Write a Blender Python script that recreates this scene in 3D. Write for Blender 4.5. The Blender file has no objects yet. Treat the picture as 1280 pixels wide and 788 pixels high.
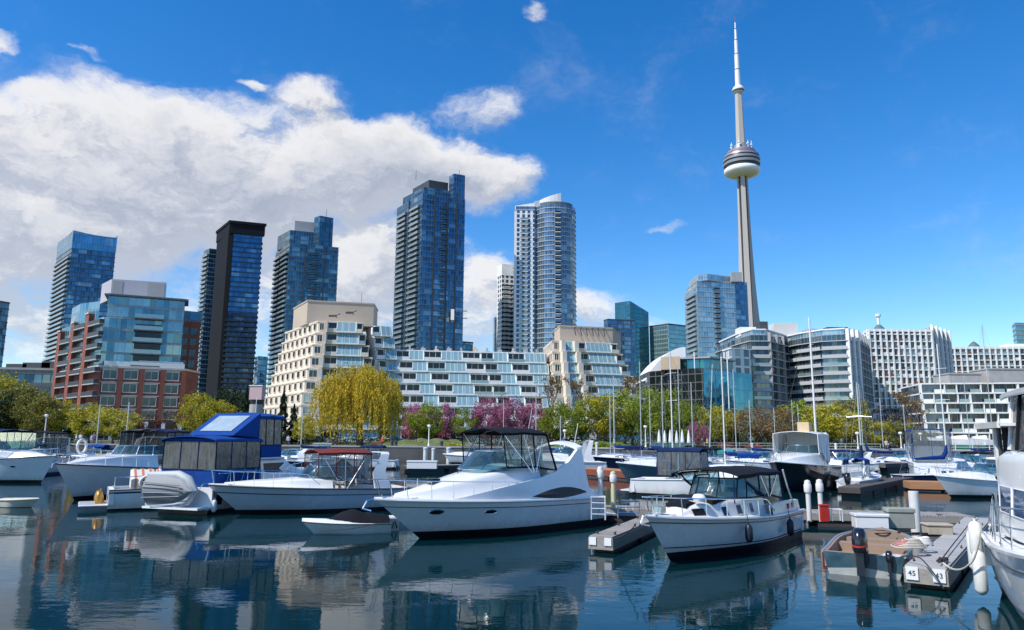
import bpy, math, random
from mathutils import Vector, Matrix, Euler
R = math.radians
SC = bpy.context.scene
COL = SC.collection
random.seed(7)
# ------------------------------------------------------------------ camera
CAMZ = 3.5
FPX, PITCH, ROLL = 911.0, 9.4, 0.42
cam = bpy.data.objects.new('camera', bpy.data.cameras.new('camera'))
COL.objects.link(cam); SC.camera = cam
cam.data.sensor_width = 36.0; cam.data.lens = 36.0*FPX/1280.0
cam.data.clip_start = 0.1; cam.data.clip_end = 20000
ROT = Matrix.Rotation(R(90+PITCH), 3, 'X') @ Matrix.Rotation(R(ROLL), 3, 'Z')
cam.matrix_world = Matrix.Translation((0, 0, CAMZ)) @ ROT.to_4x4()
# ------------------------------------------------------------------ light
SUN_EL, SUN_X, SUN_Y = 49.0, -0.86, -0.51
w_ = bpy.data.worlds.new('World'); SC.world = w_; w_.use_nodes = True
SUN_ROT = math.atan2(SUN_X, SUN_Y)
SKY_STRENGTH = 0.11
sun = bpy.data.objects.new('sun', bpy.data.lights.new('sun', 'SUN')); COL.objects.link(sun)
sun.data.energy = 5.0; sun.data.angle = R(0.53); sun.data.color = (1.0, 0.95, 0.87)
sd = Vector((SUN_X, SUN_Y, math.tan(R(SUN_EL))*math.hypot(SUN_X, SUN_Y))).normalized()
sun.rotation_euler = sd.to_track_quat('Z', 'Y').to_euler()
SC.view_settings.view_transform = 'Standard'; SC.view_settings.look = 'None'
SC.view_settings.gamma = 1.0; SC.view_settings.exposure = 0.0
SC.view_settings.use_curve_mapping = False
SC.cycles.max_bounces = 8; SC.cycles.transparent_max_bounces = 12
SC.cycles.caustics_reflective = False; SC.cycles.caustics_refractive = False

class NT:
    """tiny node-tree helper"""
    def __init__(s, tree): s.t = tree; s.n = tree.nodes; s.l = tree.links
    def node(s, typ, **kw):
        n = s.n.new(typ)
        for k, v in kw.items(): setattr(n, k, v)
        return n
    def put(s, sock, v):
        if v is None: return
        if hasattr(v, 'is_output') or isinstance(v, bpy.types.NodeSocket): s.l.new(v, sock)
        elif isinstance(v, (tuple, list)) and sock.type == 'RGBA' and len(v) == 3: sock.default_value = (*v, 1)
        else: sock.default_value = v
    def m(s, op, a, b=None, c=None, clamp=False):
        n = s.node('ShaderNodeMath', operation=op, use_clamp=clamp)
        s.put(n.inputs[0], a); s.put(n.inputs[1], b)
        if c is not None: s.put(n.inputs[2], c)
        return n.outputs[0]
    def vm(s, op, a, b=None, out=0):
        n = s.node('ShaderNodeVectorMath', operation=op)
        s.put(n.inputs[0], a); s.put(n.inputs[1], b)
        return n.outputs[out]
    def sc(s, a, k):
        n = s.node('ShaderNodeVectorMath', operation='SCALE'); s.put(n.inputs[0], a); s.put(n.inputs[3], k); return n.outputs[0]
    def mix(s, f, a, b):
        n = s.node('ShaderNodeMix', data_type='RGBA'); s.put(n.inputs[0], f); s.put(n.inputs[6], a); s.put(n.inputs[7], b); return n.outputs[2]
    def noise(s, vec, scale, detail=3, rough=.5, out=0, lac=2.0):
        n = s.node('ShaderNodeTexNoise'); s.put(n.inputs['Vector'], vec); n.inputs['Scale'].default_value = scale
        n.inputs['Detail'].default_value = detail; n.inputs['Roughness'].default_value = rough; n.inputs['Lacunarity'].default_value = lac
        return n.outputs[out]
    def comb(s, x, y, z):
        n = s.node('ShaderNodeCombineXYZ'); s.put(n.inputs[0], x); s.put(n.inputs[1], y); s.put(n.inputs[2], z); return n.outputs[0]
    def sep(s, v):
        n = s.node('ShaderNodeSeparateXYZ'); s.put(n.inputs[0], v); return n.outputs
    def mr(s, v, a, b, c=0., d=1., smooth=False):
        n = s.node('ShaderNodeMapRange'); n.interpolation_type = 'SMOOTHSTEP' if smooth else 'LINEAR'
        for i, x in enumerate((v, a, b, c, d)): s.put(n.inputs[i], x)
        return n.outputs[0]
    def bump(s, h, dist, strength=1.0):
        n = s.node('ShaderNodeBump'); s.put(n.inputs['Height'], h); n.inputs['Distance'].default_value = dist
        n.inputs['Strength'].default_value = strength; return n.outputs[0]

# ---- the sky: physical sky + procedural cumulus layer, all by direction
def ray(px, py):
    return (ROT @ Vector((px-640.0, -(py-394.0), -FPX))).normalized()
def azel(px, py):
    d = ray(px, py); return math.atan2(d.x, d.y), math.asin(d.z)
def build_sky():
    t = NT(w_.node_tree); t.n.clear()
    out = t.node('ShaderNodeOutputWorld'); bg = t.node('ShaderNodeBackground')
    sky = t.node('ShaderNodeTexSky', sky_type='NISHITA', sun_disc=False)
    sky.sun_elevation = R(SUN_EL); sky.sun_rotation = SUN_ROT
    sky.air_density = 1.0; sky.dust_density = 0.25; sky.ozone_density = 3.5; sky.altitude = 100
    hs = t.node('ShaderNodeHueSaturation'); hs.inputs['Saturation'].default_value = 1.37; hs.inputs['Value'].default_value = 1.74
    hs.inputs['Hue'].default_value = 0.505
    t.l.new(sky.outputs[0], hs.inputs['Color'])
    g = t.node('ShaderNodeTexCoord').outputs['Generated']
    d = t.vm('NORMALIZE', g)
    x, y, z = t.sep(d)
    az = t.m('ARCTAN2', x, y); el = t.m('ARCSINE', z)
    # domain warp for ragged outlines
    P = t.comb(az, t.m('MULTIPLY', el, 1.55), 0.37)
    wn = t.noise(P, 5.0, 6, .6, out=1)
    wv = t.sc(t.vm('SUBTRACT', wn, (.5, .5, .5)), .17)
    def density(off):
        Pw = t.vm('ADD', t.vm('ADD', P, wv), off)
        px_, py_, _ = t.sep(Pw)
        tot = None
        for (cx, cy, rx, ry, k) in BLOBS:
            a, e = azel(cx, cy)
            dx = t.m('MULTIPLY', t.m('SUBTRACT', px_, a), 911.0/rx)
            dy = t.m('MULTIPLY', t.m('SUBTRACT', py_, e*1.55), 911.0/(ry*1.55))
            r2 = t.m('ADD', t.m('MULTIPLY', dx, dx), t.m('MULTIPLY', dy, dy))
            v = t.m('MULTIPLY', t.m('SUBTRACT', 1.0, r2, clamp=True), k)
            tot = v if tot is None else t.m('SMOOTH_MAX', tot, v, .15)
        n = t.noise(Pw, 6.0, 11, .66)
        amp = t.m('ADD', .0, t.m('MULTIPLY', tot, 3.2), clamp=True)
        return t.m('ADD', tot, t.m('SUBTRACT', t.m('MULTIPLY', t.m('MULTIPLY', t.m('SUBTRACT', n, .5), 1.9), amp), .03)), n
    BLOBS = [(60, 208, 330, 84, .95), (-60, 255, 330, 100, .95), (250, 230, 260, 115, 1.1), (400, 215, 200, 80, 1.0), (520, 205, 170, 62, .95),
             (385, 128, 80, 44, .5), (610, 225, 75, 55, .85), (600, 135, 85, 36, .42), (60, 405, 240, 62, .58), (330, 370, 190, 100, .55),
             (480, 340, 150, 120, .66), (610, 375, 120, 70, .75), (740, 390, 110, 32, .62), (830, 395, 60, 20, .55), (680, 25, 34, 20, .47),
             (130, 85, 26, 8, .42), (295, 97, 26, 9, .42), (553, 100, 26, 9, .42), (5, 60, 26, 12, .45), (820, 288, 26, 8, .26), (545, 18, 20, 9, .38),
             (-500, 200, 400, 160, .7), (2400, 200, 500, 160, .7)]
    BLOBS = [(a, b, c, d, min(e, .95)) for a, b, c, d, e in BLOBS if not (a > 500 and b < 120 and e < .5)]+[(680, 25, 30, 16, .40)]
    d0, n0 = density((0, 0, 0))
    d1, n1 = density((-.02, .035, 0))
    cov = t.mr(d0, .06, .66, 0, 1, True)
    # bright towards the sun (up left), greyer where more cloud lies above
    lit = t.mr(t.m('SUBTRACT', d0, d1), -.20, .26, 0, 1, True)
    thick = t.mr(d0, .45, 1.5, 0, 1, True)
    lum = t.m('MULTIPLY', t.m('ADD', .72, t.m('MULTIPLY', lit, .30)), t.m('SUBTRACT', 1.0, t.m('MULTIPLY', thick, .30)))
    tint = t.mix(t.mr(lum, .42, .95), (.60, .72, .98), (1.0, .985, .98))
    ccol = t.sc(tint, t.m('MULTIPLY', lum, 8.5))
    back = t.m('GREATER_THAN', y, -.2)
    fin = t.mix(t.m('MULTIPLY', t.m('MULTIPLY', cov, .93), back), hs.outputs[0], ccol)
    t.l.new(fin, bg.inputs[0]); bg.inputs[1].default_value = SKY_STRENGTH
    t.l.new(bg.outputs[0], out.inputs[0])
build_sky()

# ------------------------------------------------------------------ placing: a pixel of the photo and a distance give a world point
C0 = Vector((0, 0, CAMZ))
def at(px, py, Y):
    d = ROT @ Vector((px-640.0, -(py-394.0), -FPX)); return C0 + d*(Y/d.y)
def gz(px, py, z=0.0):
    d = ROT @ Vector((px-640.0, -(py-394.0), -FPX)); return C0 + d*((z-CAMZ)/d.z)
def X(px, py, Y): return at(px, py, Y).x
def Z(px, py, Y): return at(px, py, Y).z
def xy(px, py, Y): p = at(px, py, Y); return (p.x, p.y)
def lerp(a, b, t): return a+(b-a)*t
def sstep(t): t = max(0., min(1., t)); return t*t*(3-2*t)

# ------------------------------------------------------------------ materials
MATS = {}
def mat(name, col=(.5, .5, .5), rough=.6, metal=0., var=.12, scale=4., bump=0., bscale=None, coat=0., spec=None, emit=None, emits=0., stretch=None, tint=None):
    if name in MATS: return MATS[name]
    m = bpy.data.materials.new(name); m.use_nodes = True; t = NT(m.node_tree)
    b = t.n['Principled BSDF']; tc = t.node('ShaderNodeTexCoord').outputs['Object']
    if stretch: tc = t.vm('MULTIPLY', tc, stretch)
    n = t.noise(tc, scale, 5, .6)
    k = t.mr(n, .25, .75, 1-var, 1+var)
    c = t.sc(t.comb(*col), k)
    if tint:  # second colour in broad patches
        n2 = t.noise(tc, scale*.35, 4, .6); c = t.mix(t.mr(n2, .45, .65), c, tint)
    t.l.new(c, b.inputs['Base Color'])
    b.inputs['Roughness'].default_value = rough; b.inputs['Metallic'].default_value = metal
    if coat: b.inputs['Coat Weight'].default_value = coat; b.inputs['Coat Roughness'].default_value = .05
    if spec is not None: b.inputs['Specular IOR Level'].default_value = spec
    t.l.new(t.mr(n, .3, .7, max(0, rough-.06), min(1, rough+.08)), b.inputs['Roughness'])
    if bump:
        t.l.new(t.bump(t.noise(tc, bscale or scale*4, 4, .6), bump), b.inputs['Normal'])
    if emit: b.inputs['Emission Color'].default_value = (*emit, 1); b.inputs['Emission Strength'].default_value = emits
    MATS[name] = m; return m

def facade_mat(name, pw, fh, glass, frame=(.25, .27, .3), span=(.12, .14, .17), spanf=.25, fw=.08, vary=.5, dark=(.02, .03, .04), rough=.06, metal=.75, light=(.45, .5, .52), plight=.12, bend=.03, colv=.35):
    """curtain wall: panes, mullions and spandrels laid out in metres along the wall (UV); every pane a little different"""
    if name in MATS: return MATS[name]
    m = bpy.data.materials.new(name); m.use_nodes = True; t = NT(m.node_tree)
    b = t.n['Principled BSDF']; uv = t.node('ShaderNodeTexCoord').outputs['UV']
    u, v, _ = t.sep(uv)
    cu, cv = t.m('DIVIDE', u, pw), t.m('DIVIDE', v, fh)
    iu, iv = t.m('FLOOR', cu), t.m('FLOOR', cv)
    fu, fv = t.m('FRACT', cu), t.m('FRACT', cv)
    wn = t.node('ShaderNodeTexWhiteNoise', noise_dimensions='2D'); t.l.new(t.comb(iu, iv, 0), wn.inputs['Vector'])
    r, rc = wn.outputs[0], wn.outputs[1]
    wn2 = t.node('ShaderNodeTexWhiteNoise', noise_dimensions='2D'); t.l.new(t.comb(t.m('FLOOR', t.m('DIVIDE', cu, 3.0)), t.m('ADD', iv, 51.), 0), wn2.inputs['Vector'])
    g = t.mix(t.m('MULTIPLY', r, vary), glass, dark)
    g = t.mix(t.m('MULTIPLY', t.m('LESS_THAN', wn2.outputs[0], plight), .55), g, light)
    bign = t.noise(t.comb(u, v, 0), .05, 3, .6)
    g = t.mix(t.mr(bign, .42, .68, 0, .4, True), g, dark)
    wc = t.node('ShaderNodeTexWhiteNoise', noise_dimensions='1D'); t.l.new(t.m('FLOOR', t.m('DIVIDE', cu, 4.0)), wc.inputs['W'])
    g = t.mix(t.m('MULTIPLY', wc.outputs[0], colv), g, dark)
    isf = t.m('LESS_THAN', fu, fw/pw)
    iss = t.m('LESS_THAN', fv, spanf)
    c = t.mix(iss, g, span); c = t.mix(isf, c, frame)
    t.l.new(c, b.inputs['Base Color'])
    solid = t.m('MAXIMUM', isf, t.m('MULTIPLY', iss, .6))
    t.l.new(t.m('MULTIPLY', t.m('SUBTRACT', 1.0, solid), metal), b.inputs['Metallic'])
    t.l.new(t.mr(solid, 0, 1, rough, .45), b.inputs['Roughness'])
    geo = t.node('ShaderNodeNewGeometry').outputs['Normal']
    wv = t.sc(t.vm('SUBTRACT', rc, (.5, .5, .5)), bend)
    wob = t.sc(t.vm('SUBTRACT', t.noise(t.comb(u, v, 3.), .35, 2, .5, out=1), (.5, .5, .5)), bend*1.5)
    t.l.new(t.vm('NORMALIZE', t.vm('ADD', geo, t.vm('ADD', wv, wob))), b.inputs['Normal'])
    MATS[name] = m; return m

# ------------------------------------------------------------------ mesh builder
class MB:
    def __init__(s): s.v = []; s.f = []; s.m = []; s.uv = []; s.has_uv = False
    def face(s, pts, mi=0, uv=None):
        k = len(s.v); s.v += [tuple(p) for p in pts]; s.f.append(tuple(range(k, k+len(pts)))); s.m.append(mi); s.uv.append(uv)
        if uv: s.has_uv = True
    def add(s, vs, fs, mi=0):
        k = len(s.v); s.v += [tuple(p) for p in vs]
        for f in fs: s.f.append(tuple(i+k for i in f)); s.m.append(mi); s.uv.append(None)
    def box(s, x0, x1, y0, y1, z0, z1, mi=0):
        if x0 > x1: x0, x1 = x1, x0
        if y0 > y1: y0, y1 = y1, y0
        v = [(x0, y0, z0), (x1, y0, z0), (x1, y1, z0), (x0, y1, z0), (x0, y0, z1), (x1, y0, z1), (x1, y1, z1), (x0, y1, z1)]
        s.add(v, [(0, 3, 2, 1), (4, 5, 6, 7), (0, 1, 5, 4), (1, 2, 6, 5), (2, 3, 7, 6), (3, 0, 4, 7)], mi)
    def obox(s, a, b, w, z0, z1, mi=0):
        """box along the ground segment a-b, width w"""
        a = Vector(a[:2]); b = Vector(b[:2]); d = (b-a).normalized(); n = Vector((-d.y, d.x))*w/2
        q = [a-n, b-n, b+n, a+n]
        s.prism([(p.x, p.y) for p in q], z0, z1, mi)
    def prism(s, poly, z0, z1, mi=0, top=None, uv=False, bottom=True, u0=0.):
        n = len(poly); u = u0
        for i in range(n):
            a, b = poly[i], poly[(i+1) % n]; L = math.hypot(b[0]-a[0], b[1]-a[1])
            s.face([(a[0], a[1], z0), (b[0], b[1], z0), (b[0], b[1], z1), (a[0], a[1], z1)], mi, [(u, 0), (u+L, 0), (u+L, z1-z0), (u, z1-z0)] if uv else None)
            u += L
        s.face([(p[0], p[1], z1) for p in poly], mi if top is None else top, [(0, .01)]*n if uv else None)
        if bottom: s.face([(p[0], p[1], z0) for p in reversed(poly)], mi if top is None else top, [(0, .01)]*n if uv else None)
    def tube(s, pts, r, n=6, mi=0, cap=True):
        pts = [Vector(p) for p in pts]; rs = r if isinstance(r, (list, tuple)) else [r]*len(pts)
        up = None; rings = []
        for i, p in enumerate(pts):
            a = pts[max(0, i-1)]; b = pts[min(len(pts)-1, i+1)]; d = (b-a)
            if d.length < 1e-9: d = Vector((0, 0, 1))
            d.normalize()
            if up is None: up = d.orthogonal().normalized()
            else:
                up = (up - d*up.dot(d))
                up = up.normalized() if up.length > 1e-6 else d.orthogonal().normalized()
            w = d.cross(up)
            rings.append([p + (up*math.cos(2*math.pi*j/n) + w*math.sin(2*math.pi*j/n))*rs[i] for j in range(n)])
        s.loft(rings, mi, closed=True, cap=cap)
    def loft(s, rings, mi=0, closed=True, cap=False, mis=None):
        n = len(rings[0]); vs = [p for r_ in rings for p in r_]; k = len(s.v); s.v += [tuple(p) for p in vs]
        for i in range(len(rings)-1):
            for j in range(n if closed else n-1):
                a = k+i*n+j; b = k+i*n+(j+1) % n
                s.f.append((a, b, b+n, a+n)); s.m.append(mis[j] if mis else mi); s.uv.append(None)
        if cap:
            s.f.append(tuple(k+j for j in reversed(range(n)))); s.m.append(mi); s.uv.append(None)
            s.f.append(tuple(k+(len(rings)-1)*n+j for j in range(n))); s.m.append(mi); s.uv.append(None)
    def lathe(s, prof, n=24, mi=0, c=(0, 0), mis=None, cap=True):
        rings = [[(c[0]+r_*math.cos(2*math.pi*j/n), c[1]+r_*math.sin(2*math.pi*j/n), z) for j in range(n)] for (r_, z) in prof]
        k = len(s.v); s.v += [p for r_ in rings for p in r_]
        for i in range(len(rings)-1):
            for j in range(n):
                a = k+i*n+j; b = k+i*n+(j+1) % n
                s.f.append((a, b, b+n, a+n)); s.m.append(mis[i] if mis else mi); s.uv.append(None)
        if cap:
            s.f.append(tuple(k+j for j in reversed(range(n)))); s.m.append(mis[0] if mis else mi); s.uv.append(None)
            s.f.append(tuple(k+(len(rings)-1)*n+j for j in range(n))); s.m.append(mis[-1] if mis else mi); s.uv.append(None)
    def build(s, name, mats, parent=None, smooth=None, loc=None):
        me = bpy.data.meshes.new(name); me.from_pydata(s.v, [], s.f)
        if not isinstance(mats, (list, tuple)): mats = [mats]
        for m_ in mats: me.materials.append(m_)
        me.polygons.foreach_set('material_index', s.m)
        if s.has_uv:
            uvl = me.uv_layers.new(name='UVMap'); buf = []
            for f, u in zip(s.f, s.uv):
                for i in range(len(f)): buf += list(u[i]) if u else [0., 0.]
            uvl.data.foreach_set('uv', buf)
        if smooth:
            me.polygons.foreach_set('use_smooth', [True]*len(s.f))
            me.set_sharp_from_angle(angle=R(smooth))
        me.update()
        o = bpy.data.objects.new(name, me); COL.objects.link(o)
        if parent: o.parent = parent
        if loc: o.location = loc
        return o
def thing(name, label, cat, loc=(0, 0, 0), rz=0., group=None):
    o = bpy.data.objects.new(name, None); COL.objects.link(o); o.location = loc; o.rotation_euler = (0, 0, rz)
    o.empty_display_size = .1
    o['label'] = label; o['category'] = cat
    if group: o['group'] = group
    return o
def tag(o, label, cat, group=None):
    o['label'] = label; o['category'] = cat
    if group: o['group'] = group
    return o
def structure(o, kind='structure'): o['kind'] = kind; return o
def child_copy(o, loc, parent=None):
    c = o.copy(); COL.objects.link(c); c.parent = parent or o.parent; c.location = loc; return c
def kids(o): return [c for c in bpy.data.objects if c.parent is o]
def dup(root, loc, rz=0., label=None, scale=1., group=None):
    r = root.copy(); COL.objects.link(r); r.location = loc; r.rotation_euler = (0, 0, rz); r.scale = (scale,)*3 if not isinstance(scale, tuple) else scale
    if label: r['label'] = label
    if group: r['group'] = group
    for ch in KIDS.get(root.name) or kids(root):
        c = ch.copy(); COL.objects.link(c); c.parent = r
        for g in kids(ch):
            d = g.copy(); COL.objects.link(d); d.parent = c
    return r
KIDS = {}
# ------------------------------------------------------------------ setting: water, land, quay
G = 1.72       # level of the quay and park
QY = 100.0    # quay line
def build_water():
    m = bpy.data.materials.new('water'); m.use_nodes = True; t = NT(m.node_tree); b = t.n['Principled BSDF']
    b.inputs['Base Color'].default_value = (.001, .020, .025, 1); b.inputs['Roughness'].default_value = .015
    b.inputs['IOR'].default_value = 1.30; b.inputs['Specular IOR Level'].default_value = .35
    p = t.node('ShaderNodeTexCoord').outputs['Object']
    calm = t.mr(t.noise(p, .07, 4, .6), .38, .62, .30, 1.15, True)
    a = t.noise(t.vm('MULTIPLY', p, (.55, 1.0, 1)), .7, 3, .5)
    c = t.noise(t.vm('MULTIPLY', p, (.7, 1.2, 1)), 3.2, 3, .55)
    e = t.noise(p, 11., 2, .5)
    h = t.m('ADD', t.m('ADD', t.m('MULTIPLY', a, 1.0), t.m('MULTIPLY', c, .26)), t.m('MULTIPLY', e, .035))
    t.l.new(t.bump(t.m('MULTIPLY', h, calm), .0145), b.inputs['Normal'])
    mb = MB(); mb.face([(-900, -60, 0), (900, -60, 0), (900, QY+.5, 0), (-900, QY+.5, 0)])
    structure(mb.build('water', m))
build_water()
M_grass = mat('grass_ground', (.085, .105, .03), .95, var=.35, scale=.25, tint=(.16, .15, .08), bump=.05, bscale=6)
M_pave = mat('paving', (.42, .40, .36), .9, var=.12, scale=.4, bump=.01)
M_conc = mat('concrete', (.40, .385, .36), .85, var=.15, scale=.6, bump=.01)
M_concd = mat('stained_shaded_concrete', (.11, .105, .10), .9, var=.35, scale=.5, bump=.02)  # mottled concrete, darkened so the colour carries the shade of the quay face
mb = MB(); mb.face([(-6000, QY+.5, G-.004), (6000, QY+.5, G-.004), (6000, 9000, G-.004), (-6000, 9000, G-.004)])
structure(mb.build('ground', M_grass))
mb = MB(); mb.face([(-900, QY+.5, G+.002), (900, QY+.5, G+.002), (900, QY+7, G+.002), (-900, QY+7, G+.002)])
structure(mb.build('promenade', M_pave))
mb = MB(); mb.face([(-900, 140, G+.006), (900, 140, G+.006), (900, 152, G+.006), (-900, 152, G+.006)])
structure(mb.build('road', mat('asphalt', (.055, .055, .058), .9, var=.2, scale=1)))
mb = MB(); mb.box(-900, 900, QY, QY+.55, -1.5, G+.12, 0)
mb.box(-900, 900, QY-.06, QY+.6, G+.12, G+.3, 1)
tag(mb.build('quay_wall', [M_concd, M_conc]), 'long stained, shade-darkened concrete quay wall along the foot of the park', 'wall')
# grassy rise behind the promenade
def berm(x0, x1, y0, y1, h):
    n = 40; mb = MB(); rows = []
    for j in range(13):
        v = j/12; rows.append([(lerp(x0, x1, i/n), lerp(y0, y1, v), G-.05+h*math.sin(math.pi*min(1, v))**.8*math.sin(math.pi*i/n)**.5*(1+.12*math.sin(i*.9+j))) for i in range(n+1)])
    mb.loft(rows, 0, closed=False)
    return mb
structure(berm(X(470, 545, 112), X(600, 545, 112), 107.5, 123, 1.25).build('lawn', mat('lawn', (.10, .13, .03), .95, var=.4, scale=.6, tint=(.22, .20, .14), bump=.06, bscale=5), smooth=60))
structure(berm(X(690, 545, 112), X(800, 545, 112), 107.5, 121, 1.0).build('lawn', mat('lawn_green', (.075, .13, .02), .95, var=.4, scale=.8, bump=.06, bscale=5), smooth=60))

# ------------------------------------------------------------------ building kit
M_white = mat('white_concrete', (.80, .80, .78), .75, var=.07, scale=.3)
M_cream = mat('cream_concrete', (.72, .64, .53), .85, var=.08, scale=.25)
M_tan = mat('tan_concrete', (.50, .41, .32), .85, var=.07, scale=.2)
M_greyb = mat('grey_concrete', (.33, .33, .33), .85, var=.12, scale=.3)
M_slab = mat('balcony_slab_grey', (.34, .36, .38), .7, var=.1, scale=.5)
M_slabd = mat('dark_slab', (.10, .115, .13), .6, var=.15, scale=.5)
M_black = mat('black_metal', (.010, .011, .014), .7, var=.2, scale=1, spec=.15)
M_dkmet = mat('dark_metal', (.05, .055, .06), .5, var=.2, scale=1)
M_brick = None
def brick():
    m = bpy.data.materials.new('red_brick'); m.use_nodes = True; t = NT(m.node_tree); b = t.n['Principled BSDF']
    p = t.node('ShaderNodeTexCoord').outputs['Object']; x, y, z = t.sep(p)
    br = t.node('ShaderNodeTexBrick'); t.l.new(t.comb(t.m('ADD', x, y), z, 0), br.inputs['Vector'])
    br.inputs['Scale'].default_value = 2.5; br.inputs['Color1'].default_value = (.27, .072, .042, 1); br.inputs['Color2'].default_value = (.20, .05, .032, 1)
    br.inputs['Mortar'].default_value = (.30, .22, .18, 1); br.inputs['Mortar Size'].default_value = .012
    n = t.noise(p, .35, 4, .6)
    t.l.new(t.sc(br.outputs[0], t.mr(n, .3, .7, .8, 1.2)), b.inputs['Base Color']); b.inputs['Roughness'].default_value = .9
    return m
M_brick = brick()
M_winglass = mat('window_glass', (.05, .075, .09), .06, .55, var=.5, scale=.35)
M_windark = mat('dark_window_glass', (.015, .02, .025), .08, .3, var=.5, scale=.4)
M_winpale = mat('pale_window_glass', (.35, .42, .44), .12, .5, var=.35, scale=.35)
M_rail = mat('balcony_glass', (.28, .36, .38), .12, .45, var=.2, scale=.5)
M_solar = facade_mat('solarium_glass', 1.15, 2.9, (.20, .42, .45), (.62, .72, .70), (.42, .58, .58), .14, .09, .55, dark=(.08, .19, .20), rough=.12, metal=.35, light=(.55, .72, .70), plight=.3, bend=.06)

def ccw(poly):
    a = sum(poly[i][0]*poly[(i+1) % len(poly)][1]-poly[(i+1) % len(poly)][0]*poly[i][1] for i in range(len(poly)))
    return list(poly) if a > 0 else list(reversed(poly))
def offset(poly, d):
    n = len(poly); out = []
    for i in range(n):
        p0, p1, p2 = Vector(poly[i-1]), Vector(poly[i]), Vector(poly[(i+1) % n])
        e1 = (p1-p0).normalized(); e2 = (p2-p1).normalized(); n1 = Vector((e1.y, -e1.x)); n2 = Vector((e2.y, -e2.x))
        b = n1+n2; k = d/max(.25, (1+n1.dot(n2))); out.append((p1.x+b.x*k, p1.y+b.y*k))
    return out
def qfp(l, c, r):
    l, c, r = xy(*l), xy(*c), xy(*r); return [l, c, r, (r[0]+l[0]-c[0], r[1]+l[1]-c[1])]
class Bld:
    def __init__(s, name, label, poly, cat='building', group=None):
        poly = ccw(poly); s.c = (sum(p[0] for p in poly)/len(poly), sum(p[1] for p in poly)/len(poly))
        s.p = [(p[0]-s.c[0], p[1]-s.c[1]) for p in poly]
        s.root = thing(name, label, cat, (s.c[0], s.c[1], G), 0, group)
    def l(s, q): return (q[0]-s.c[0], q[1]-s.c[1])
    def lp(s, *q): return s.l(xy(*q))
    def prism(s, name, poly, z0, z1, m, uv=True, top=None):
        mb = MB(); mb.prism(poly, z0, z1, 0, 1 if top else None, uv=uv); return mb.build(name, [m]+([top] if top else []), s.root)
    def slabs(s, name, poly, zs, d, th, m):
        pp = offset(poly, d); mb = MB(); mb.prism(pp, 0, th, 0); o = None
        for z in zs:
            o = mb.build(name, m, s.root, loc=(0, 0, z)) if o is None else child_copy(o, (0, 0, z))
    def balconies(s, A, B, zs, depth, slabm=None, railm=None, th=.3, rh=1.05, name='balcony', n=1, gap=.12):
        """n balconies side by side on each level of the wall A-B"""
        A = Vector(A); B = Vector(B); d = (B-A); 
        for k in range(n):
            a = A+d*((k+gap)/n); b = A+d*((k+1-gap)/n); e = (b-a).normalized(); nn = Vector((e.y, -e.x))*depth
            mb = MB(); mb.prism([tuple(a), tuple(b+nn*0), tuple(b+nn), tuple(a+nn)][::-1] if False else ccw([tuple(a), tuple(b), tuple(b+nn), tuple(a+nn)]), 0, th, 0)
            q = .93; t_ = e*.06
            mb.prism(ccw([tuple(a+nn*q), tuple(b+nn*q), tuple(b+nn*(q+.05/depth)), tuple(a+nn*(q+.05/depth))]), th, th+rh, 1)
            mb.prism(ccw([tuple(a), tuple(a+nn*q), tuple(a+nn*q+t_), tuple(a+t_)]), th, th+rh, 1)
            mb.prism(ccw([tuple(b), tuple(b+nn*q), tuple(b+nn*q-t_), tuple(b-t_)]), th, th+rh, 1)
            o = None
            for z in zs: o = mb.build(name, [slabm or M_slab, railm or M_rail], s.root, loc=(0, 0, z)) if o is None else child_copy(o, (0, 0, z))
    def fins(s, A, B, n, z0, z1, w, proj, m, name='pier', ends=True):
        A = Vector(A); B = Vector(B); e = (B-A).normalized(); nn = Vector((e.y, -e.x)); o = None
        mb = MB(); q = [(-e*w/2-nn*.05), (e*w/2-nn*.05), (e*w/2+nn*proj), (-e*w/2+nn*proj)]
        mb.prism(ccw([tuple(x) for x in q]), z0, z1, 0)
        for k in range(n+1):
            if not ends and k in (0, n): continue
            p = A+(B-A)*k/n; o = mb.build(name, m, s.root, loc=(p.x, p.y, 0)) if o is None else child_copy(o, (p.x, p.y, 0))
    def windows(s, A, B, us, zs, w, h, glass=None, frame=None, proud=.06, fr=.12, name='window', mull=True):
        """framed windows standing on the wall A-B at fractions us and heights zs"""
        A = Vector(A); B = Vector(B); e = (B-A).normalized(); nn = Vector((e.y, -e.x)); o = None; mb = MB()
        def bx(u0, u1, d0, d1, z0, z1, mi): mb.prism(ccw([tuple(e*u0+nn*d0), tuple(e*u1+nn*d0), tuple(e*u1+nn*d1), tuple(e*u0+nn*d1)]), z0, z1, mi)
        bx(-w/2, w/2, -.02, proud*.4, 0, h, 0)
        bx(-w/2-fr, -w/2, -.02, proud, -fr, h+fr, 1); bx(w/2, w/2+fr, -.02, proud, -fr, h+fr, 1)
        bx(-w/2, w/2, -.02, proud, -fr, 0, 1); bx(-w/2, w/2, -.02, proud, h, h+fr, 1)
        if mull: bx(-.03, .03, -.02, proud, 0, h, 1)
        for u in us:
            for z in zs:
                p = A+(B-A)*u; o = mb.build(name, [glass or M_winglass, frame or M_white], s.root, loc=(p.x, p.y, z)) if o is None else child_copy(o, (p.x, p.y, z))
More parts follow.
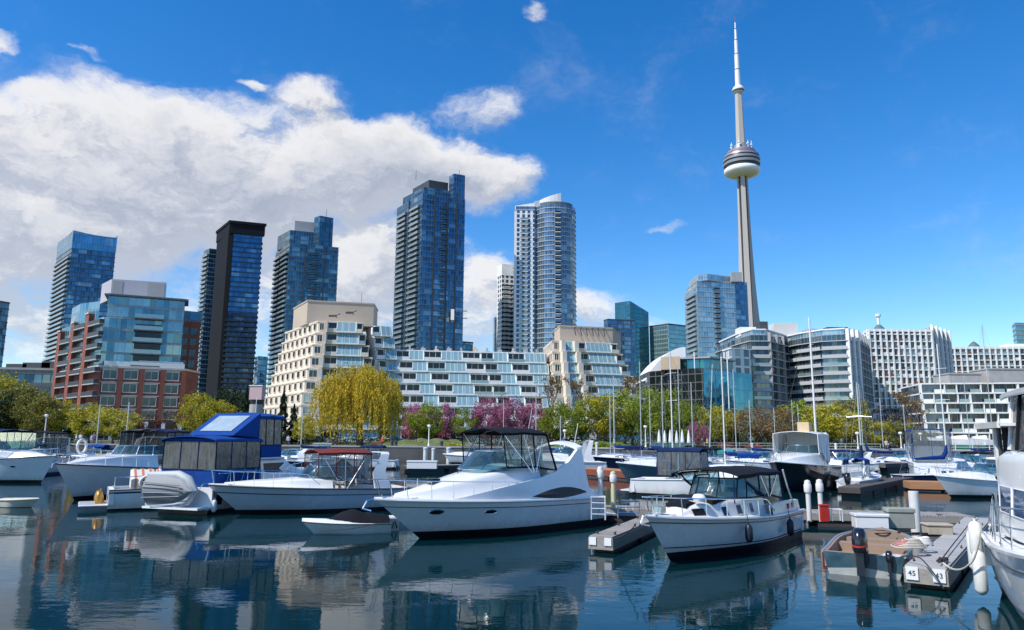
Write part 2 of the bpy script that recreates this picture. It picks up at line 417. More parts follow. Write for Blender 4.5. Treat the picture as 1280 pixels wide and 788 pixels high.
    def bay(s, kind, A, B, z, h, depth=1.4, wallm=None):
        A = Vector(A); B = Vector(B); e = (B-A); L = e.length; e = e/L; nn = Vector((e.y, -e.x)); mb = MB()
        W3 = lambda u, d, zz: (A.x+e.x*u+nn.x*d, A.y+e.y*u+nn.y*d, zz)
        def bx(u0, u1, d0, d1, z0, z1, mi):
            vs = [W3(u0, d0, z0), W3(u1, d0, z0), W3(u1, d1, z0), W3(u0, d1, z0), W3(u0, d0, z1), W3(u1, d0, z1), W3(u1, d1, z1), W3(u0, d1, z1)]
            mb.add(vs, [(0, 1, 2, 3), (4, 7, 6, 5), (0, 4, 5, 1), (1, 5, 6, 2), (2, 6, 7, 3), (3, 7, 4, 0)], mi)
        if kind == 'solar':
            d0, d1 = depth, depth*.25
            mb.face([W3(0, d0, z+.25), W3(L, d0, z+.25), W3(L, d1, z+h-.12), W3(0, d1, z+h-.12)], 0, [(0, .25), (L, .25), (L, h), (0, h)])
            for u in (0, L): mb.face([W3(u, 0, z+.25), W3(u, d0, z+.25), W3(u, d1, z+h-.12), W3(u, 0, z+h-.12)], 0, [(0, .3), (d0, .3), (d1, h), (0, h)])
            mb.face([W3(0, 0, z+h-.12), W3(L, 0, z+h-.12), W3(L, d1, z+h-.12), W3(0, d1, z+h-.12)][::-1], 1)
            bx(-.04, L+.04, 0, d0+.08, z, z+.25, 1)
            for u in (0, L):
                mb.add([W3(u-.06, d0+.05, z+.2), W3(u+.06, d0+.05, z+.2), W3(u+.06, d1+.05, z+h-.1), W3(u-.06, d1+.05, z+h-.1),
                        W3(u-.06, d0-.1, z+.2), W3(u+.06, d0-.1, z+.2), W3(u+.06, d1-.1, z+h-.1), W3(u-.06, d1-.1, z+h-.1)],
                       [(0, 1, 2, 3), (1, 5, 6, 2), (4, 0, 3, 7), (3, 2, 6, 7), (5, 4, 7, 6), (0, 4, 5, 1)], 1)
            return mb.build('solarium', [M_solar, M_white], s.root)
        if kind == 'balc':
            wm = wallm or M_white
            bx(0, L, 0, depth, z, z+.22, 0)
            bx(.05, L-.05, depth-.12, depth-.02, z+.22, z+1.0, 0 if random.random() < .7 else 2)
            bx(0, .18, 0, depth, z+.22, z+h*.75, 0)
            bx(.2, L-.2, -.02, .03, z+.22, z+h-.35, 1)
            k = max(1, int(L/1.3))
            for i in range(1, k): bx(L*i/k-.04, L*i/k+.04, .03, .07, z+.22, z+h-.35, 3)
            # things kept on the balcony: a chair or planter silhouette now and then
            return mb.build('balcony', [wm, M_windark, M_rail, M_white], s.root)
def roofbits(b, poly, z, n, seed, mats=None):
    """vents, boxes and a mast on a roof: small parts"""
    rnd = random.Random(seed); xs = [p[0] for p in poly]; ys = [p[1] for p in poly]
    for i in range(n):
        x = rnd.uniform(min(xs)*.7, max(xs)*.7); y = rnd.uniform(min(ys)*.6, max(ys)*.6); w, h = rnd.uniform(.5, 1.4), rnd.uniform(.6, 1.8)
        mb = MB(); mb.box(x-w, x+w, y-w*.7, y+w*.7, z, z+h); mb.box(x-w*.8, x+w*.8, y-w*.5, y+w*.5, z+h, z+h+.15)
        mb.build('roof_unit', mats or M_greyb, b.root)

# ------------------------------------------------------------------ the towers
F_blue = facade_mat('blue_curtain_wall', 1.5, 3.0, (.09, .24, .37), (.20, .28, .36), (.07, .14, .22), .24, .12, .6, dark=(.015, .04, .08), light=(.45, .58, .66), plight=.16, bend=.05)
F_dark = facade_mat('black_curtain_wall', 1.4, 3.0, (.035, .09, .20), (.02, .025, .035), (.012, .016, .025), .3, .14, .7, dark=(.006, .01, .02), light=(.2, .28, .36), plight=.10, bend=.05, metal=.6)
F_mid = facade_mat('blue_glass_upper', 1.4, 3.0, (.06, .20, .38), (.03, .04, .06), (.03, .07, .12), .22, .1, .55, dark=(.02, .06, .12), light=(.25, .42, .55), plight=.15, bend=.05, metal=.7)
F_teal = facade_mat('teal_curtain_wall', 1.5, 3.0, (.09, .21, .28), (.16, .22, .26), (.06, .11, .15), .22, .12, .6, dark=(.02, .05, .07), light=(.42, .55, .58), plight=.2, bend=.05)
F_round = facade_mat('round_tower_glass', 1.5, 2.9, (.22, .34, .42), (.40, .44, .48), (.26, .32, .36), .22, .12, .6, dark=(.05, .09, .13), light=(.6, .68, .7), plight=.25, bend=.05, metal=.6)
F_grn = facade_mat('green_curtain_wall', 1.5, 3.2, (.06, .24, .28), (.1, .2, .22), (.05, .13, .15), .2, .1, .4, dark=(.03, .09, .11), light=(.25, .45, .45), plight=.12, bend=.03)
F_palegrn = facade_mat('pale_green_wall', 1.6, 3.4, (.25, .42, .42), (.35, .45, .45), (.2, .33, .33), .3, .14, .35, dark=(.12, .24, .25), light=(.4, .55, .5), plight=.1)
F_pale = facade_mat('pale_curtain_wall', 1.5, 2.9, (.34, .52, .60), (.50, .56, .60), (.30, .38, .43), .22, .14, .5, dark=(.12, .2, .26), light=(.65, .75, .75), plight=.22, bend=.05, metal=.6)
F_cond = facade_mat('condo_glass', 1.6, 3.1, (.16, .36, .44), (.34, .42, .44), (.16, .26, .30), .2, .12, .55, dark=(.04, .09, .12), light=(.5, .66, .68), plight=.28, bend=.05, metal=.6)
F_punch = facade_mat('white_punched_wall', 3.0, 2.9, (.04, .07, .10), (.78, .78, .77), (.74, .74, .73), .35, 1.3, .5, dark=(.02, .03, .04), light=(.3, .35, .38), plight=.15, metal=.4)

def levels(z0, z1, fh): n = int((z1-z0)/fh); return [z0+fh*i for i in range(n+1)]

# far-left slice of a tower at the picture's edge
b = Bld('glass_tower', 'narrow dark blue glass tower cut off by the left edge of the photo', qfp((-60, 420, 330), (-30, 420, 318), (7, 420, 330)))
zt = Z(8, 380, 330)-G; b.prism('glass_facade', b.p, 0, zt, F_blue, top=M_greyb); b.slabs('floor_slab', b.p, levels(3, zt-2, 3), .25, .25, M_slabd)
b.slabs('parapet', b.p, [zt], .15, .7, M_dkmet)
# low dark building behind the left trees
b = Bld('office_block', 'low grey glass block behind the trees at the far left, below the blue towers', qfp((-200, 500, 215), (-150, 500, 200), (69, 500, 208)))
zt = Z(35, 462, 205)-G
F_low = facade_mat('low_office_wall', 2.2, 3.6, (.08, .17, .24), (.10, .12, .14), (.10, .12, .14), .34, .3, .5, light=(.3, .4, .45), plight=.25)
b.prism('glass_facade', b.p, 0, zt, F_low, top=M_greyb); b.slabs('floor_slab', b.p, levels(3.6, zt-1, 3.6), .5, .4, M_slabd); b.slabs('parapet', b.p, [zt], .3, .6, M_greyb)
for k, (px, w_) in enumerate(((20, 3), (45, 4), (60, 2))):
    q = b.lp(px, 460, 212); mb = MB(); mb.box(q[0]-w_, q[0]+w_, q[1], q[1]+5, zt+.6, zt+2.2+k*.4); mb.build('roof_unit', M_dkmet, b.root)

# tall blue tower on the left with swept crown
b = Bld('glass_tower', 'tall blue glass tower with a slightly swept crown, leftmost of the full towers', qfp((62, 400, 480), (80, 400, 450), (139, 370, 462)))
zt = Z(80, 310, 450)-G; zc = Z(80, 288, 450)-G
b.prism('glass_facade', b.p, 0, zt, F_blue, top=M_greyb)
b.slabs('floor_slab', b.p, levels(3, zt-1, 3), .35, .22, M_slabd)
A, Bq, Cq = b.p[0], b.p[1], b.p[2]
b.balconies(A, Bq, levels(6, zt-4, 3), 1.5, M_slab, n=1, gap=.02)
def crown(b, poly, z0, zf, m, steps=8):
    mb = MB(); n = len(poly)
    for i in range(n):
        a, c = poly[i], poly[(i+1) % n]; L = math.dist(a, c)
        for k in range(steps):
            p = [(lerp(a[0], c[0], (k+j)/steps), lerp(a[1], c[1], (k+j)/steps)) for j in (0, 1)]; h = [zf(i, (k+j)/steps) for j in (0, 1)]; u = [L*(k+j)/steps for j in (0, 1)]
            mb.face([(p[0][0], p[0][1], z0), (p[1][0], p[1][1], z0), (p[1][0], p[1][1], h[1]), (p[0][0], p[0][1], h[0])], 0, [(u[0], z0), (u[1], z0), (u[1], h[1]), (u[0], h[0])])
            q = [(x*.985, y*.985) for x, y in p]
            mb.face([(q[1][0], q[1][1], z0), (q[0][0], q[0][1], z0), (q[0][0], q[0][1], h[0]), (q[1][0], q[1][1], h[1])], 0, [(u[1], z0), (u[0], z0), (u[0], h[0]), (u[1], h[1])])
            mb.face([(p[0][0], p[0][1], h[0]), (p[1][0], p[1][1], h[1]), (q[1][0], q[1][1], h[1]), (q[0][0], q[0][1], h[0])], 1)
    return mb.build('crown', [m, M_slab], b.root)
F_crown = facade_mat('crown_screen', 1.5, 5.5, (.12, .38, .55), (.3, .42, .5), (.1, .2, .3), .1, .12, .4, dark=(.05, .15, .25), bend=.04)
crown(b, offset(b.p, .2), zt, lambda i, t_: zc-.7*math.sin(math.pi*t_) - (1.5*t_ if i == 1 else 0), F_crown)

# black-framed tower
b = Bld('glass_tower', 'black framed tower with dark blue glass and a flat overhanging black roof', qfp((266, 390, 440), (281, 390, 418), (322, 390, 424)))
zt = Z(290, 293, 420)-G; zr = Z(270, 279, 420)-G
b.prism('glass_facade', b.p, 0, zt*.60, F_dark); 
mb = MB(); mb.prism(b.p, zt*.60, zt, 0, uv=True); mb.build('upper_glass', F_mid, b.root)
A, Bq, Cq, D = b.p
b.slabs('floor_slab', b.p, levels(3, zt-2, 3), .18, .2, M_black)
q = [b.lp(257, 390, 447), b.lp(266, 390, 441), A, D]
mb = MB(); e = Vector(Bq)-Vector(A)
w = .10
mb.prism(ccw([tuple(Vector(A)+Vector((-.8, .2))), tuple(Vector(Bq)+Vector((-.8, -.7))), tuple(Vector(Bq)+(Vector(Cq)-Vector(Bq))*w+Vector((0, -.7))), tuple(Vector(Bq)+(Vector(Cq)-Vector(Bq))*w), Bq, A]), 0, zr-1, 0)
mb.build('side_frame', M_black, b.root)
b.slabs('roof_slab', b.p, [zr-.8], 1.4, 1.6, M_black); b.prism('top_band', offset(b.p, .9), zt, zr-.8, M_black, uv=False)
b.balconies(Bq, Cq, levels(6, zt*.58, 3), 1.2, M_black, M_windark, n=2, gap=.06)
b.balconies(Cq, D, levels(6, zt-4, 3), 1.0, M_black, M_windark, n=1, gap=.06)
b2 = Bld('glass_tower', 'slim grey-blue glass tower wing standing just left of the black framed tower', qfp((248, 400, 470), (255, 400, 462), (272, 400, 466)))
zt = Z(262, 312, 465)-G; b2.prism('glass_facade', b2.p, 0, zt, F_teal, top=M_greyb); b2.balconies(b2.p[0], b2.p[1], levels(5, zt-4, 3), 1.2, n=1, gap=.02); b2.slabs('floor_slab', b2.p, levels(3, zt-1, 3), .3, .25, M_slab)
b2 = Bld('glass_tower', 'short slim blue glass slab between the black tower and the cream terraces', qfp((318, 460, 380), (322, 460, 372), (334, 460, 376)))
zt = Z(326, 446, 375)-G; b2.prism('glass_facade', b2.p, 0, zt, F_blue, top=M_greyb); b2.slabs('floor_slab', b2.p, levels(3, zt-1, 3), .2, .25, M_slab)

# stepped blue tower
def slots(b, A, B, fr, z0, z1, w, m=None, name='recess'):
    A = Vector(A); B = Vector(B); e = (B-A).normalized(); nn = Vector((e.y, -e.x))
    for f in fr:
        p = A+(B-A)*f; mb = MB(); mb.prism(ccw([tuple(p-e*w/2-nn*.1), tuple(p+e*w/2-nn*.1), tuple(p+e*w/2+nn*.5), tuple(p-e*w/2+nn*.5)]), z0, z1, 0); mb.build(name, m or M_dkmet, b.root)
b = Bld('glass_tower', 'stepped dark blue tower with grey rooftop boxes, behind the cream terraces', qfp((342, 360, 455), (359, 360, 430), (421, 360, 440)))
zt = Z(365, 297, 432)-G; zs = Z(405, 305, 436)-G
b.prism('glass_facade', b.p, 0, zt-4, F_teal, top=M_greyb)
b.slabs('floor_slab', b.p, levels(3, zt-5, 3), .2, .2, M_slabd)
b.balconies(b.p[0], b.p[1], levels(5, zt-8, 3), 1.5, n=2, gap=.06)
b.balconies(b.p[1], b.p[2], levels(5, zt-8, 3), 1.2, M_slabd, M_winglass, n=1, gap=.40)
slots(b, b.p[1], b.p[2], (.32, .72), 0, zt-4, .7)
q = lambda l, c, r: [b.l(p) for p in qfp(l, c, r)]
b.prism('upper_storeys', q((347, 300, 450), (362, 300, 434), (409, 300, 442)), zt-4, Z(380, 290, 438)-G, F_teal, top=M_greyb)
b.prism('roof_screen', q((352, 290, 452), (368, 290, 440), (400, 290, 445)), Z(380, 290, 438)-G, Z(365, 276, 440)-G, M_slab, uv=False)
b.prism('corner_lantern', q((392, 290, 440), (399, 290, 436), (416, 290, 441)), zt-4, Z(410, 271, 438)-G, F_teal, top=M_greyb)
mb = MB(); p = b.lp(408, 268, 440); mb.tube([(p[0], p[1], Z(408, 272, 440)-G), (p[0], p[1], Z(408, 262, 440)-G)], .12, 5); mb.build('roof_mast', M_dkmet, b.root)

# tallest blue tower
b = Bld('glass_tower', 'tallest blue glass tower with stepped roof and a hoist on its right edge', qfp((494, 330, 420), (526, 330, 392), (580, 330, 402)))
zt = Z(530, 243, 394)-G
b.prism('glass_facade', b.p, 0, zt, F_blue, top=M_greyb); b.slabs('floor_slab', b.p, levels(3, zt-1, 3), .16, .2, M_slabd)
b.balconies(b.p[0], b.p[1], levels(5, zt-6, 3), 1.5, n=2, gap=.16)
b.balconies(b.p[1], b.p[2], levels(5, zt-6, 3), 1.1, M_slabd, M_winglass, n=1, gap=.44)
slots(b, b.p[0], b.p[1], (.5,), 0, zt, .8); slots(b, b.p[1], b.p[2], (.28, .58, .8), 0, zt, .8)
b.prism('upper_storeys', q((504, 240, 416), (530, 240, 396), (566, 240, 403)), zt, Z(530, 234, 396)-G, F_teal, top=M_greyb)
b.prism('roof_screen', q((516, 240, 416), (536, 240, 400), (560, 240, 405)), Z(530, 234, 396)-G, Z(540, 225, 400)-G, M_dkmet, uv=False)
b.prism('corner_lantern', q((561, 240, 404), (567, 240, 399), (581, 240, 402)), zt, Z(574, 218, 400)-G, F_blue, top=M_greyb)
for kx in (520, 574):
    mb = MB(); p = b.lp(kx, 222, 403); mb.tube([(p[0], p[1], Z(kx, 225, 403)-G), (p[0], p[1], Z(kx, 213, 403)-G)], .12, 5); mb.build('roof_mast', M_dkmet, b.root)
mb = MB(); p = b.lp(566, 394, 397); zz = Z(566, 401, 397)-G
mb.box(p[0]-.9, p[0]+.9, p[1]-2.4, p[1]+.2, zz, zz+6, 0); mb.box(p[0]+.9, p[0]+8, p[1]-1.2, p[1]-.8, zz+5.0, zz+5.4, 1); mb.box(p[0]+.9, p[0]+8, p[1]-1.2, p[1]-.8, zz+1.0, zz+1.4, 1)
mb.build('hoist', [M_white, M_dkmet], b.root)
b2 = Bld('glass_tower', 'small dark glass block peeping out at the right foot of the tallest blue tower', qfp((573, 440, 430), (577, 440, 424), (591, 440, 428)))
zt = Z(584, 429, 426)-G; b2.prism('glass_facade', b2.p, 0, zt, F_teal, top=M_greyb); b2.slabs('parapet', b2.p, [zt], .2, .8, M_dkmet)

# round-fronted white and glass tower
def arcpts(c, rx, ry, a0, a1, n): return [(c[0]+rx*math.cos(R(lerp(a0, a1, i/n))), c[1]+ry*math.sin(R(lerp(a0, a1, i/n)))) for i in range(n+1)]
Lx, Mx, Rx = xy(643, 350, 440), xy(668, 350, 425), xy(718, 350, 440)
cx = (Mx[0]+Rx[0])/2; rx = (Rx[0]-Mx[0])/2
poly = [Lx, (Lx[0]+.5, 424)] + [(Mx[0], 424)] + arcpts((cx, 430), rx, 11, 205, 360, 10) + [(Rx[0], 452), (Lx[0], 452)]
b = Bld('apartment_tower', 'round fronted white and glass tower with a curved white crown', poly)
zt = Z(690, 259, 425)-G
b.prism('glass_facade', b.p, 0, zt, F_round, top=M_greyb)
b.slabs('floor_slab', b.p, levels(2.9, zt, 2.9), .35, .25, mat('pale_slab', (.48, .50, .52), .7))
pa = [b.l((Lx[0]-.3, 423.4)), b.l((Mx[0]-.2, 423.4)), b.l((Mx[0]-.2, 425)), b.l((Lx[0]-.3, 453))]
b.prism('white_wall', pa, 0, zt-3, facade_mat('white_bay_wall', 3.2, 2.9, (.10, .16, .22), (.78, .78, .78), (.70, .71, .72), .3, 1.5, .5, dark=(.03, .05, .07), metal=.4), top=M_white)
b.balconies(pa[0], pa[1], levels(5, zt-8, 2.9), 1.2, M_white, M_rail, n=1, gap=.3)
b.balconies(b.p[7], b.p[8], levels(5, zt-4, 2.9), 1.6, M_white, M_windark, n=1, gap=.0)
zc = Z(702, 242, 426)-G
mb = MB(); pts = [b.l(p) for p in ([(Lx[0], 425), (Mx[0], 425)] + arcpts((cx-rx*.15, 431), rx*.85, 7, 225, 300, 6))]
n = len(pts)
for i in range(n-1):
    h0, h1 = (Z(645, 257, 424)-G, Z(667, 253, 424)-G) if i == 0 else (lerp(Z(667, 251, 424)-G, zc, (i-1)/(n-2)), lerp(Z(667, 251, 424)-G, zc, i/(n-2)))
    a, c = pts[i], pts[i+1]
    mb.add([(a[0], a[1], zt-2), (c[0], c[1], zt-2), (c[0], c[1], h1), (a[0], a[1], h0), (a[0], a[1]+8, zt-2), (c[0], c[1]+8, zt-2), (c[0], c[1]+8, h1), (a[0], a[1]+8, h0)],
           [(0, 1, 2, 3), (3, 2, 6, 7), (5, 4, 7, 6), (1, 5, 6, 2), (4, 0, 3, 7)], 0)
mb.build('crown', M_white, b.root)
mb = MB(); mb.prism(arcpts(b.l((cx, 431)), rx*.9, 9, 200, 340, 8), zt+.01, zt+2.6, 0); mb.build('penthouse', M_slabd, b.root)
b = Bld('apartment_tower', 'slim white punched-window tower just left of the round fronted tower', qfp((621, 400, 455), (627, 400, 448), (650, 400, 452)))
zt = Z(632, 345, 450)-G; b.prism('white_wall', b.p, 0, zt, F_punch, top=M_white); b.balconies(b.p[1], b.p[2], levels(4, zt-5, 2.9), 1.1, M_white, M_windark, n=2, gap=.12)
b.prism('crown', offset(b.p, .2), zt, Z(632, 331, 450)-G, M_white, uv=False)
b = Bld('apartment_tower', 'pale sliver of a lower slab left of the slim white tower', qfp((616, 420, 470), (618, 420, 465), (632, 420, 468)))
zt = Z(620, 397, 466)-G; b.prism('white_wall', b.p, 0, zt, F_pale, top=M_white)

# glass towers right of the centre
b = Bld('office_tower', 'green-blue glass tower with a slanted top behind the right terraces', qfp((769, 410, 560), (788, 410, 545), (811, 410, 556)))
zt = Z(800, 398, 550)-G; zc = Z(773, 376, 550)-G
b.prism('glass_facade', b.p, 0, zt, F_grn); b.slabs('floor_slab', b.p, levels(3, zt, 6.4), .12, .2, M_slabd)
mb = MB(); hh = [zc, zc-1, lerp(zt, zc, .42), lerp(zt, zc, .42)]; P = b.p
for i in range(4):
    a, c = P[i], P[(i+1) % 4]; L = math.dist(a, c); mb.face([(a[0], a[1], zt), (c[0], c[1], zt), (c[0], c[1], hh[(i+1) % 4]), (a[0], a[1], hh[i])], 0, [(0, 0), (L, 0), (L, hh[(i+1) % 4]-zt), (0, hh[i]-zt)])
mb.face([(P[i][0], P[i][1], hh[i]) for i in range(3)], 1); mb.face([(P[0][0], P[0][1], hh[0]), (P[2][0], P[2][1], hh[2]), (P[3][0], P[3][1], hh[3])], 1)
mb.build('crown', [F_grn, M_winglass], b.root)
b = Bld('office_tower', 'short dark blue glass box in front of the slanted green-blue tower', qfp((755, 420, 520), (760, 420, 515), (794, 420, 520)))
zt = Z(775, 401, 518)-G; b.prism('glass_facade', b.p, 0, zt, F_blue, top=M_greyb); b.slabs('floor_slab', b.p, levels(3, zt, 6), .15, .2, M_slabd); b.slabs('parapet', b.p, [zt], .15, .8, M_dkmet)
b = Bld('office_tower', 'low pale green glass block between the slanted tower and the white roof', qfp((812, 420, 560), (836, 420, 546), (859, 420, 556)))
zt = Z(835, 407, 550)-G; b.prism('glass_facade', b.p, 0, zt, F_palegrn, top=M_greyb); b.slabs('parapet', b.p, [zt], .15, 1.0, M_dkmet)
b = Bld('apartment_tower', 'pale blue glass condominium tower directly left of the needle tower shaft', qfp((859, 410, 430), (873, 410, 410), (921, 410, 415)) )
zt = Z(897, 352, 412)-G; zl = Z(865, 362, 420)-G
A, Bq, Cq, D = b.p
b.prism('glass_facade', [(lerp(Bq[0], Cq[0], 0), Bq[1]), Cq, D, (Bq[0], D[1])], 0, zt, F_pale, top=M_greyb)
b.prism('left_wing', [A, (Bq[0], Bq[1]+1.5), (Bq[0], D[1]-1), (A[0], D[1]-1)], 0, zl, F_pale, top=M_greyb)
b.balconies(A, (Bq[0], Bq[1]+1.5), levels(4, zl-3, 2.9), 1.4, n=1, gap=.05)
b.balconies(Bq, Cq, levels(4, zt-4, 2.9), 1.3, M_slab, M_windark, n=1, gap=.44)
b.slabs('floor_slab', b.p if False else [(Bq[0], Bq[1]), Cq, D, (Bq[0], D[1])], levels(2.9, zt, 2.9), .15, .2, M_slab)
arc = [(Bq[0]+1, Bq[1]+1), (Bq[0]+6, Bq[1]-1), (Cq[0]-6, Cq[1]-1), (Cq[0]-1, Cq[1]+1), (Cq[0]-1, D[1]-3), (Bq[0]+1, D[1]-3)]
b.prism('crown', arc, zt, Z(897, 344, 412)-G, F_pale, top=M_greyb)
b.prism('rear_wing', [(Cq[0]-.01, Cq[1]+2), (b.lp(935, 410, 425)[0], Cq[1]+8), (b.lp(935, 410, 425)[0], D[1]), (Cq[0]-.01, D[1])], 0, Z(928, 352, 420)-G, F_blue, top=M_greyb)
mb = MB(); p = b.lp(921, 345, 412); mb.box(p[0]-3, p[0]+3, p[1], p[1]+3, zt, Z(921, 345, 412)-G+2.2); mb.build('roof_screen', M_slab, b.root)

# ------------------------------------------------------------------ needle tower
def needle():
    YT = 890.; p = at(938, 440, YT); root = thing('observation_tower', 'very tall concrete needle tower with round pod and white antenna mast', 'tower', (p.x, YT, G))
    mc = mat('tower_concrete', (.46, .425, .39), .85, var=.06, scale=.02, stretch=(1, 1, .15)); mw = mat('tower_white', (.78, .79, .8), .5, var=.03)
    md = mat('tower_dark_band', (.05, .055, .065), .4, var=.1); mg = mat('tower_steel_band', (.30, .31, .33), .4, .3, var=.1); mr_ = mat('tower_red_band', (.30, .09, .09), .6)
    rings = []
    for i in range(34):
        z = 336*i/33; u = z/336
        Rr = 6.2+27*(1-u)**2.9+3.0*(1-u); hw = 2.6+1.2*(1-u); core = 4.6+3.2*(1-u)
        ring = []
        for k in range(3):
            a = R(-104+120*k); d = Vector((math.cos(a), math.sin(a))); n = Vector((-d.y, d.x))
            g = R(-104+120*k-60); cg = Vector((math.cos(g), math.sin(g)))*core*.62
            ring += [(cg.x, cg.y, z)]
            for (rr, s_) in ((core, -1), (Rr, -1), (Rr, 1), (core, 1)):
                q = d*rr+n*hw*s_; ring.append((q.x, q.y, z))
        rings.append(ring)
    mb = MB(); mb.loft(rings, 0, True, True); mb.build('shaft', mc, root)
    # glass lift shafts in the recesses
    for k in range(3):
        g = R(-104+120*k-60); d = Vector((math.cos(g), math.sin(g))); n = Vector((-d.y, d.x)); q = [d*5.2+n*1.1, d*5.2-n*1.1, d*2.+-n*1.1, d*2.+n*1.1]
        mb = MB(); mb.prism(ccw([tuple(x) for x in q]), 0, 334, 0); mb.build('lift_shaft', md, root)
    S = .93
    mb = MB(); mb.lathe([(7, 330), (14*S, 331), (20*S, 332.5), (23.0*S, 334.5), (24.0*S, 337), (23.6*S, 340), (21.5*S, 341.5), (21*S, 342)], 48); mb.build('radome', mw, root, smooth=50)
    mb = MB(); prof = [(21, 342), (22.6, 343), (22.6, 344.3), (24.2, 344.8), (24.6, 347.5), (24.2, 348), (23.2, 348.2), (23.2, 350), (24.6, 350.3), (24.6, 353.2), (23.4, 353.5), (23.0, 355), (23.8, 355.3), (23.0, 358), (20.5, 358.3), (20, 361), (18.5, 361.2), (18.5, 364), (15, 364.3)]
    mi = [0, 0, 0, 1, 1, 0, 0, 1, 1, 1, 0, 0, 1, 1, 2, 2, 1, 1]
    mb.lathe([(r_*S, z) for r_, z in prof], 48, mis=mi); mb.build('pod', [md, mg, mr_], root, smooth=25)
    mb = MB(); mb.lathe([(15*S, 364), (14*S, 366), (11, 367), (10, 371), (7, 371.5), (6.5, 374)], 32); mb.build('pod_roof', mg, root, smooth=30)
    for k in range(14):
        a = 2*math.pi*k/14+.2; r_ = 8+5*(k % 2); h = (6, 10, 4, 7)[k % 4]
        mb = MB(); mb.tube([(r_*math.cos(a), r_*math.sin(a), 364), (r_*math.cos(a), r_*math.sin(a), 368+h)], .45, 5); mb.lathe([(.4, 366+h*.5), (1.4, 367+h*.5), (1.4, 368.6+h*.5), (.4, 369+h*.5)], 8, c=(r_*math.cos(a), r_*math.sin(a))); mb.build('roof_antenna', mw, root)
    mb = MB(); mb.lathe([(6.0, 370), (5.6, 395), (5.0, 420), (4.6, 445)], 6); mb.build('upper_shaft', mc, root)
    mb = MB(); mb.lathe([(4.6, 444.5), (7.0, 446), (7.6, 448), (7.6, 450), (6.0, 452.5), (4.6, 454)], 28, mis=[0, 1, 0, 0, 0]); mb.build('sky_pod', [mw, md], root, smooth=30)
    z = 454
    for (h, r0, r1) in ((24, 3.6, 3.3), (22, 3.1, 2.9), (20, 2.4, 2.2), (16, 1.7, 1.4), (10, .9, .8)):
        mb = MB(); mb.lathe([(r0, z), (r1, z+h-1.4)], 12); mb.lathe([(r1*.7, z+h-1.4), (r1*.7, z+h)], 12, mi=1); mb.build('antenna_section', [mw, md], root, smooth=40); z += h
    mb = MB(); mb.tube([(0, 0, z), (0, 0, z+7)], .35, 6); mb.build('antenna_tip', mr_, root)
needle()
# ------------------------------------------------------------------ terraced apartment buildings
def block(name, label, poly, floors, fh, wallm, penthouse=None): pass
def terrace_block(label, PL, PC, PR, nf, ztop_px, step_y, step_r, step_l, bays, y0k=3, leftwin=True, pent=None, fh=2.9):
    """storeys step back as they rise; bays = (width share, kind) along the front from the corner PC"""
    A, B_, C_ = xy(*PL), xy(*PC), xy(*PR)
    b = Bld('terraced_building', label, [A, B_, C_, (C_[0]+(A[0]-B_[0])*.6, C_[1]+(A[1]-B_[1]))])
    A, B_, C_ = [Vector(b.l(p)) for p in (A, B_, C_)]
    ed = (C_-B_).normalized(); nn = Vector((ed.y, -ed.x)); el = (B_-A).normalized()
    back = 26.0
    for k in range(nf):
        up = max(0, k-y0k); z = k*fh
        c = B_ - nn*(step_y*up) + ed*(step_l*up*.6); r_ = C_ - nn*(step_y*up) - ed*(step_r*k)
        a = A + Vector((step_l*up*1.0, 0))
        w = (r_-c).length
        mb = MB(); poly = ccw([tuple(a), tuple(c), tuple(r_), tuple(r_-nn*back*.5), tuple(a+Vector((3, 9)))])
        mb.prism(poly, z, z+fh-.35, 0); mb.prism(offset(poly, .18), z+fh-.35, z+fh, 0)
        mb.build('storey', M_cream, b.root)
        if leftwin:
            n = 7; us = [(i+.5)/n for i in range(n)]
            b.windows(a, c, us, [z+.85], 1.5 if (k % 2) else 1.3, 1.45, M_windark if k < 9 else M_winglass, M_cream, .22, .1, mull=False)
        u = 0
        for (share, kind) in bays:
            p0 = c+ed*(w*u); p1 = c+ed*(w*(u+share)); u += share
            if kind == 'solar': b.bay('solar', p0, p1, z+.02, fh-.05, 1.5)
            elif kind == 'balc': b.bay('balc', p0, p1, z+.02, fh-.05, 1.5, M_cream)
            elif kind == 'win': b.windows(p0, p1, [.5], [z+.7], (p1-p0).length-.9, 1.6, M_winpale if k < 4 else M_winglass, M_cream, .25, .12)
            elif kind == 'pier':
                mb = MB(); mb.obox(tuple((p0+p1)/2-nn*.5), tuple((p0+p1)/2+nn*2.0), (p1-p0).length, z, z+fh*.97); mb.build('pier', M_cream, b.root)
    b.top = nf*fh
    return b
# left block (cream)
Yf = 172.
nfl = round((Z(400, 402, Yf)-G)/2.9)
b = terrace_block('cream terraced apartment block with tan rooftop box, behind the weeping willow', (331, 500, 196), (377, 500, 172), (490, 500, 176), nfl, 402, .45, .85, .75,
    [(.17, 'win'), (.05, 'pier'), (.21, 'balc'), (.15, 'solar'), (.15, 'solar'), (.13, 'solar'), (.14, 'balc')])
zt = b.top
pp = [b.lp(367, 390, 192), b.lp(384, 390, 180), b.lp(467, 390, 184), b.lp(472, 390, 194)]
mb = MB(); mb.prism(ccw(pp), zt, Z(384, 377, 180)-G); mb.prism(offset(ccw(pp), .15), Z(384, 377, 180)-G, Z(384, 377, 180)-G+.35)
o = mb.build('penthouse', M_tan, b.root)
def lantern_arms(px, py, Y):
    p = b.lp(px, py, Y); z = Z(px, py, Y)-G; mb = MB()
    mb.tube([(p[0], p[1]+1, z-.3), (p[0], p[1]-.6, z-.1), (p[0]+1.2, p[1]-.8, z+.4)], .12, 5); mb.box(p[0]-1.6, p[0]+.3, p[1]-.9, p[1]-.5, z-.4, z+.1); mb.build('hoist_arm', M_dkmet, b.root)
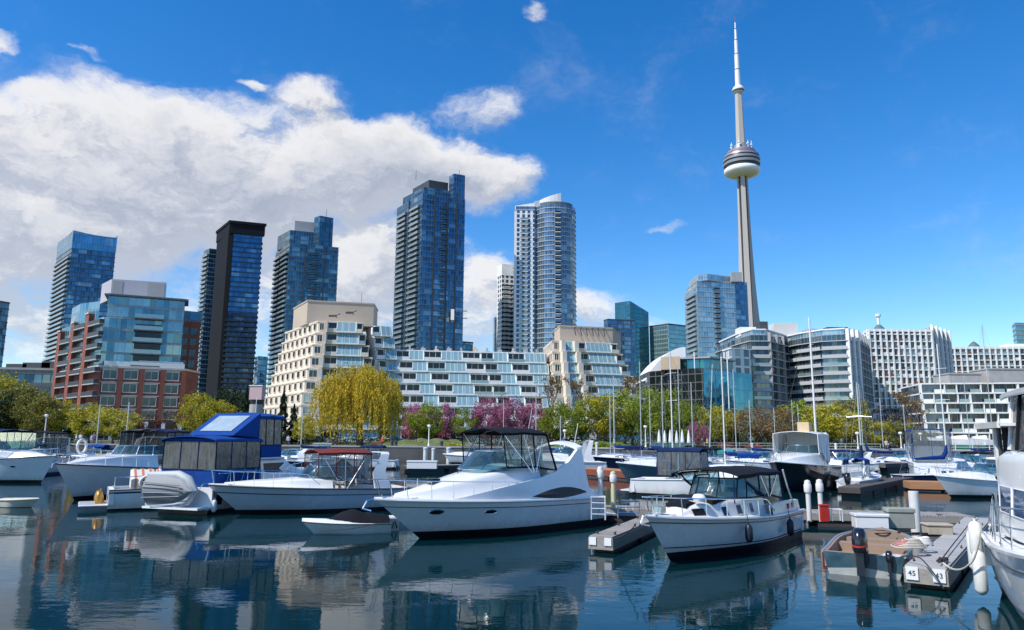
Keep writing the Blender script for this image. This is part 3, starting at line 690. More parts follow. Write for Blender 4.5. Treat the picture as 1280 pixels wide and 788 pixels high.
lantern_arms(420, 395, 179); lantern_arms(441, 391, 180.5)
mb = MB(); p = b.lp(452, 375, 190); mb.tube([(p[0], p[1], zt+3), (p[0], p[1], Z(452, 366, 190)-G)], .06, 4); mb.build('roof_mast', M_dkmet, b.root)
roofbits(b, [(-14, -4), (14, 4)], zt, 5, 3)

# low middle wing with diagonal glass terraces
def low_wing():
    A, C_ = xy(484, 500, 178), xy(690, 500, 184)
    b = Bld('terraced_building', 'long low white terraced wing with slanting glass bays between the two cream blocks', [A, C_, (C_[0], 200), (A[0], 200)])
    A, C_ = Vector(b.l(A)), Vector(b.l(C_)); ed = (C_-A).normalized(); nn = Vector((ed.y, -ed.x)); fh = 2.9
    zt = Z(560, 441, 189)-G; nf = round(zt/fh); W = (C_-A).length
    pat = [('balc', 4.6), ('solar', 3.0), ('solar', .9 if False else 2.2), ('balc', 4.8), ('balc', 3.4), ('solar', 3.6)]
    per = sum(w for _, w in pat)
    for k in range(nf):
        z = k*fh; sb = max(0, k-1)*1.1; o = -nn*sb
        mb = MB(); poly = ccw([tuple(A+o), tuple(C_+o), tuple(C_-nn*20), tuple(A-nn*20)]); mb.prism(poly, z, z+fh-.3, 0); mb.prism(offset(poly, .15), z+fh-.3, z+fh, 0)
        mb.build('storey', M_white, b.root)
        u = -(nf-1-k)*-0.95 - per*.6
        while u < W:
            for kind, w in pat:
                a0, a1 = max(0, u), min(W, u+w); u += w
                if a1-a0 > .8: b.bay(kind, A+o+ed*a0, A+o+ed*a1, z+.02, fh-.05, 1.7)
    for k in range(12):
        p = A+ed*(W*(k+.5)/12)-nn*(nf*1.1+1+k%3); mb = MB(); mb.box(p.x-.5, p.x+.7, p.y, p.y+2, nf*fh, nf*fh+(.7 if k % 2 else 1.2)); mb.box(p.x-.3, p.x+.2, p.y+.4, p.y+1, nf*fh+.6, nf*fh+1.6); mb.build('roof_unit', M_greyb if k % 3 else M_tan, b.root)
low_wing()
# glass shoulder stepping down from the cream block to the wing
b = Bld('terraced_building', 'glass shoulder of stacked solariums stepping down right of the willow', qfp((462, 500, 187), (470, 500, 179), (512, 500, 183)))
A, C_ = Vector(b.p[1]), Vector(b.p[2]); ed = (C_-A).normalized(); nn = Vector((ed.y, -ed.x)); n = round((Z(492, 408, 184)-G)/2.9)
for k in range(n):
    z = k*2.9; o = -nn*.35*k; w = 4.2+(n-1-k)*.55
    mb = MB(); mb.prism(ccw([tuple(A+o), tuple(A+o+ed*w), tuple(A+o+ed*w-nn*10), tuple(A-nn*11)]), z, z+2.85); mb.build('storey', M_white, b.root)
    b.bay('balc', A+o+ed*(w-5.2+0), A+o+ed*(w-2.9), z+.02, 2.85, 1.3); b.bay('solar', A+o+ed*(w-2.8), A+o+ed*w, z+.02, 2.85, 1.5)

Yf = 186.
nfr = round((Z(720, 430, Yf)-G)/2.9)
b = terrace_block('cream terraced apartment block right of centre, in front of the round fronted tower', (673, 500, 204), (694, 500, 182), (822, 500, 190), nfr, 428, .75, 1.15, .25,
    [(.10, 'win'), (.06, 'pier'), (.14, 'solar'), (.06, 'pier'), (.14, 'balc'), (.13, 'solar'), (.13, 'solar'), (.12, 'solar'), (.12, 'balc')], y0k=2)
zt = b.top
pp = [b.lp(693, 420, 204), b.lp(700, 420, 194), b.lp(766, 420, 198), b.lp(776, 420, 210)]
zz = Z(705, 409, 195)-G
mb = MB(); mb.prism(ccw(pp), zt-1, zz); mb.prism(offset(ccw(pp), .15), zz, zz+.35); mb.build('penthouse', M_tan, b.root)
for k in range(6):
    p = Vector(pp[1])+(Vector(pp[2])-Vector(pp[1]))*(.3+.11*k); mb = MB()
    mb.tube([(p.x, p.y+.3, zz+.2), (p.x-.5, p.y-1.1, zz-.6), (p.x-.2, p.y-1.2, zz-2.4)], .14, 5); mb.build('davit', M_dkmet, b.root)

# ------------------------------------------------------------------ brick and glass condominium
def brick_condo():
    l, c, r = xy(70, 480, 206), xy(122, 480, 184), xy(229, 480, 192)
    b = Bld('apartment_building', 'red brick apartment building with a glass upper block and pale rooftop box', [l, c, r, (r[0], r[1]+9), (l[0], 214)])
    l, c, r = [Vector(b.l(p)) for p in (l, c, r)]; ed = (r-c).normalized(); nn = Vector((ed.y, -ed.x)); el = (c-l).normalized(); nl = Vector((el.y, -el.x))
    zb = Z(175, 461, 187)-G; zg = Z(150, 372, 188)-G; zl = Z(110, 392, 188)-G
    zbase = 4.6
    poly = ccw([tuple(l), tuple(c), tuple(r), (r.x, r.y+9), (l.x, 12)])
    mb = MB(); mb.prism(poly, zbase, zb, 0); mb.build('brick_wall', M_brick, b.root)
    mb = MB(); mb.prism(offset(poly, -.6), 0, zbase, 0); mb.build('ground_floor', M_windark, b.root)
    b.fins(c, r, 5, 0, zbase, .9, .3, M_white, 'column'); b.fins(l, c, 3, 0, zbase, .9, .3, M_white, 'column')
    mb = MB(); mb.prism(offset(poly, .35), zb, zb+.5, 0); mb.build('cornice', mat('cornice_stone', (.55, .5, .45), .8), b.root)
    fh = (zb-zbase)/4 if (zb-zbase)/4 > 2.8 else 3.1
    nfl = 4; fh = (zb-zbase)/nfl
    W = (r-c).length
    b.windows(c, r, [.13, .37, .61, .86], [zbase+fh*i+.7 for i in range(nfl)], 3.0, fh-1.3, M_winglass, M_white, .1, .16)
    b.fins(c, r, 4, zbase, zb-.02, 1.2, .35, M_brick, 'brick_pier')
    for i in range(1, nfl+1):
        mb = MB(); mb.obox(tuple(c+nn*.12), tuple(r+nn*.12), .3, zbase+fh*i-.35, zbase+fh*i-.1); mb.build('string_course', mat('cornice_stone'), b.root)
    # glass block above
    g0 = c-nn*1.4+ed*.4; g1 = r-nn*1.4-ed*1.2
    gp = ccw([tuple(g0), tuple(g1), tuple(g1-nn*8), tuple(g0-nn*14)])
    b.prism('glass_block', gp, zb+.5, zg, F_cond, top=M_greyb)
    b.slabs('floor_slab', gp, [zb+.5+3.1*i for i in range(1, int((zg-zb)/3.1)+1)], .15, .25, M_slab)
    b.slabs('roof_slab', gp, [zg], .9, .4, M_slabd)
    m0 = g0+(g1-g0)*.36; m1 = g0+(g1-g0)*.74
    b.balconies(m0, m1, [zb+.6+3.1*i for i in range(0, 5)], 1.7, M_slabd, M_rail, n=1, gap=.0)
    slots(b, m0, m1, (.5,), zb+.6, zg-7, (m1-m0).length*.9, M_windark, 'loggia')
    mb = MB(); mb.obox(tuple(c+nn*.2+ed*1), tuple(r+nn*.2), .16, zb+.5, zb+1.7); mb.obox(tuple(c+(r-c)*.45-nn*.8), tuple(c+(r-c)*.98-nn*.8), .6, zb+1.4, zb+2.2); mb.build('terrace_rail', M_white, b.root)
    # rooftop box
    q = [b.lp(127, 360, 200), b.lp(139, 360, 193), b.lp(208, 360, 197), b.lp(208, 360, 205)]; zr = Z(139, 349, 193)-G
    mb = MB(); mb.prism(ccw(q), zg+.4, zr, 0); mb.build('penthouse', mat('pale_panel', (.42, .40, .44), .7, var=.05), b.root)
    for t0, t1 in ((.03, .2), (.66, .97)):
        a, e = Vector(q[1])+(Vector(q[2])-Vector(q[1]))*t0, Vector(q[1])+(Vector(q[2])-Vector(q[1]))*t1
        mb = MB(); mb.obox(tuple(a+nn*.0), tuple(e+nn*.0), .2, zg+.8, zr-.4); mb.build('louvre', M_greyb, b.root)
    # left face: brick piers with stacked balconies
    n = 3; zs = [zbase+3.05*i for i in range(int((zl-zbase)/3.05))]
    mb = MB(); mb.prism(ccw([tuple(l+el*.2), tuple(c-el*.2), tuple(c-nl*8), tuple(l-nl*8)]), zb+.5, zl-1.5, 0, uv=True); mb.build('left_wall', F_cond, b.root)
    for k in range(n):
        a = l+(c-l)*((k+.05)/n); e = l+(c-l)*((k+.28)/n); top = zl-(n-1-k)*1.4
        mb = MB(); mb.prism(ccw([tuple(a-nl*.3), tuple(e-nl*.3), tuple(e+nl*1.1), tuple(a+nl*1.1)]), zbase, top, 0); mb.prism(ccw([tuple(a-nl*.3), tuple(e-nl*.3), tuple(e+nl*1.3), tuple(a+nl*1.3)]), top, top+.4, 1); mb.build('brick_pier', [M_brick, mat('cornice_stone')], b.root)
        b.balconies(e, l+(c-l)*((k+1.05)/n), [z for z in zs if z < top-2], 1.2, M_slab, M_dkmet, n=1, gap=.0)
    mb = MB(); q = [b.lp(90, 390, 204), b.lp(100, 390, 196), b.lp(124, 390, 192), b.lp(124, 390, 204)]; mb.prism(ccw(q), zl-1.6, Z(110, 379, 195)-G, 0, uv=True); mb.build('roof_pavilion', F_cond, b.root)
    # right wing in shade
    q = [b.lp(222, 430, 203), b.lp(249, 430, 206), b.lp(249, 430, 216), b.lp(222, 430, 216)]; zr = Z(235, 389, 204)-G
    mb = MB(); mb.prism(ccw(q), 0, zr-3, 0); mb.build('right_wing', M_brick, b.root)
    mb = MB(); mb.prism(offset(ccw(q), .2), zr-3, zr, 0, uv=True); mb.build('right_wing_top', F_teal, b.root)
    b.windows(q[0], q[1], [.3, .7], [zbase+3.1*i for i in range(int(zr/3.1)-2)], 1.6, 2.0, M_winglass, M_dkmet, .1, .1)
brick_condo()

# ------------------------------------------------------------------ teal glass hall with white roof
def hall():
    l, c, r = xy(812, 500, 236), xy(880, 500, 222), xy(941, 500, 238)
    b = Bld('terminal_building', 'teal blue glass hall with a curved white roof and black gridded side wall', [l, c, r, (r[0]-8, 262), (l[0]+2, 262)])
    l, c, r = [Vector(b.l(p)) for p in (l, c, r)]; zt = Z(880, 460, 222)-G
    F_blk = facade_mat('black_grid_wall', 2.4, 2.6, (.02, .03, .03), (.13, .13, .12), (.13, .13, .12), .1, .22, .4, dark=(.01, .012, .012), metal=.3, plight=.0, bend=.02)
    F_tq = facade_mat('turquoise_wall', 2.6, 4.2, (.02, .24, .36), (.02, .17, .25), (.02, .17, .25), .03, .07, .18, dark=(.015, .14, .22), metal=.6, plight=.0, bend=.03)
    mb = MB(); mb.prism(ccw([tuple(l), tuple(c), tuple(c+(r-c)*.0+Vector((0, 24))), tuple(l+Vector((0, 24)))]), 0, zt, 0, uv=True); mb.build('gridded_block', F_blk, b.root)
    mb = MB(); mb.prism(ccw([tuple(c), tuple(r), tuple(r+Vector((-4, 16))), tuple(c+Vector((0.02, 20)))]), 4.0, zt-.4, 0, uv=True); mb.build('turquoise_block', F_tq, b.root)
    mb = MB(); mb.prism(ccw([tuple(c+Vector((.3, .3))), tuple(r+Vector((-.3, .3))), tuple(r+Vector((-4, 15))), tuple(c+Vector((0.4, 19)))]), 0, 4.0, 0, uv=True); mb.build('ground_floor', F_palegrn, b.root)
    # recessed green storey and roof slab
    q = [b.lp(850, 450, 232), b.lp(886, 450, 228), b.lp(916, 450, 238), b.lp(890, 450, 250)]
    mb = MB(); mb.prism(ccw(q), zt, Z(886, 448, 228)-G, 0, uv=True); mb.build('upper_storey', F_grn, b.root)
    mb = MB(); mb.prism(offset(ccw(q), .8), Z(886, 448, 228)-G, Z(886, 446, 228)-G, 0); mb.build('roof_slab', M_slab, b.root)
    mb = MB(); q = [b.lp(826, 450, 229.5), b.lp(850, 450, 227), b.lp(850, 450, 238), b.lp(826, 450, 238)]; mb.prism(ccw(q), zt, Z(840, 446, 228)-G, 0); mb.build('tan_block', mat('sandstone', (.52, .40, .27), .85, var=.08, scale=.4), b.root)
    # curved white roof (a tilted shell)
    x0, x1 = b.lp(809, 450, 236)[0], b.lp(861, 450, 236)[0]; rows = []
    for j in range(7):
        yy = lerp(2, 24, j/6); row = []
        for i in range(17):
            u = i/16; z = lerp(zt-2.6, Z(850, 434, 240)-G, math.sin(u*math.pi*.5)**.8)
            row.append((lerp(x0, x1, u), yy-6, max(zt-3, z)))
        rows.append(row)
    mb = MB(); mb.loft(rows, 0, False)
    fr = rows[0]; bk = rows[-1]
    for i in range(16):
        a, e = fr[i], fr[i+1]; mb.face([(a[0], a[1], zt-3.2), (e[0], e[1], zt-3.2), e, a], 0)
        a, e = bk[i], bk[i+1]; mb.face([(e[0], e[1], zt-3.2), (a[0], a[1], zt-3.2), a, e], 0)
    mb.build('curved_roof', mat('white_roof', (.8, .8, .78), .5, var=.03), b.root, smooth=40)
    for px in (868, 909):
        p = b.lp(px, 450, 226); mb = MB(); mb.tube([(p[0], p[1], 0 if px > 900 else zt), (p[0], p[1], Z(px, 440, 226)-G)], .18, 6); mb.build('mast', M_white, b.root)
hall()

# ------------------------------------------------------------------ curved terrace condominium right of the needle tower
def harbour_condo():
    Y0 = 262
    pts = [xy(921, 480, 275), xy(941, 480, 262), xy(963, 480, 262), xy(988, 480, 278), xy(1000, 480, 272), xy(1030, 480, 262), xy(1062, 480, 258), xy(1074, 480, 262), xy(1088, 480, 285), ]
    poly = pts+[(pts[-1][0], 300), (pts[0][0], 300)]
    b = Bld('apartment_building', 'dark glass and white banded apartment building right of the needle tower', poly)
    P = [b.l(p) for p in pts]; zt = Z(1040, 413, 262)-G; fh = 3.0; n = int(zt/fh)
    Fg = facade_mat('banded_glass', 1.6, 3.0, (.10, .16, .19), (.20, .22, .23), (.24, .25, .26), .12, .14, .6, dark=(.02, .03, .04), light=(.42, .5, .52), plight=.3, metal=.5, bend=.05)
    lp = [b.l(p) for p in poly]
    b.prism('glass_facade', lp, 0, zt-2, Fg, top=M_greyb)
    sl = mat('grey_white_band', (.46, .47, .48), .7, var=.08)
    b.slabs('floor_slab', lp, [fh*i for i in range(1, n)], .9, .28, sl)
    # continuous parapets, one per storey and stretch of wall
    for (i0, i1) in ((1, 2), (3, 4), (4, 5), (5, 6)):
        o = None; A, B_ = Vector(P[i0]), Vector(P[i1]); e = (B_-A).normalized(); nn = Vector((e.y, -e.x)); mb = MB()
        mb.obox(tuple(A+nn*.85), tuple(B_+nn*.85), .12, 0, 1.0)
        for k in range(1, n-1):
            m_ = M_rail if (k*3+i0) % 4 == 0 else sl
            mb.build('parapet', m_, b.root, loc=(0, 0, k*fh+.28))
    b.fins(P[2], P[3], 3, 0, zt-1, .4, 1.0, M_greyb, 'pier')
    b.fins(P[6], P[7], 2, 0, zt, .9, 1.2, M_white, 'white_pier'); b.fins(P[5], P[6], 6, 3*fh, zt-4*fh, .35, 1.2, M_white, 'white_pier') if False else None
    b.fins(P[7], P[8], 4, 0, zt, .7, .8, M_slab, 'pier')
    b.prism('top_storey', offset(lp, -1.2), zt-2, zt, F_pale, top=M_white)
    b.slabs('roof_slab', offset(lp, -1.0), [zt], .2, .5, M_white)
    for (px0, px1, py, Y, m_) in ((925, 945, 409, 272, M_white), (968, 997, 404, 280, mat('pale_box', (.6, .58, .56), .7)), (1010, 1030, 411, 275, M_greyb), (1034, 1060, 409, 272, M_dkmet), (950, 960, 402, 276, M_dkmet)):
        a, e = b.lp(px0, 410, Y), b.lp(px1, 410, Y); mb = MB(); mb.box(a[0], e[0], a[1], a[1]+6, zt-1, Z(px0, py, Y)-G); mb.build('roof_box', m_, b.root)
    # lower white wing in front
    q = [b.lp(905, 470, 258), b.lp(916, 470, 250), b.lp(939, 470, 254), b.lp(939, 470, 262)]; z1 = Z(925, 437, 252)-G
    b.prism('white_wing', ccw(q), 0, z1, facade_mat('white_wing_wall', 4.0, 3.2, (.10, .16, .2), (.68, .68, .68), (.6, .6, .6), .2, 1.6, .5, metal=.4), top=M_white)
    b.slabs('wing_cornice', ccw(q), [z1], .3, .4, M_white)
harbour_condo()

# ------------------------------------------------------------------ white gridded apartment slabs
def grid_slab(label, l, c, r, rows_px, nb, nbl, fh=2.95, side=True, extra=None, bal=0.35):
    poly = qfp(l, c, r); b = Bld('apartment_building', label, poly); zt = Z(*rows_px)-G
    Fg = facade_mat('slab_glass', 1.7, 2.95, (.07, .10, .13), (.25, .26, .27), (.1, .1, .1), .06, .12, .8, dark=(.015, .02, .025), light=(.40, .44, .46), plight=.38, metal=.3, bend=.05)
    b.prism('glass_facade', b.p, 0, zt, Fg, top=M_white)
    A, B_, C_, D = b.p; n = int(zt/fh)
    b.slabs('floor_slab', b.p, [fh*i for i in range(1, n+1)], .55, .45, M_white)
    b.fins(B_, C_, nb, 0, zt+.5, .55, .9, M_white)
    b.fins(A, B_, nbl, 0, zt+.5, .6, .9, M_white)
    b.slabs('parapet', b.p, [zt], .6, 1.1, M_white)
    # balcony fronts: a scatter, as individual parts
    e = (Vector(C_)-Vector(B_)); rnd = random.Random(hash(label) % 1000 if False else nb); k = 0
    cols = {M_windark: 0, M_rail: 0}
    Bv = Vector(B_); ed = e.normalized(); nn = Vector((ed.y, -ed.x)); bw = e.length/nb
    mats_ = [M_white, M_rail, mat('red_brown_panel', (.22, .07, .05), .7), M_windark]
    mb = MB(); mb.obox((0, 0), tuple(ed*(bw-.6)), .1, 0, .95); protos = []
    for m_ in mats_: protos.append(None)
    cells = [(i, j) for i in range(nb) for j in range(n)]; rnd.shuffle(cells)
    for (i, j) in cells[:98]:
        mi = rnd.choice([0, 0, 1, 1, 1, 2, 3]); p = Bv+ed*(bw*i+.3)+nn*.5
        if protos[mi] is None: protos[mi] = mb.build('balcony_front', mats_[mi], b.root, loc=(p.x, p.y, fh*j+.5))
        else: child_copy(protos[mi], (p.x, p.y, fh*j+.5))
    return b
b = grid_slab('tall white gridded apartment slab with narrow balconies, right of the dark banded building', (1083, 480, 312), (1090, 480, 300), (1169, 480, 300), (1130, 415, 300), 11, 2)
A, B_, C_, D = b.p; q = b.lp(1191, 480, 318)
zt = Z(1160, 410, 300)-G
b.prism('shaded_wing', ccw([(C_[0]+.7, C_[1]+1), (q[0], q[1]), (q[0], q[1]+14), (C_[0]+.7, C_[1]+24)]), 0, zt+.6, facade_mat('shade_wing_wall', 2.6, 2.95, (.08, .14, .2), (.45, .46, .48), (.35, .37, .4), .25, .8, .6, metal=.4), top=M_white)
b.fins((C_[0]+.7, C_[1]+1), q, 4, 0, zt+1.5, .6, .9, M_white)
b = grid_slab('long white gridded slab half hidden behind the concrete topped terraces at the right edge', (1184, 480, 385), (1189, 480, 372), (1300, 480, 368), (1230, 436, 370), 15, 1)
mb = MB(); p = b.lp(1262, 430, 372); mb.box(p[0], p[0]+9, p[1]+1, p[1]+8, Z(1262, 436, 372)-G, Z(1262, 432, 372)-G+1); mb.build('roof_box', M_white, b.root)
b = Bld('office_tower', 'pale green glass tower corner at the right edge of the photo above the white slab', qfp((1266, 415, 520), (1270, 415, 510), (1330, 415, 515)))
zt = Z(1275, 404, 512)-G; b.prism('glass_facade', b.p, 0, zt, F_palegrn, top=M_greyb); b.slabs('floor_slab', b.p, levels(3.4, zt, 3.4), .3, .5, M_conc)
def spire(name, label, px, py0, py1, Y, w, kind):
    p = at(px, py0, Y); r_ = thing(name, label, 'building' if kind != 2 else 'building', (p.x, Y, G)); z0 = 0; z1 = p.z-G; zt = Z(px, py1, Y)-G
    mb = MB(); mb.box(-w, w, 0, w*2, 0, z1); mb.build('tower_body', M_greyb, r_)
    mb = MB(); mb.lathe([(w*1.1, z1), (w*.7, z1+w*.5), (w*.3, z1+w*.95), (.25, z1+w*1.1)], 10, c=(0, w)); mb.build('roof', mat('copper_dark', (.10, .16, .18), .6), r_, smooth=30)
    mb = MB()
    if kind == 1:
        mb.lathe([(w*.22, z1+w), (w*.22, zt-w*.5), (w*.4, zt-w*.45), (w*.4, zt-w*.1), (w*.1, zt)], 10, c=(0, w))
    else: mb.tube([(0, w, z1+w), (0, w, zt)], .3, 5)
    mb.build('finial', mat('tower_white'), r_)
spire('domed_tower', 'small dark tower cap with a white beacon mast peeking over the white slab', 1103, 413, 391, 600, 5.5, 1)
spire('domed_tower', 'small dark domed roof with thin spike behind the right white slab', 1222, 434, 422, 560, 4.5, 2)
b = Bld('glass_pavilion', 'small dark blue glass building at the foot of the tall white slab', qfp((1092, 525, 232), (1100, 525, 226), (1131, 525, 230)))
zt = Z(1112, 512, 228)-G; b.prism('glass_facade', b.p, 0, zt, F_blue, top=M_greyb); b.slabs('roof_slab', b.p, [zt], .8, .4, M_slabd)

def right_terraces():
    l, c, r = xy(1152, 540, 222), xy(1158, 540, 214), xy(1330, 540, 206)
    b = Bld('apartment_building', 'low white terraced apartment building with concrete roof boxes, right edge', [l, c, r, (r[0], 240), (l[0]+4, 240)])
    l, c, r = [Vector(b.l(p)) for p in (l, c, r)]; ed = (r-c).normalized(); nn = Vector((ed.y, -ed.x)); fh = 2.85; zt = Z(1200, 479, 214)-G; n = int(zt/fh); W = (r-c).length
    for k in range(n):
        z = zt-fh*(n-k); sb = k*.55; o = -nn*sb
        mb = MB(); mb.prism(ccw([tuple(c+o+ed*(k*.12)), tuple(r+o), tuple(r-nn*22), tuple(c-nn*22)]), z, z+fh, 0, uv=True); mb.build('glass_storey', MATS['slab_glass'], b.root)
        mb = MB(); mb.prism(ccw([tuple(c+nn*1.2+o+ed*(k*.12-.4)), tuple(r+nn*1.2+o), tuple(r-nn*22), tuple(c-nn*22)]), z+fh-.4, z+fh-.004, 0); mb.build('floor_slab', M_white, b.root)
        nb = 11
        for i in range(nb+1):
            p = c+o+ed*(W*i/nb); w = .5 if i % 4 else 1.0
            if i and (i+k) % 3 == 0: continue
            mb = MB(); mb.obox(tuple(p-nn*.3), tuple(p+nn*1.1), w*.5, z, z+fh-.4); mb.build('white_pier', M_white, b.root)
        for i in range(nb):
            if (i*7+k*3) % 5 < 2: continue
            a, e = c+o+nn*1.05+ed*(W*i/nb+.3), c+o+nn*1.05+ed*(W*(i+1)/nb-.3); mb = MB(); mb.obox(tuple(a), tuple(e), .08, z, z+1.0); mb.build('balcony_front', M_rail if (i+k) % 2 else M_white, b.root)
    for (px0, px1, py, m_) in ((1187, 1232, 468, M_conc), (1236, 1300, 462, M_conc)):
        a, e = b.lp(px0, 470, 226), b.lp(px1, 470, 224); mb = MB(); mb.box(a[0], e[0], a[1], a[1]+9, zt, Z(px0+5, py, 226)-G); mb.box(a[0]-.2, e[0]+.2, a[1]-.2, a[1]+9.2, Z(px0+5, py, 226)-G, Z(px0+5, py, 226)-G+.4); mb.build('roof_box', m_, b.root)
right_terraces()
# ------------------------------------------------------------------ trees
def leaf_mat(name, col, col2, trans=.3, var=.35):
    m = bpy.data.materials.new(name); m.use_nodes = True; t = NT(m.node_tree); b = t.n['Principled BSDF']
    g = t.node('ShaderNodeNewGeometry'); ri = g.outputs['Random Per Island']
    oi = t.node('ShaderNodeObjectInfo').outputs['Random']
    p = t.node('ShaderNodeTexCoord').outputs['Object']
    n = t.noise(p, .9, 2, .5)
    c = t.mix(t.mr(n, .35, .65), col, col2)
    c = t.sc(c, t.m('MULTIPLY', t.mr(ri, 0, 1, 1-var, 1+var), t.mr(oi, 0, 1, .82, 1.15)))
    t.l.new(c, b.inputs['Base Color']); b.inputs['Roughness'].default_value = .7; b.inputs['Specular IOR Level'].default_value = .25
    tr = t.node('ShaderNodeBsdfTranslucent'); t.l.new(c, tr.inputs[0])
    mx = t.node('ShaderNodeMixShader'); mx.inputs[0].default_value = trans
    t.l.new(b.outputs[0], mx.inputs[1]); t.l.new(tr.outputs[0], mx.inputs[2]); t.l.new(mx.outputs[0], t.n['Material Output'].inputs[0])
    return m
M_bark = mat('bark', (.11, .085, .065), .95, var=.3, scale=3, stretch=(1, 1, .3))
M_twig = mat('twig', (.20, .15, .13), .9, var=.3, scale=3)
def leafquad(mb, p, s, rnd, d=None):
    a = Vector((rnd.gauss(0, 1), rnd.gauss(0, 1), rnd.gauss(0, 1))).normalized() if d is None else d
    b = a.cross(Vector((rnd.gauss(0, 1), rnd.gauss(0, 1), rnd.gauss(0, 1)))).normalized()
    a = a*s; b = b*s*.55
    k = len(mb.v); mb.v += [tuple(p-a), tuple(p+b), tuple(p+a), tuple(p-b)]; mb.f.append((k, k+1, k+2, k+3)); mb.m.append(0); mb.uv.append(None)
def limbs(mb, p, d, L, r, depth, rnd, ends, spread=.6, up=.15):
    pts = [p]; q = p.copy(); dd = d.copy(); rs = [r]
    for i in range(4):
        dd = (dd+Vector((rnd.uniform(-.15, .15), rnd.uniform(-.15, .15), up*.3))).normalized(); q = q+dd*L/4; pts.append(q.copy()); rs.append(r*(1-.5*(i+1)/4))
    mb.tube(pts, rs, 6 if depth else 4)
    if depth <= 0: ends.append(q); return
    n = rnd.choice((3, 4))
    for k in range(n):
        a = 2*math.pi*(k+rnd.random()*.6)/n; s = Vector((math.cos(a), math.sin(a), 0))*spread
        limbs(mb, pts[-1-(k % 2)], (dd+s+Vector((0, 0, up))).normalized(), L*rnd.uniform(.6, .8), r*.5, depth-1, rnd, ends, spread, up)
def make_tree(name, label, h, w, lm, seed, kind='round', leaf=.16, nc=70, per=95, trunk_h=.13, bare=.0):
    rnd = random.Random(seed); root = thing(name, label, 'tree'); tb = MB(); ends = []
    if kind == 'cone':
        tb.tube([(0, 0, 0), (0, 0, h*.95)], [.16, .03], 6)
        cb = MB()
        for i in range(nc*per):
            u = rnd.random()**1.4; z = h*(.08+.92*u); rr = w/2*(1-u)**.85*(.8+.25*math.sin(z*4.2)); a = rnd.uniform(0, 6.283); r_ = rr*rnd.uniform(.45, 1)
            leafquad(cb, Vector((r_*math.cos(a), r_*math.sin(a), z-.18*r_)), leaf, rnd, Vector((math.cos(a), math.sin(a), -.35)).normalized())
    elif kind == 'willow':
        limbs(tb, Vector((0, 0, 0)), Vector((.12, 0, 1)).normalized(), h*.36, .5, 2, rnd, ends, .8, .35); cb = MB()
        for e in ends: pass
        for i in range(nc):
            a = rnd.uniform(0, 6.283); u = rnd.random()**.6; rr = w/2*u
            lobe = .80+.17*math.sin(a*3+1.3)+.12*math.sin(a*5)+.06*math.sin(a*11)
            x, y = rr*math.cos(a)*lobe, rr*math.sin(a)*lobe; zt = h*(.60+.40*math.sqrt(max(0, 1-(u*.98)**2)))*rnd.uniform(.86, 1.0)*(.93+.07*math.sin(a*4+u*3)); ln = (zt-h*.04)*rnd.uniform(.4, 1.0)*(.4+.6*u)
            nseg = int(ln/.16); dx, dy = rnd.uniform(-.02, .02), rnd.uniform(-.02, .02)
            for k in range(nseg):
                z = zt-ln*k/nseg; o = min(1, k/8.)*.25
                leafquad(cb, Vector((x+math.cos(a)*o+dx*k+rnd.uniform(-.12, .12), y+math.sin(a)*o+dy*k+rnd.uniform(-.12, .12), z)), leaf*rnd.uniform(.7, 1.2), rnd, Vector((rnd.uniform(-.25, .25), rnd.uniform(-.25, .25), -1)).normalized())
    else:
        limbs(tb, Vector((0, 0, 0)), Vector((rnd.uniform(-.1, .1), 0, 1)).normalized(), h*trunk_h*1.15, h*.022+.04, 3, rnd, ends, .62, .35); cb = MB()
        # clumps gather round the limb ends and fill an uneven crown
        cl = []
        for i in range(nc):
            a = rnd.uniform(0, 6.283); v = rnd.uniform(-1, 1); u = rnd.uniform(.35, 1)**.5
            s = math.sqrt(1-v*v); lob = 1+.16*math.sin(2*a+seed)+.12*math.sin(5*a+v*4+seed)
            c = Vector((w/2*s*u*math.cos(a)*lob, w/2*s*u*math.sin(a)*lob, h*(trunk_h+.03)+(h*(1-trunk_h)/2)*(1+v*u*.92)))
            cl.append((c, rnd.uniform(.09, .17)*w))
        cl += [(e, .1*w) for e in ends[::3]]
        for c, cr in cl:
            for k in range(int(per*rnd.uniform(.5, 1.3))):
                d = Vector((rnd.gauss(0, 1), rnd.gauss(0, 1), rnd.gauss(0, .75))).normalized()*cr*rnd.random()**.45
                leafquad(cb, c+d, leaf*rnd.uniform(.6, 1.3), rnd)
    tb.build('trunk', M_bark if not bare else M_twig, root, smooth=60)
    if kind != 'bare': cb.build('crown', lm, root)
    return root
L_yel = leaf_mat('leaves_yellow_green', (.36, .34, .03), (.46, .40, .04))
L_grn = leaf_mat('leaves_fresh_green', (.19, .26, .025), (.30, .34, .035))
L_olive = leaf_mat('leaves_olive', (.20, .20, .04), (.28, .25, .06))
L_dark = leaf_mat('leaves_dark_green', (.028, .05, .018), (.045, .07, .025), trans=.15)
L_brown = leaf_mat('leaves_bronze', (.19, .12, .055), (.24, .16, .06))
L_red = leaf_mat('leaves_dark_red', (.12, .03, .03), (.17, .06, .04))
L_pink = leaf_mat('blossom_pink', (.50, .19, .29), (.36, .11, .19), trans=.35)
L_will = leaf_mat('leaves_willow', (.62, .46, .04), (.48, .38, .045), trans=.35, var=.45)
def tree_h(px, py, Y, base=G): return Z(px, py, Y)-base
TREES = {}
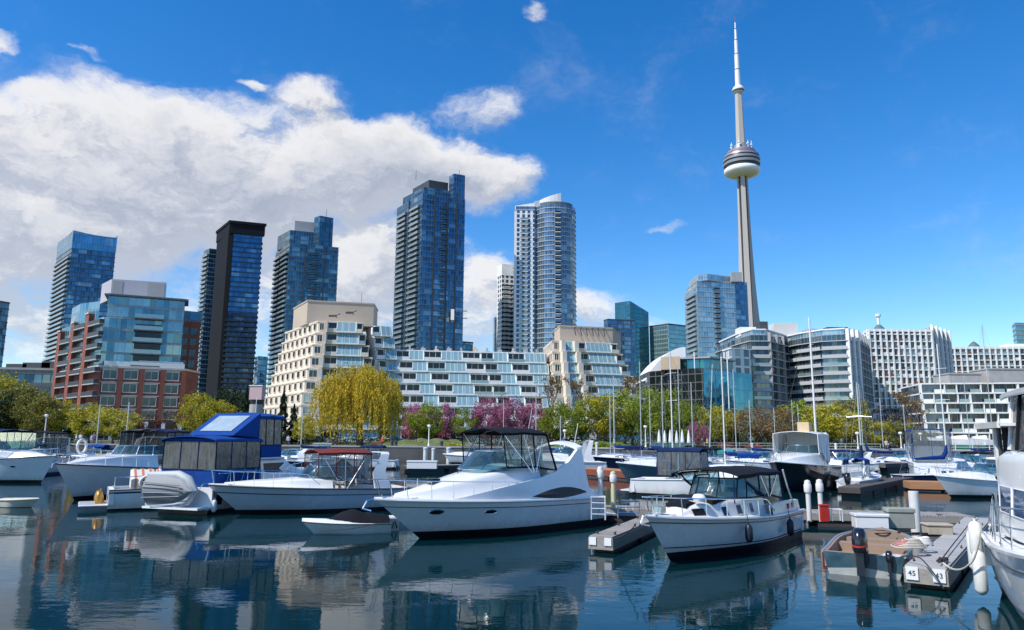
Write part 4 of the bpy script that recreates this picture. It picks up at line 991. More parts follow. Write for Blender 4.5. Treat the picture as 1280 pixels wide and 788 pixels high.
def plant(key, tmpl, px, pytop, Y, wpx, label, gz0=G):
    """tmpl = (h, w) size of the template"""
    root, h0, w0 = TREES[key]; H = Z(px, pytop, Y)-gz0; Wd = wpx/FPX*Y*1.03
    s = (Wd/w0, Wd/w0, H/h0); p = at(px, 545, Y)
    rz = random.uniform(0, 6.28)
    if key not in USED:
        USED.add(key); root.location = (p.x, Y, gz0); root.rotation_euler = (0, 0, rz); root.scale = s; root['label'] = label; return root
    return dup(root, (p.x, Y, gz0), rz, label, s)
USED = set()
def T(key, name, h, w, lm, seed, **kw): TREES[key] = (make_tree(name, name, h, w, lm, seed, **kw), h, w)
T('yel', 'deciduous_tree', 8, 7, L_yel, 1); T('yel2', 'deciduous_tree', 8, 7, L_yel, 2, nc=54)
T('grn', 'deciduous_tree', 8, 7, L_grn, 3); T('grn2', 'deciduous_tree', 8, 7, L_grn, 4, nc=56)
T('ol', 'deciduous_tree', 8, 7, L_olive, 5); T('dk', 'deciduous_tree', 8, 7, L_dark, 6, nc=60)
T('br', 'deciduous_tree', 8, 8, L_brown, 7, nc=60, per=70); T('rd', 'deciduous_tree', 7, 6, L_red, 8, nc=26, per=60)
T('pk', 'cherry_tree', 6, 7, L_pink, 9, nc=72, per=95, trunk_h=.1); T('pk2', 'cherry_tree', 6, 7, L_pink, 10, nc=56, per=90, trunk_h=.1)
T('cone', 'conifer_tree', 9, 4, L_dark, 11, kind='cone'); T('bare', 'bare_tree', 9, 6, L_brown, 12, nc=10, per=40, trunk_h=.34, bare=1)
T('wil', 'willow_tree', 14, 12, L_will, 13, kind='willow', nc=1150, leaf=.15)
ROWS = [
 ('yel', -12, 468, 128, 70, 'yellow-green tree at the far left edge of the photo'),
 ('dk', -6, 492, 122, 66, 'dark green tree low at the far left edge'),
 ('ol', 18, 482, 126, 54, 'olive green tree second from the left edge'),
 ('ol', 43, 492, 120, 46, 'olive green tree directly left of the white globe lamp'),
 ('yel2', 66, 497, 124, 40, 'yellow-green tree just right of the white globe lamp'),
 ('dk', 84, 512, 131, 34, 'small dark green tree at the left foot of the brick building'),
 ('yel', 112, 506, 118, 46, 'yellow-green tree in front of the left brick piers'),
 ('yel2', 142, 509, 116, 48, 'yellow-green tree in front of the brick building door'),
 ('rd', 178, 513, 122, 36, 'small dark red tree in front of the brick building, left of its pair'),
 ('rd', 207, 512, 124, 34, 'small dark red tree in front of the brick building, right of its pair'),
 ('yel', 247, 492, 120, 40, 'yellow-green tree left of the blue canopied boat'),
 ('yel2', 270, 498, 118, 42, 'yellow tree right behind the blue canopied boat'),
 ('dk', 285, 484, 134, 44, 'tall dark green tree beside the pink sign box'),
 ('wil', 450, 450, 118, 110, 'big yellow weeping willow on the lawn left of centre'),
 ('yel', 383, 520, 116, 26, 'small yellow-green tree left of the willow'),
 ('pk', 518, 505, 134, 34, 'small pink cherry tree just right of the willow'),
 ('pk2', 553, 504, 136, 36, 'pink cherry tree between two small green trees'),
 ('grn', 531, 504, 128, 34, 'round green tree between two pink cherry trees'),
 ('grn2', 581, 511, 130, 26, 'small green tree between two pink cherry trees'),
 ('dk', 545, 522, 139, 40, 'dark tree low behind the small green tree'),
 ('pk', 610, 499, 132, 52, 'large pink cherry tree left of the tall white lamp post'),
 ('pk2', 638, 497, 136, 50, 'large pink cherry tree behind the black boat canopy'),
 ('pk', 668, 504, 138, 46, 'pink cherry tree rightmost of the big pink row'),
 ('bare', 690, 470, 148, 40, 'bare brown tree in front of the right cream terraces'),
 ('bare', 722, 474, 150, 36, 'bare brown tree left of the two bare ones by the green trees'),
 ('grn', 700, 506, 130, 46, 'fresh green tree right of the pink cherry row'),
 ('grn2', 728, 500, 134, 44, 'fresh green tree second right of the pink cherry row'),
 ('yel2', 752, 492, 132, 48, 'yellow-green tree behind the dark blue sailboat'),
 ('bare', 790, 470, 138, 42, 'bare brown tree behind the row of masts'),
 ('grn', 782, 489, 134, 50, 'green tree left of the black gridded wall'),
 ('grn2', 812, 486, 130, 46, 'green tree in front of the black gridded wall'),
 ('grn', 842, 488, 128, 48, 'green tree right of the black gridded wall, near two masts'),
 ('grn2', 858, 503, 124, 36, 'small green tree above the pink shrub'),
 ('pk2', 872, 527, 116, 26, 'tiny pink cherry tree beside the turquoise hall'),
 ('yel', 897, 508, 122, 40, 'yellow-green tree in front of the turquoise hall'),
 ('ol', 918, 512, 126, 36, 'olive tree left of the big bronze tree'),
 ('br', 952, 503, 118, 60, 'big bronze leaved tree left of the tall white mast'),
 ('br', 975, 507, 124, 40, 'smaller bronze leaved tree beside the big bronze tree'),
 ('grn', 1003, 503, 124, 48, 'green tree just left of the tall white mast'),
 ('yel', 1036, 506, 118, 56, 'broad yellow-green tree just right of the tall white mast'),
 ('ol', 1064, 498, 128, 44, 'olive tree in front of the white vertical piers'),
 ('yel2', 1096, 524, 116, 40, 'yellow-green tree under the small dark blue glass building'),
 ('ol', 1130, 527, 114, 44, 'olive tree left of the low white terraces'),
 ('bare', 1132, 490, 140, 36, 'bare tree in front of the white slab, right of the blue glass building'),
 ('bare', 1150, 500, 134, 30, 'bare thin tree at the left end of the low white terraces'),
 ('ol', 1160, 540, 118, 30, 'low olive bush-like tree behind the blue canvas boat'),
]
for k_, px_, py_, Y_, w_px, lab_ in ROWS: plant(k_, None, px_, py_, Y_, w_px*(1.0 if k_ in ('wil', 'pk', 'pk2', 'rd', 'bare') else 1.22), lab_)
for px_, py_, Y_, w_px, lab_ in ((305, 482, 130, 18, 'dark conifer left of the pink sign box'), (352, 486, 132, 22, 'dark conifer at the left foot of the cream terraces'), (366, 505, 128, 22, 'shorter dark conifer left of the willow')):
    plant('cone', None, px_, py_, Y_, w_px, lab_)
# low planting along the park edge
def shrubs(name, label, px0, px1, Y, h, lm, n, cat='shrub'):
    mb = MB(); rnd = random.Random(int(px0)+3); x0, x1 = X(px0, 545, Y), X(px1, 545, Y)
    for i in range(n):
        x = rnd.uniform(x0, x1); y = rnd.uniform(-.8, .8); hh = h*(.6+.4*math.sin(x*1.3)**2)
        leafquad(mb, Vector((x-(x0+x1)/2, y*(1), rnd.uniform(0, hh))), rnd.uniform(.08, .18), rnd)
    o = mb.build(name, lm); o.location = ((x0+x1)/2, Y, G); o['label'] = label; o['category'] = cat
    return o
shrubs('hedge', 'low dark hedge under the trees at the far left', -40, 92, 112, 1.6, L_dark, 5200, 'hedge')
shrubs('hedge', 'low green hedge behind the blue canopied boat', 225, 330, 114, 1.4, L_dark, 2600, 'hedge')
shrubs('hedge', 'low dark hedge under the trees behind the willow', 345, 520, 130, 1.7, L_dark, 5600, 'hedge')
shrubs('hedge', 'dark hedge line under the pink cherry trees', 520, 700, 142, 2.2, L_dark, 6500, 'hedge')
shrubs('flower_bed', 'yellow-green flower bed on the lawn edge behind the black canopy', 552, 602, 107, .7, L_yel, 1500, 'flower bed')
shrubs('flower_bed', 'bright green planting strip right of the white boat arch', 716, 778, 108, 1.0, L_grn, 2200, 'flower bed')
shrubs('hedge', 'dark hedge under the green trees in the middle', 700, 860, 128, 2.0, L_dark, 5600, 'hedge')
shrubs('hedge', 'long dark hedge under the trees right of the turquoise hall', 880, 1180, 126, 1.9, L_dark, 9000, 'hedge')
# ------------------------------------------------------------------ boat kit
M_gel = mat('white_gelcoat', (.80, .80, .79), .22, var=.03, scale=1.2, coat=.4)
def gel_hull(name, col, rough=.24):
    m = mat(name, col, rough, var=.05, scale=1.2, coat=.35); t = NT(m.node_tree); b = t.n['Principled BSDF']; src = b.inputs['Base Color'].links[0].from_socket
    p = t.node('ShaderNodeTexCoord').outputs['Object']; x, y, z = t.sep(p)
    n = t.noise(t.vm('MULTIPLY', p, (1, 1, .12)), 5., 4, .7); k = t.mr(t.m('ADD', z, t.m('MULTIPLY', t.m('SUBTRACT', n, .5), -.5)), .18, .55, .75, 0, True)
    c = t.mix(t.m('MULTIPLY', k, .55), src, (.34, .31, .22)); st = t.noise(t.vm('MULTIPLY', p, (6, 6, .25)), 2., 3, .6)
    c = t.mix(t.mr(st, .62, .8, 0, .22), c, (.30, .29, .26)); t.l.new(c, b.inputs['Base Color'])
    t.l.new(t.bump(t.noise(p, 1.4, 2, .5), .006), b.inputs['Normal']); return m
M_hullw = gel_hull('white_hull', (.78, .78, .77)); M_hullg = gel_hull('grey_hull', (.46, .50, .55))
M_gelg = mat('grey_gelcoat', (.46, .50, .55), .25, var=.04, scale=1.2, coat=.4)
M_gelw = mat('aged_white_gelcoat', (.70, .70, .68), .35, var=.07, scale=1.5, coat=.2)
M_navyh = mat('navy_hull', (.012, .02, .06), .2, var=.15, scale=1, coat=.5)
M_blkh = mat('black_hull', (.012, .013, .018), .2, var=.2, scale=1, coat=.5)
M_boot = mat('antifouling_black', (.008, .009, .013), .5, var=.3, scale=3)
M_bootb = mat('antifouling_blue', (.01, .04, .12), .5, var=.3, scale=3)
M_bootr = mat('antifouling_red', (.22, .04, .03), .6, var=.3, scale=3)
M_deck = mat('deck_nonskid', (.72, .72, .70), .6, var=.05, scale=3, bump=.001, bscale=90)
M_rubb = mat('rub_rail', (.06, .065, .07), .4, var=.2, scale=4)
M_steel = mat('polished_steel', (.68, .70, .72), .16, 1.0, var=.05)
M_alu = mat('mast_aluminium', (.62, .63, .62), .35, .6, var=.08, scale=1)
M_mastw = mat('mast_white', (.75, .74, .70), .4, var=.05, scale=1)
M_cnvn = mat('navy_canvas', (.010, .022, .075), .85, var=.25, scale=3, bump=.012, bscale=4, spec=.15)
M_cnvb = mat('blue_canvas', (.008, .055, .25), .8, var=.15, scale=3, bump=.012, bscale=4, spec=.15)
M_cnvs = mat('sail_cover_blue', (.008, .035, .17), .85, var=.2, scale=3, bump=.01, bscale=5, spec=.15)
M_cnvk = mat('black_canvas', (.012, .013, .017), .85, var=.3, scale=3, bump=.012, bscale=4, spec=.15)
M_cnvr = mat('maroon_canvas', (.17, .035, .03), .85, var=.2, scale=3, bump=.01, bscale=4, spec=.15)
M_cnvt = mat('teal_canvas', (.02, .25, .25), .85, var=.2, scale=3)
M_cnvg = mat('grey_canvas', (.22, .24, .26), .85, var=.2, scale=3, bump=.01, bscale=4)
M_wood = mat('teak', (.25, .12, .05), .5, var=.3, scale=5, stretch=(1, 8, 8))
M_rope = mat('rope', (.5, .47, .4), .9, var=.2)
M_ropek = mat('dark_rope', (.03, .03, .035), .9, var=.2)
M_fendw = mat('white_fender', (.74, .73, .68), .4, var=.1, scale=2)
M_fendk = mat('black_fender', (.012, .015, .03), .5, var=.2)
M_rubber = mat('black_rubber', (.015, .015, .016), .6, var=.2)
M_seat = mat('vinyl_seat', (.66, .62, .54), .5, var=.08)
M_red = mat('red_paint', (.5, .03, .02), .4, var=.1)
M_pink = mat('faded_red', (.5, .22, .2), .6, var=.15)
def glassy(name, tint, gloss=.03, alpha=.5):
    m = bpy.data.materials.new(name); m.use_nodes = True; t = NT(m.node_tree); t.n.remove(t.n['Principled BSDF'])
    tr = t.node('ShaderNodeBsdfTransparent'); tr.inputs[0].default_value = (*tint, 1)
    gl = t.node('ShaderNodeBsdfGlossy'); gl.inputs['Roughness'].default_value = gloss; gl.inputs[0].default_value = (.9, .93, .95, 1)
    df = t.node('ShaderNodeBsdfDiffuse'); nz = t.noise(t.vm('MULTIPLY', t.node('ShaderNodeTexCoord').outputs['Object'], (3, 3, .6)), 2.2, 4, .6); t.l.new(t.sc(t.comb(*[c*.45 for c in tint]), t.mr(nz, .3, .7, .45, 1.5)), df.inputs[0]); t.l.new(t.bump(nz, .03), gl.inputs['Normal'])
    fr = t.node('ShaderNodeFresnel'); fr.inputs[0].default_value = 1.5
    m0 = t.node('ShaderNodeMixShader'); m0.inputs[0].default_value = alpha; t.l.new(tr.outputs[0], m0.inputs[1]); t.l.new(df.outputs[0], m0.inputs[2])
    m1 = t.node('ShaderNodeMixShader'); t.l.new(fr.outputs[0], m1.inputs[0]); t.l.new(m0.outputs[0], m1.inputs[1]); t.l.new(gl.outputs[0], m1.inputs[2])
    t.l.new(m1.outputs[0], t.n['Material Output'].inputs[0]); return m
M_screen = glassy('tinted_windscreen', (.30, .55, .62), alpha=.18)
M_vinyl = glassy('clear_vinyl', (.80, .82, .82), .12, .22)
M_vinylg = glassy('smoky_vinyl', (.36, .38, .40), .18, .50)
M_port = mat('porthole_glass', (.005, .009, .02), .12, var=.2, spec=.25)

class Hull:
    def __init__(s, L, B, f0, f1, rake=1.0, draft=.35, ts=.38, p=2.1, stern=.9, wl=.86, bw=.32, sh=1.5, trake=0.0, q=.8):
        s.L, s.B, s.f0, s.f1, s.rake, s.draft, s.ts, s.p, s.stern, s.wl, s.bw, s.sh, s.trake, s.q = L, B, f0, f1, rake, draft, ts, p, stern, wl, bw, sh, trake, q
    def w(s, t):
        a = s.stern+(1-s.stern)*sstep(t/s.ts)
        return s.B/2*a*max(0., 1-max(0., (t-s.ts)/(1-s.ts))**s.p)
    def sheer(s, t): return s.f0+(s.f1-s.f0)*t**s.sh
    def ww(s, t): return s.w(t)*lerp(s.wl, s.bw, sstep((t-.35)/.65))
    def xo(s, t, f): return -s.L/2+t*s.L-s.rake*t**3*(1-f)+(1-t)**6*s.trake*(f-.5)
    def pt(s, t, f, side=1):
        if f < 0:
            k = -f; z = -s.draft*k*(1-.6*t**3); y = s.ww(t)*(1-k)**.6 if k < 1 else 0; x = s.xo(t, 0)-s.rake*.35*t**3*k
        else:
            z = s.sheer(t)*f; y = lerp(s.ww(t), s.w(t), f**s.q); x = s.xo(t, f)
        return (x, y*side, z)
    def y(s, x, z):
        t = (x+s.L/2)/s.L; f = .5
        for _ in range(6):
            f = max(0, min(1, z/s.sheer(max(0, min(1, t))))); t = (x+s.L/2+s.rake*max(0, t)**3*(1-f))/s.L
        t = max(0, min(1, t)); return lerp(s.ww(t), s.w(t), f**s.q)
    def top(s, t, inset=0., side=1, dz=0.):
        return Vector((s.xo(t, 1), max(0, s.w(t)-inset)*side, s.sheer(t)+dz))
def hull_mesh(root, H, m, boot=M_boot, bz=.17, stripe=None, sf=(.80, .86), n=26):
    m = {M_gel.name: M_hullw, M_gelw.name: M_hullw, M_gelg.name: M_hullg}.get(m.name, m)
    fs = [-1, -.6, -.25, 0, None, .25, .45, .65, sf[0], sf[1], .97, 1]
    rows = []; mb = MB(); mm = [m, boot, stripe or m]
    for i in range(n+1):
        t = (i/n); t = 1-(1-t)**1.25; row = []
        for f in fs:
            ff = bz/H.sheer(t) if f is None else f; row.append(H.pt(t, ff))
        r2 = [(x, -y, z) for (x, y, z) in reversed(row[1:])]; rows.append(r2+row)
    k = len(fs); mis = []
    for j in range(2*k-2):
        jj = j-(k-1) if j >= k-1 else (k-2-j)      # interval index from the keel
        mis.append(1 if jj < 4 else (2 if jj == 8 and stripe else 0))
    mb.loft(rows, 0, closed=False, mis=mis)
    tr = rows[0]; c = Vector((tr[0][0], 0, H.f0*.4))
    for j in range(len(tr)-1): mb.face([c, tr[j], tr[j+1]], mis[j])
    mb.face([c, tr[-1], tr[0]], 0)
    return mb.build('hull', mm, root, smooth=38)
def rub(root, H, m=M_rubb, r=.035, dz=-.02, name='rub_rail', f=None):
    mb = MB(); n = 22
    g = (lambda t, s_: H.top(t, -.01, s_, dz)) if f is None else (lambda t, s_: Vector(H.pt(t, f, s_))+Vector((0, .01*s_, 0)))
    mb.tube([g(i/n, 1) for i in range(n+1)]+[g(1-i/n, -1) for i in range(1, n+1)], r, 6); return mb.build(name, m, root, smooth=50)
def deck(root, H, tc, floor=.25, side=.28, m=M_deck, im=None, tb=.04, camber=.06, coam=.0):
    """foredeck from tc to the bow, side decks and a cockpit well behind it"""
    mb = MB(); n = 14; rows = []
    for i in range(n+1):
        t = lerp(tc, 1, i/n); w = max(.001, H.w(t)-.005); x, z = H.xo(t, 1), H.sheer(t)-.005
        rows.append([(x, w*u, z+camber*(1-u*u)) for u in (-1, -.6, -.2, .2, .6, 1)])
    mb.loft(rows, 0, False)
    if tc > 0.01:
        ts = [lerp(0, tc, i/8) for i in range(9)]
        for s_ in (1, -1):
            o = [H.top(t, .005, s_, -.005) for t in ts]; i_ = [H.top(t, side, s_, -.0) for t in ts]; fl = [Vector((p.x, p.y*.96, floor)) for p in i_]
            mb.loft([o, i_], 0, False) if s_ < 0 else mb.loft([i_, o], 0, False); mb.loft([i_, fl], 1, False) if s_ < 0 else mb.loft([fl, i_], 1, False)
        a, b_ = H.top(0, side, 1), H.top(tc, side, 1)
        rows = [[(H.xo(t, 1), (H.w(t)-side)*.96*u, floor) for u in (-1, 0, 1)] for t in ts]; mb.loft(rows, 1, False)
        t0 = ts[-1]; x = H.xo(t0, 1); w = H.w(t0); mb.face([(x, -w+side, floor), (x, w-side, floor), (x, w-side, H.sheer(t0)+camber*.5), (x, -w+side, H.sheer(t0)+camber*.5)], 1)
        x = H.xo(0, 1); w = H.w(0)-.005; mb.box(x+.03, x+.22, -w+.02, w-.02, floor-.1, H.f0-.006, 0)
    return mb.build('deck', [m, im or M_gelw], root, smooth=35)
class Cab:
    """deckhouse lofted through sections (x, half-width bottom, z bottom, half-width top, z top, corner radius)"""
    def __init__(s, secs): s.s = sorted(secs)
    def at(s, x):
        S = s.s
        if x <= S[0][0]: return S[0]
        for a, b in zip(S, S[1:]):
            if x <= b[0]:
                u = (x-a[0])/(b[0]-a[0]); return tuple(lerp(p, q, u) for p, q in zip(a, b))
        return S[-1]
    def y(s, x, z):
        _, wb, zb, wt, zt, r = s.at(x); u = (z-zb)/max(.01, zt-r-zb); return lerp(wb, wt, max(0, min(1, u)))
    def mesh(s, root, m, name='cabin', camber=.06, sub=3):
        mb = MB(); rows = []; S = s.s; xs = []
        for a, b in zip(S, S[1:]): xs += [lerp(a[0], b[0], k/sub) for k in range(sub)]
        xs.append(S[-1][0])
        for x in xs:
            _, wb, zb, wt, zt, r = s.at(x); r = min(r, max(.005, (zt-zb)*.8), max(.005, wt*.8)); h = []
            h += [(wb, zb), (lerp(wb, wt, .5), lerp(zb, zt-r, .5)), (wt, zt-r)]
            for a in (30, 60, 90): h.append((wt-r+r*math.cos(R(a)), zt-r+r*math.sin(R(a))))
            h.append(((wt-r)*.5, zt+camber*.7)); full = [(x, y, z) for y, z in h]+[(x, 0, zt+camber)]+[(x, -y, z) for y, z in reversed(h)]
            rows.append(full)
        mb.loft(rows, 0, False); mb.f.append(tuple(range(len(rows[0])-1, -1, -1))); mb.m.append(0); mb.uv.append(None)
        k = (len(rows)-1)*len(rows[0]); mb.f.append(tuple(range(k, k+len(rows[0])))); mb.m.append(0); mb.uv.append(None)
        return mb.build(name, m, root, smooth=42)
def panel(root, fy, outline, m=M_port, off=.012, name='window', sides=(1, -1), frame=None, thick=.02):
    """a pane following the side surface fy(x, z); outline is a list of (x, z)"""
    out = []
    for s_ in sides:
        mb = MB(); cx = sum(p[0] for p in outline)/len(outline); cz = sum(p[1] for p in outline)/len(outline)
        P = lambda x, z, o: (x, s_*(fy(x, z)+o), z)
        n = len(outline)
        for j in range(n):
            a, b_ = outline[j], outline[(j+1) % n]
            f = [P(cx, cz, off), P(a[0], a[1], off), P(b_[0], b_[1], off)]; g = [P(a[0], a[1], off), P(a[0], a[1], off-thick), P(b_[0], b_[1], off-thick), P(b_[0], b_[1], off)]
            mb.face(f if s_ < 0 else f[::-1], 0); mb.face(g if s_ < 0 else g[::-1], 0)
        o = mb.build(name, m, root); out.append(o)
        if frame:
            fb = MB(); pts = [P(x, z, off) for x, z in outline]; fb.tube(pts+[pts[0], pts[1]], .016, 4, cap=False); fb.build('window_frame', frame, o)
    return out
def ell(cx, cz, rx, rz, n=14, tilt=0): return [(cx+rx*math.cos(2*math.pi*i/n), cz+rz*math.sin(2*math.pi*i/n)+tilt*rx*math.cos(2*math.pi*i/n)) for i in range(n)]
def rquad(x0, x1, z0, z1, sl0=0., sl1=0.): return [(x0, z0), (x1, z0), (x1+sl1, z1), (x0+sl0, z1)]
def windscreen(root, xf, xb, wb, wt, zb, zt, rk=.5, m=M_screen, fm=M_steel, n=12, power=.75, mull=(2, 4, 6, 8, 10)):
    """wrap-round screen: front at xf (base), open end at xb"""
    mb = MB(); fb = MB(); lo, hi = [], []
    for i in range(n+1):
        a = R(-90+180*i/n); c, s_ = math.cos(a), math.sin(a); c = abs(c)**power; ss = math.copysign(abs(s_)**.8, s_)
        lo.append(Vector((xb+(xf-xb)*c, wb*ss, zb))); hi.append(Vector((xb+(xf-rk-xb)*c, wt*ss, zt-.12*(1-c)*0)))
    mb.loft([lo, hi], 0, False); g = mb.build('windscreen', m, root, smooth=60)
    fb.tube(hi, .022, 5); fb.tube(lo, .018, 5)
    for j in mull: fb.tube([lo[j], hi[j]], .02, 5)
    fb.tube([lo[0], hi[0]], .022, 5); fb.tube([lo[-1], hi[-1]], .022, 5)
    fb.build('screen_frame', fm, g, smooth=50); return g
def canopy(root, x0, x1, w, z, crown=.16, m=M_cnvk, drop=.14, sag=.02, zf=0., name='canopy', hoops=3, pivot=None, w1=None, fm=M_steel):
    """bimini: x0 aft edge, x1 fore edge; pivot = (x, y, z) where the bows hinge"""
    mb = MB(); nx, ny = 10, 10; w1 = w1 or w
    def row(u, dz):
        x = lerp(x0, x1, u); ww = lerp(w, w1, u); e = math.sin(math.pi*u)**.35 if 0 < u < 1 else 0
        zz = z+zf*u - sag*math.sin(u*math.pi*(hoops-1))**2 - .05*(1-e)
        r_ = [(x, -ww, zz-drop+dz)]
        for j in range(ny+1):
            v = -1+2*j/ny; r_.append((x, ww*v, zz+crown*(1-v*v)-.03*abs(v)**6+dz))
        r_.append((x, ww, zz-drop+dz)); return r_
    up = [row(i/nx, 0) for i in range(nx+1)]; lo = [[(x, y*.985, zz-.025) for x, y, zz in r_] for r_ in up]
    mb.loft(up, 0, False); mb.loft([r_[::-1] for r_ in lo], 0, False)
    for a, b_ in ((up[0], lo[0]), (lo[-1], up[-1])): mb.loft([a, b_], 0, False)
    mb.loft([[r_[0] for r_ in lo], [r_[0] for r_ in up]], 0, False); mb.loft([[r_[-1] for r_ in up], [r_[-1] for r_ in lo]], 0, False)
    o = mb.build(name, m, root, smooth=45)
    if pivot:
        px, py, pz = pivot; fb = MB()
        for k in range(hoops):
            u = (k+.15)/(hoops-.7); x = lerp(x0, x1, min(1, u)); ww = lerp(w, w1, u)*.97; zz = z+zf*u-.05
            fb.tube([(px+(k-1)*.1, -py, pz), (x, -ww, zz-.05), (x, -ww*.8, zz+crown*.32), (x, 0, zz+crown*.95), (x, ww*.8, zz+crown*.32), (x, ww, zz-.05), (px+(k-1)*.1, py, pz)], .018, 5)
        fb.build('canopy_frame', fm, o, smooth=50)
    return o
def curtain(root, pts_lo, pts_hi, m=M_vinyl, edge=M_cnvk, we=.05, name='side_curtain'):
    """clear panel between two rails of points, with cloth edging"""
    mb = MB(); mb.loft([[Vector(p) for p in pts_lo], [Vector(p) for p in pts_hi]], 0, False); o = mb.build(name, m, root, smooth=60)
    fb = MB(); fb.tube(pts_lo, we*.6, 4); fb.tube(pts_hi, we*.6, 4)
    for a, b_ in zip(pts_lo, pts_hi): fb.tube([a, b_], we*.5, 4)
    fb.build('curtain_edging', edge, o); return o
def rail(root, H, t0, t1, h=.55, n=7, inset=.1, m=M_steel, mid=False, r=.016, close=True, name='deck_rail', tip=.12):
    mb = MB(); N = 16; P = lambda t, s_, z: H.top(t, inset, s_, z)+Vector((tip*sstep((t-.8)/.2), 0, 0))
    ts = [lerp(t0, t1, i/N) for i in range(N+1)]
    def line(z):
        a = [P(t, 1, z*min(1, .25+i*.35) if i < 3 else z) for i, t in enumerate(ts)]; b_ = [P(t, -1, z*min(1, .25+i*.35) if i < 3 else z) for i, t in enumerate(ts)][::-1]
        if close: mb.tube(a+b_, r, 5)
        else: mb.tube(a, r, 5); mb.tube(b_, r, 5)
    line(h)
    if mid: line(h*.52)
    for k in range(n):
        t = lerp(t0, t1, (k+.6)/n)
        for s_ in (1, -1): mb.tube([H.top(t, inset*.8, s_, 0), P(t, s_, h*(min(1, .6+k*.3)))], r*.85, 5)
    return mb.build(name, m, root, smooth=50)
def fender(root, x, y, zt, L=.6, r=.11, m=M_fendw, rope=M_ropek, rl=.35, name='fender'):
    mb = MB(); prof = [(.02, 0), (r*.7, .04), (r, .12), (r, L-.12), (r*.7, L-.04), (.025, L), (.025, L+.05)]
    mb.lathe([(a, zt-rl-L-.0+b_) for a, b_ in prof], 12, c=(x, y)); o = mb.build(name, m, root, smooth=50)
    fb = MB(); fb.tube([(x, y, zt-rl), (x, y*.97, zt)], .012, 4); fb.build('fender_line', rope, o); return o
def outboard(root, x, y, z, s=1., m=M_blkh, stripe=M_red, rz=0, tilt=0):
    """outboard motor hanging on a transom at (x, y, z), facing aft (-x)"""
    mb = MB(); prof = [(0, 0, .25, .15), (.05, .02, .29, .17), (.3, .03, .32, .18), (.48, .05, .28, .165), (.58, .09, .17, .12)]
    rows = []
    for (zz, xo, a, b_) in prof: rows.append([(x-.22*s+xo*s+a*s*math.cos(2*math.pi*k/14)*.9, y+b_*s*math.sin(2*math.pi*k/14)*1.05, z+.02+zz*s) for k in range(14)])
    mb.loft(rows, 0, True, True); cowl = mb.build('cowling', m, root, smooth=45)
    mb = MB(); rows = [[(px*1.0+(px-(x-.2*s))*.03, y+(py-y)*1.03, z+.02+zz*s) for (px, py, _) in rows[1]] for zz in (.13, .2)]; mb.loft(rows, 0, True, False); mb.build('cowling_stripe', stripe, cowl, smooth=45)
    mb = MB(); mb.box(x-.36*s, x-.12*s, y-.09*s, y+.09*s, z-.55*s, z+.05*s); mb.box(x-.30*s, x-.16*s, y-.05*s, y+.05*s, z-.95*s, z-.5*s); mb.box(x-.52*s, x-.06*s, y-.12*s, y+.12*s, z-.68*s, z-.65*s)
    mb.tube([(x-.42*s, y, z-.88*s), (x-.02*s, y, z-.88*s)], [.06*s, .05*s], 8); mb.build('lower_unit', m, root)
    mb = MB(); mb.box(x-.14*s, x+.06, y-.16*s, y+.16*s, z-.28*s, z+.04*s); mb.build('clamp', M_dkmet, root)
def cleats(root, H, ts=(.08, .5, .9)):
    for t in ts:
        for s_ in (1, -1):
            p = H.top(t, .08, s_, .04); mb = MB(); mb.tube([p+Vector((-.11, 0, .02)), p+Vector((-.05, 0, 0)), p+Vector((.05, 0, 0)), p+Vector((.11, 0, .02))], .014, 5); mb.tube([p, p-Vector((0, 0, .05))], .018, 5); mb.build('cleat', M_steel, root)
def place(root, bow, stern, L, rake):
    """bow and stern waterline points on the water"""
    b_, s_ = Vector(bow[:2]), Vector(stern[:2]); d = (b_-s_); root.rotation_euler = (0, 0, math.atan2(d.y, d.x)); d.normalize()
    c = b_ - d*(L/2-rake); root.location = (c.x, c.y, 0)
def rope(label, pts, m=None, r=.014, sag=.2, name='mooring_line', cat='rope'):
    a, b_ = Vector(pts[0]), Vector(pts[-1]); P = []
    seq = [Vector(p) for p in pts]
    for p, q_ in zip(seq, seq[1:]):
        for i in range(8): u = i/8; v = p.lerp(q_, u); v.z -= sag*4*u*(1-u); P.append(v)
    P.append(seq[-1]); c = P[0].copy(); mb = MB(); mb.tube([p-c for p in P], r, 5); o = mb.build(name, m or M_rope, smooth=60); o.location = c; return tag(o, label, cat)
# ------------------------------------------------------------------ the near boats
FA, FB = gz(1158, 739), gz(1222, 667); FINGER_D = (FB-FA).to_2d().normalized()
def wl_pts(bowpx, sternpx, half, Ltot=None):
    b_ = gz(*bowpx); s_ = gz(*sternpx); d = (b_-s_).normalized(); n = Vector((-d.y, d.x, 0));
    if n.y < 0: n = -n
    return b_, s_+n*half*.75
def steer(root, x, y, z, r=.19, tiltx=-.4):
    mb = MB(); P = [Vector((x+r*math.cos(a)*tiltx, y+r*math.sin(a), z+r*math.cos(a))) for a in [2*math.pi*i/14 for i in range(15)]]
    mb.tube(P, .016, 5); c = Vector((x, y, z))
    for i in (0, 5, 10): mb.tube([c, P[i]], .012, 4)
    mb.tube([c, c+Vector((.2, 0, -.15))], .025, 5); return mb.build('steering_wheel', M_dkmet, root, smooth=60)
def seatblock(root, x0, x1, y0, y1, z0, z1, back=None, m=None, name='seat'):
    mb = MB(); mb.box(x0, x1, y0, y1, z0, z1)
    if back: mb.box(x0 if back < 0 else x1-.12, x0+.12 if back < 0 else x1, y0, y1, z1, z1+.45)
    o = mb.build(name, m or M_seat, root); bv = o.modifiers.new('bevel', 'BEVEL'); bv.width = .04; bv.segments = 2; return o

